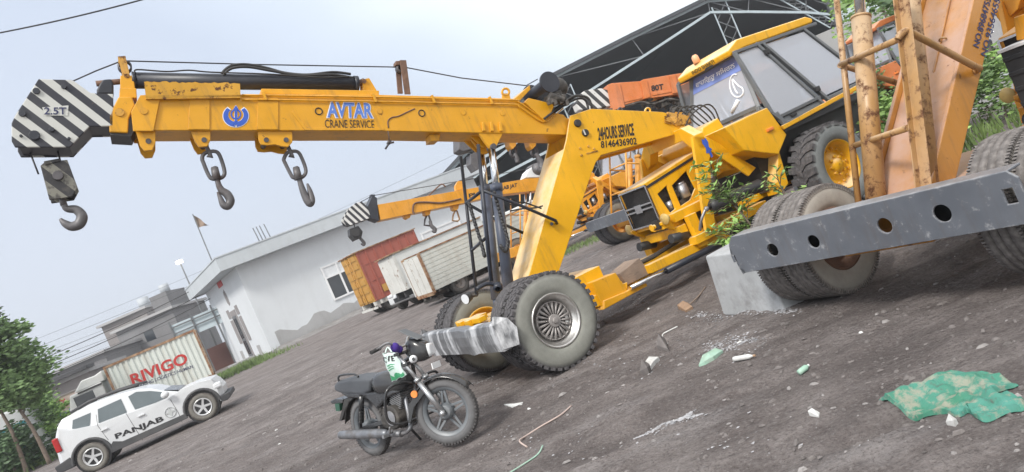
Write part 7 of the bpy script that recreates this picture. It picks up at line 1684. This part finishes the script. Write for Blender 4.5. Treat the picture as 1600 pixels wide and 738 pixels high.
# ---------------------------------------------------------------- concrete block and litter on the soil
def on(px, py, z=0.0):
    q = gnd(px, py); q.z = gh(q.x, q.y) + z; return q
def rot_frame(o, E): return o
cb = Frame(gnd(1128, 488), 0)
A_, B_ = gnd(1128, 488), gnd(1216, 486)
ang = math.degrees(math.atan2(B_.y - A_.y, B_.x - A_.x)); FCB = Frame(A_, ang)
tl = FCB.S(1091, 404, 0); L_b = (B_ - A_).length + .08
blk = thing('concrete_block', 'grey cast concrete block standing behind the black bumper end', 'block', A_, ang)
m = MB(); h = tl.z; m.add([Vector(q) for q in ((0, 0, -.04), (L_b, 0, -.04), (L_b, .38, -.04), (0, .38, -.04), (.05, .04, h), (L_b - .04, .03, h - .01), (L_b - .04, .36, h), (.05, .35, h + .01))], [(3, 2, 1, 0), (4, 5, 6, 7), (0, 1, 5, 4), (1, 2, 6, 5), (2, 3, 7, 6), (3, 0, 4, 7)])
m.build('block_body', M_['cement_block'], blk, bevel=.02, seg=3)
# squared timber lying on the crane's front ledge
tp = FM.P([(968, 428), (999, 403), (1017, 428), (980, 446)], .36)
q0 = sum(tp, Vector()) / 4; tm = thing('timber_block', 'squared grey timber block resting on the yellow tool ledge', 'timber', FM.loc, FM.deg)
m = MB(); m.ext(tp, (0, -.34, 0)); m.build('timber', M_['wood'], tm, bevel=.008)
# torn green netting
M_['net'] = None
def net():
    m_, N, L, B = nt('torn_green_sheet'); n = noise(N, L, 3.2, 6); n2 = noise(N, L, 9, 7, .7)
    c = mixc(N, L, ramp(N, L, n, .35, .65), (0.055, 0.20, 0.13), (0.09, 0.27, 0.225)); c = mixc(N, L, ramp(N, L, n2, .48, .58, (0, 0, 0), (.85,) * 3), c, (0.29, 0.285, 0.23)); c = mixc(N, L, ramp(N, L, n2, .33, .41, (.9,) * 3, (0, 0, 0)), c, (0.10, 0.13, 0.11))
    L.new(c, B.inputs['Base Color']); B.inputs['Roughness'].default_value = .85; B.inputs['Specular IOR Level'].default_value = .2; bumpn(N, L, B, n2, .5, .01)
    out = [(1373, 629), (1390, 618), (1435, 598), (1470, 588), (1530, 583), (1562, 586), (1590, 600), (1583, 606), (1556, 616), (1580, 618), (1602, 626), (1604, 640), (1575, 650), (1545, 664), (1530, 662), (1515, 648), (1500, 657), (1475, 648), (1445, 649), (1420, 645), (1400, 636)]
    P = [gnd(x, y) for x, y in out]; c0 = sum(P, Vector()) / len(P); rows = []; K = 22; M2 = len(P) * 3
    sp = spline(P + [P[0]], 6)[:-1]
    mm = MB()
    for i in range(K + 1):
        u = i / K; row = []
        for k, p in enumerate(sp):
            q = c0.lerp(p, u); hgt = .008 + .03 * (1 - abs(mnoise.noise(Vector((q.x * 5, q.y * 7, 2)))) * 2.2) * (1 - .35 * u) + .035 * abs(mnoise.noise(Vector((q.x * 14, q.y * 17, 6)))); q = Vector((q.x, q.y, gh(q.x, q.y) + hgt * (1 if i < K else .25))); row.append(q)
        rows.append(row)
    mm.grid(rows, smooth=False, closed=True); o = mm.build('torn_sheet', m_, fix=False); tag(o, 'crumpled torn green plastic sheet lying on the soil', 'plastic sheet'); s = o.modifiers.new('t', 'SOLIDIFY'); s.thickness = .003
net()
M_['litter_white'] = mat('dirty_white_plastic', (0.62, 0.63, 0.62), .6, 0, .15, 12, dirt=(.35, .32, .3), damt=(.5, .8))
M_['litter_green'] = mat('pale_green_plastic', (0.32, 0.50, 0.40), .4, 0, .15, 12, dirt=(.4, .42, .38), damt=(.5, .8))
M_['clod'] = mat('grey_clod', (0.16, 0.145, 0.14), .95, 0, .3, 10, bump=.5)
M_['twine'] = mat('pinkish_twine', (0.50, 0.40, 0.36), .8, 0, .1, 20); M_['tan'] = mat('tan_clay', (0.36, 0.24, 0.16), .9, 0, .2, 9, bump=.3)
M_['ash'] = mat('white_ash', (0.36, 0.36, 0.375), .95, 0, .3, 14, bump=.4, bscale=40)
def string(name, label, cat, pts, r, mt, z=.012, grp=None):
    m = MB(); m.tube(spline([on(x, y, z) for x, y in pts], 5), r, 6); tag(m.build(name, mt), label, cat, grp)
string('twine', 'long pinkish twine curling over the soil right of the motorcycle', 'twine', [(893, 634), (875, 648), (845, 664), (820, 678), (812, 690), (822, 695)], .007, M_['twine'])
string('green_cord', 'thin green cord lying at the bottom edge of the yard', 'cord', [(848, 696), (838, 705), (815, 720), (790, 735)], .006, M_['litter_green'])
string('bent_wire', 'pale bent wire hooked into a dark clod of earth', 'wire', [(1040, 536), (1036, 526), (1048, 520), (1060, 514)], .007, M_['litter_white'])
string('thin_stick', 'thin pale stick pointing at the concrete block', 'stick', [(1076, 476), (1090, 464), (1104, 452)], .008, M_['wood'])
def bottle(px0, py0, px1, py1, r, mt, label, cap=None):
    a, b = on(px0, py0, r), on(px1, py1, r); d = b - a; t = thing('plastic_bottle', label, 'bottle', a, 0)
    m = MB(); m.lathe([(0, 0), (0, r * .9), (.02, r), (d.length * .7, r), (d.length * .85, r * .5), (d.length * .9, r * .4)], c=(0, 0, 0), ax=d, n=14); m.build('bottle_body', mt, t)
    m = MB(); m.cyl(d * .9, d, r * .45, n=10); m.build('bottle_cap', cap or mt, t)
bottle(1146, 561, 1180, 555, .02, M_['litter_white'], 'white plastic tube with yellow cap on the soil', M_['tan'])
bottle(1248, 584, 1266, 575, .02, M_['litter_green'], 'flattened clear green bottle lying below the black bumper', M_['litter_white'])
def scrap(name, label, cat, pts, h, mt, grp=None, seed=0):
    rnd = random.Random(seed); P = [gnd(x, y) for x, y in pts]; c = sum(P, Vector()) / len(P); m = MB(); n = len(P)
    top = [Vector((q.x, q.y, gh(q.x, q.y) + h * rnd.uniform(.2, 1))) for q in P]; ct = Vector((c.x, c.y, gh(c.x, c.y) + h * 1.3)); bt = [Vector((q.x, q.y, gh(q.x, q.y) - .02)) for q in P]
    m.add(top + [ct] + bt, [(i, (i + 1) % n, n) for i in range(n)] + [(i, n + 1 + i, n + 1 + (i + 1) % n, (i + 1) % n) for i in range(n)]); tag(m.build(name, mt), label, cat, grp)
scrap('plastic_wrapper', 'long crumpled pale green wrapper beside the white tube', 'wrapper', [(1092, 572), (1100, 560), (1120, 549), (1130, 550), (1116, 562), (1102, 569)], .04, M_['litter_green'], seed=1)
scrap('plastic_scrap', 'white scrap left of the green torn sheet', 'plastic scrap', [(1266, 652), (1272, 647), (1282, 648), (1280, 653)], .03, M_['litter_white'], seed=2)
scrap('plastic_scrap', 'white crumpled scrap just below the green torn sheet', 'plastic scrap', [(1483, 672), (1490, 666), (1500, 668), (1496, 674)], .04, M_['litter_white'], seed=3)
scrap('white_strip', 'white strip of plastic right of the motorcycle wheel', 'plastic scrap', [(787, 631), (800, 634), (818, 630), (816, 633), (800, 637)], .02, M_['litter_white'], seed=4)
scrap('paper_scrap', 'crumpled pale paper by the yellow crane front tyre', 'paper', [(1006, 572), (1016, 562), (1030, 560), (1022, 570), (1012, 580)], .04, M_['litter_white'], seed=5)
scrap('clay_lump', 'tan clay lump lying between chassis and concrete block', 'lump', [(1060, 482), (1068, 476), (1076, 476), (1082, 480), (1072, 487)], .07, M_['tan'], seed=6)
scrap('earth_clod', 'dark clod with the pale bent wire', 'clod', [(1030, 550), (1034, 540), (1044, 540), (1046, 550)], .09, M_['clod'], seed=7)
scrap('earth_clod', 'dark clod touching the crumpled pale paper', 'clod', [(1000, 582), (1006, 570), (1018, 572), (1014, 582)], .07, M_['clod'], seed=8)
def patches(name, spots, mt, seed, label):
    rnd = random.Random(seed); m = MB()
    for pts, n, s in spots:
        for _ in range(n):
            i = rnd.randrange(len(pts) - 1); u = rnd.random(); x = pts[i][0] + (pts[i + 1][0] - pts[i][0]) * u + rnd.gauss(0, s); y = pts[i][1] + (pts[i + 1][1] - pts[i][1]) * u + rnd.gauss(0, s * .45); q = on(x, y); k = rnd.uniform(.003, .013)
            a0 = rnd.uniform(0, 6.28); ring_ = [q + Vector((math.cos(a0 + j * 1.05) * k * rnd.uniform(.7, 1.6), math.sin(a0 + j * 1.05) * k * rnd.uniform(.6, 1.2), rnd.uniform(-.004, .004))) for j in range(6)]; m.add(ring_ + [q + Vector((0, 0, k * rnd.uniform(.1, .4)))], [(j, (j + 1) % 6, 6) for j in range(6)])
    tag(m.build(name, mt, fix=False), label, 'debris', None, 'stuff')
patches('white_ash_debris', [([(945, 492), (985, 480), (1010, 470)], 420, 7), ([(995, 680), (1030, 665), (1062, 654), (1090, 646)], 520, 7), ([(1110, 545), (1150, 538), (1190, 528)], 420, 9), ([(1085, 498), (1130, 492), (1220, 488), (1245, 484)], 480, 7), ([(810, 640), (780, 690), (850, 690)], 30, 14), ([(730, 598), (770, 590)], 60, 7), ([(780, 560), (1000, 560), (1200, 520)], 150, 36), ([(800, 700), (1100, 690), (1350, 690)], 90, 34), ([(420, 640), (520, 590), (620, 540)], 160, 26)], M_['ash'], 5, 'scattered white ash and lime bits on the soil')
def pebbles():
    rnd = random.Random(21); m1, m2, m3 = MB(), MB(), MB()
    for i in range(9000):
        y = 2.4 + 18 * rnd.random() ** 1.7; x = rnd.uniform(-.85, .78) * y * 1.0 + rnd.uniform(-.5, .5); k = (.003 + .015 * rnd.random() ** 3) * (1 + y * .05); z = gh(x, y); mm = m1 if rnd.random() < .80 else (m2 if rnd.random() < .96 else m3); c = Vector((x, y, z + k * .15)); a0 = rnd.uniform(0, 6.28); sx = rnd.uniform(.7, 2.4)
        ang_ = rnd.gauss(0, .5); ca, sa = math.cos(ang_), math.sin(ang_)
        def P_(u, v, w_): u *= sx; return c + Vector((u * ca - v * sa, u * sa + v * ca, w_)) 
        rg = [P_(math.cos(a0 + j * 1.257) * k * rnd.uniform(.7, 1.2), math.sin(a0 + j * 1.257) * k * rnd.uniform(.7, 1.2), -k * .25) for j in range(5)]; tp_ = [P_(math.cos(a0 + j * 1.257) * k * .55, math.sin(a0 + j * 1.257) * k * .5, k * rnd.uniform(.3, .6)) for j in range(5)]
        mm.add(rg + tp_, [(j, (j + 1) % 5, 5 + (j + 1) % 5, 5 + j) for j in range(5)] + [(5, 6, 7, 8, 9)])
    for nm, mm, mt, lb in (('gravel', m1, M_['clod'], 'dark pebbles and soil crumbs'), ('pale_gravel', m2, M_['pebble'], 'pale stone chips strewn on the soil'), ('litter_debris', m3, M_['litter_white'], 'tiny white litter flecks on the soil')): tag(mm.build(nm, mt, fix=False), lb, 'gravel', None, 'stuff')
M_['pebble'] = mat('pale_stone_chip', (0.27, 0.255, 0.25), .9, 0, .25, 15)
pebbles()
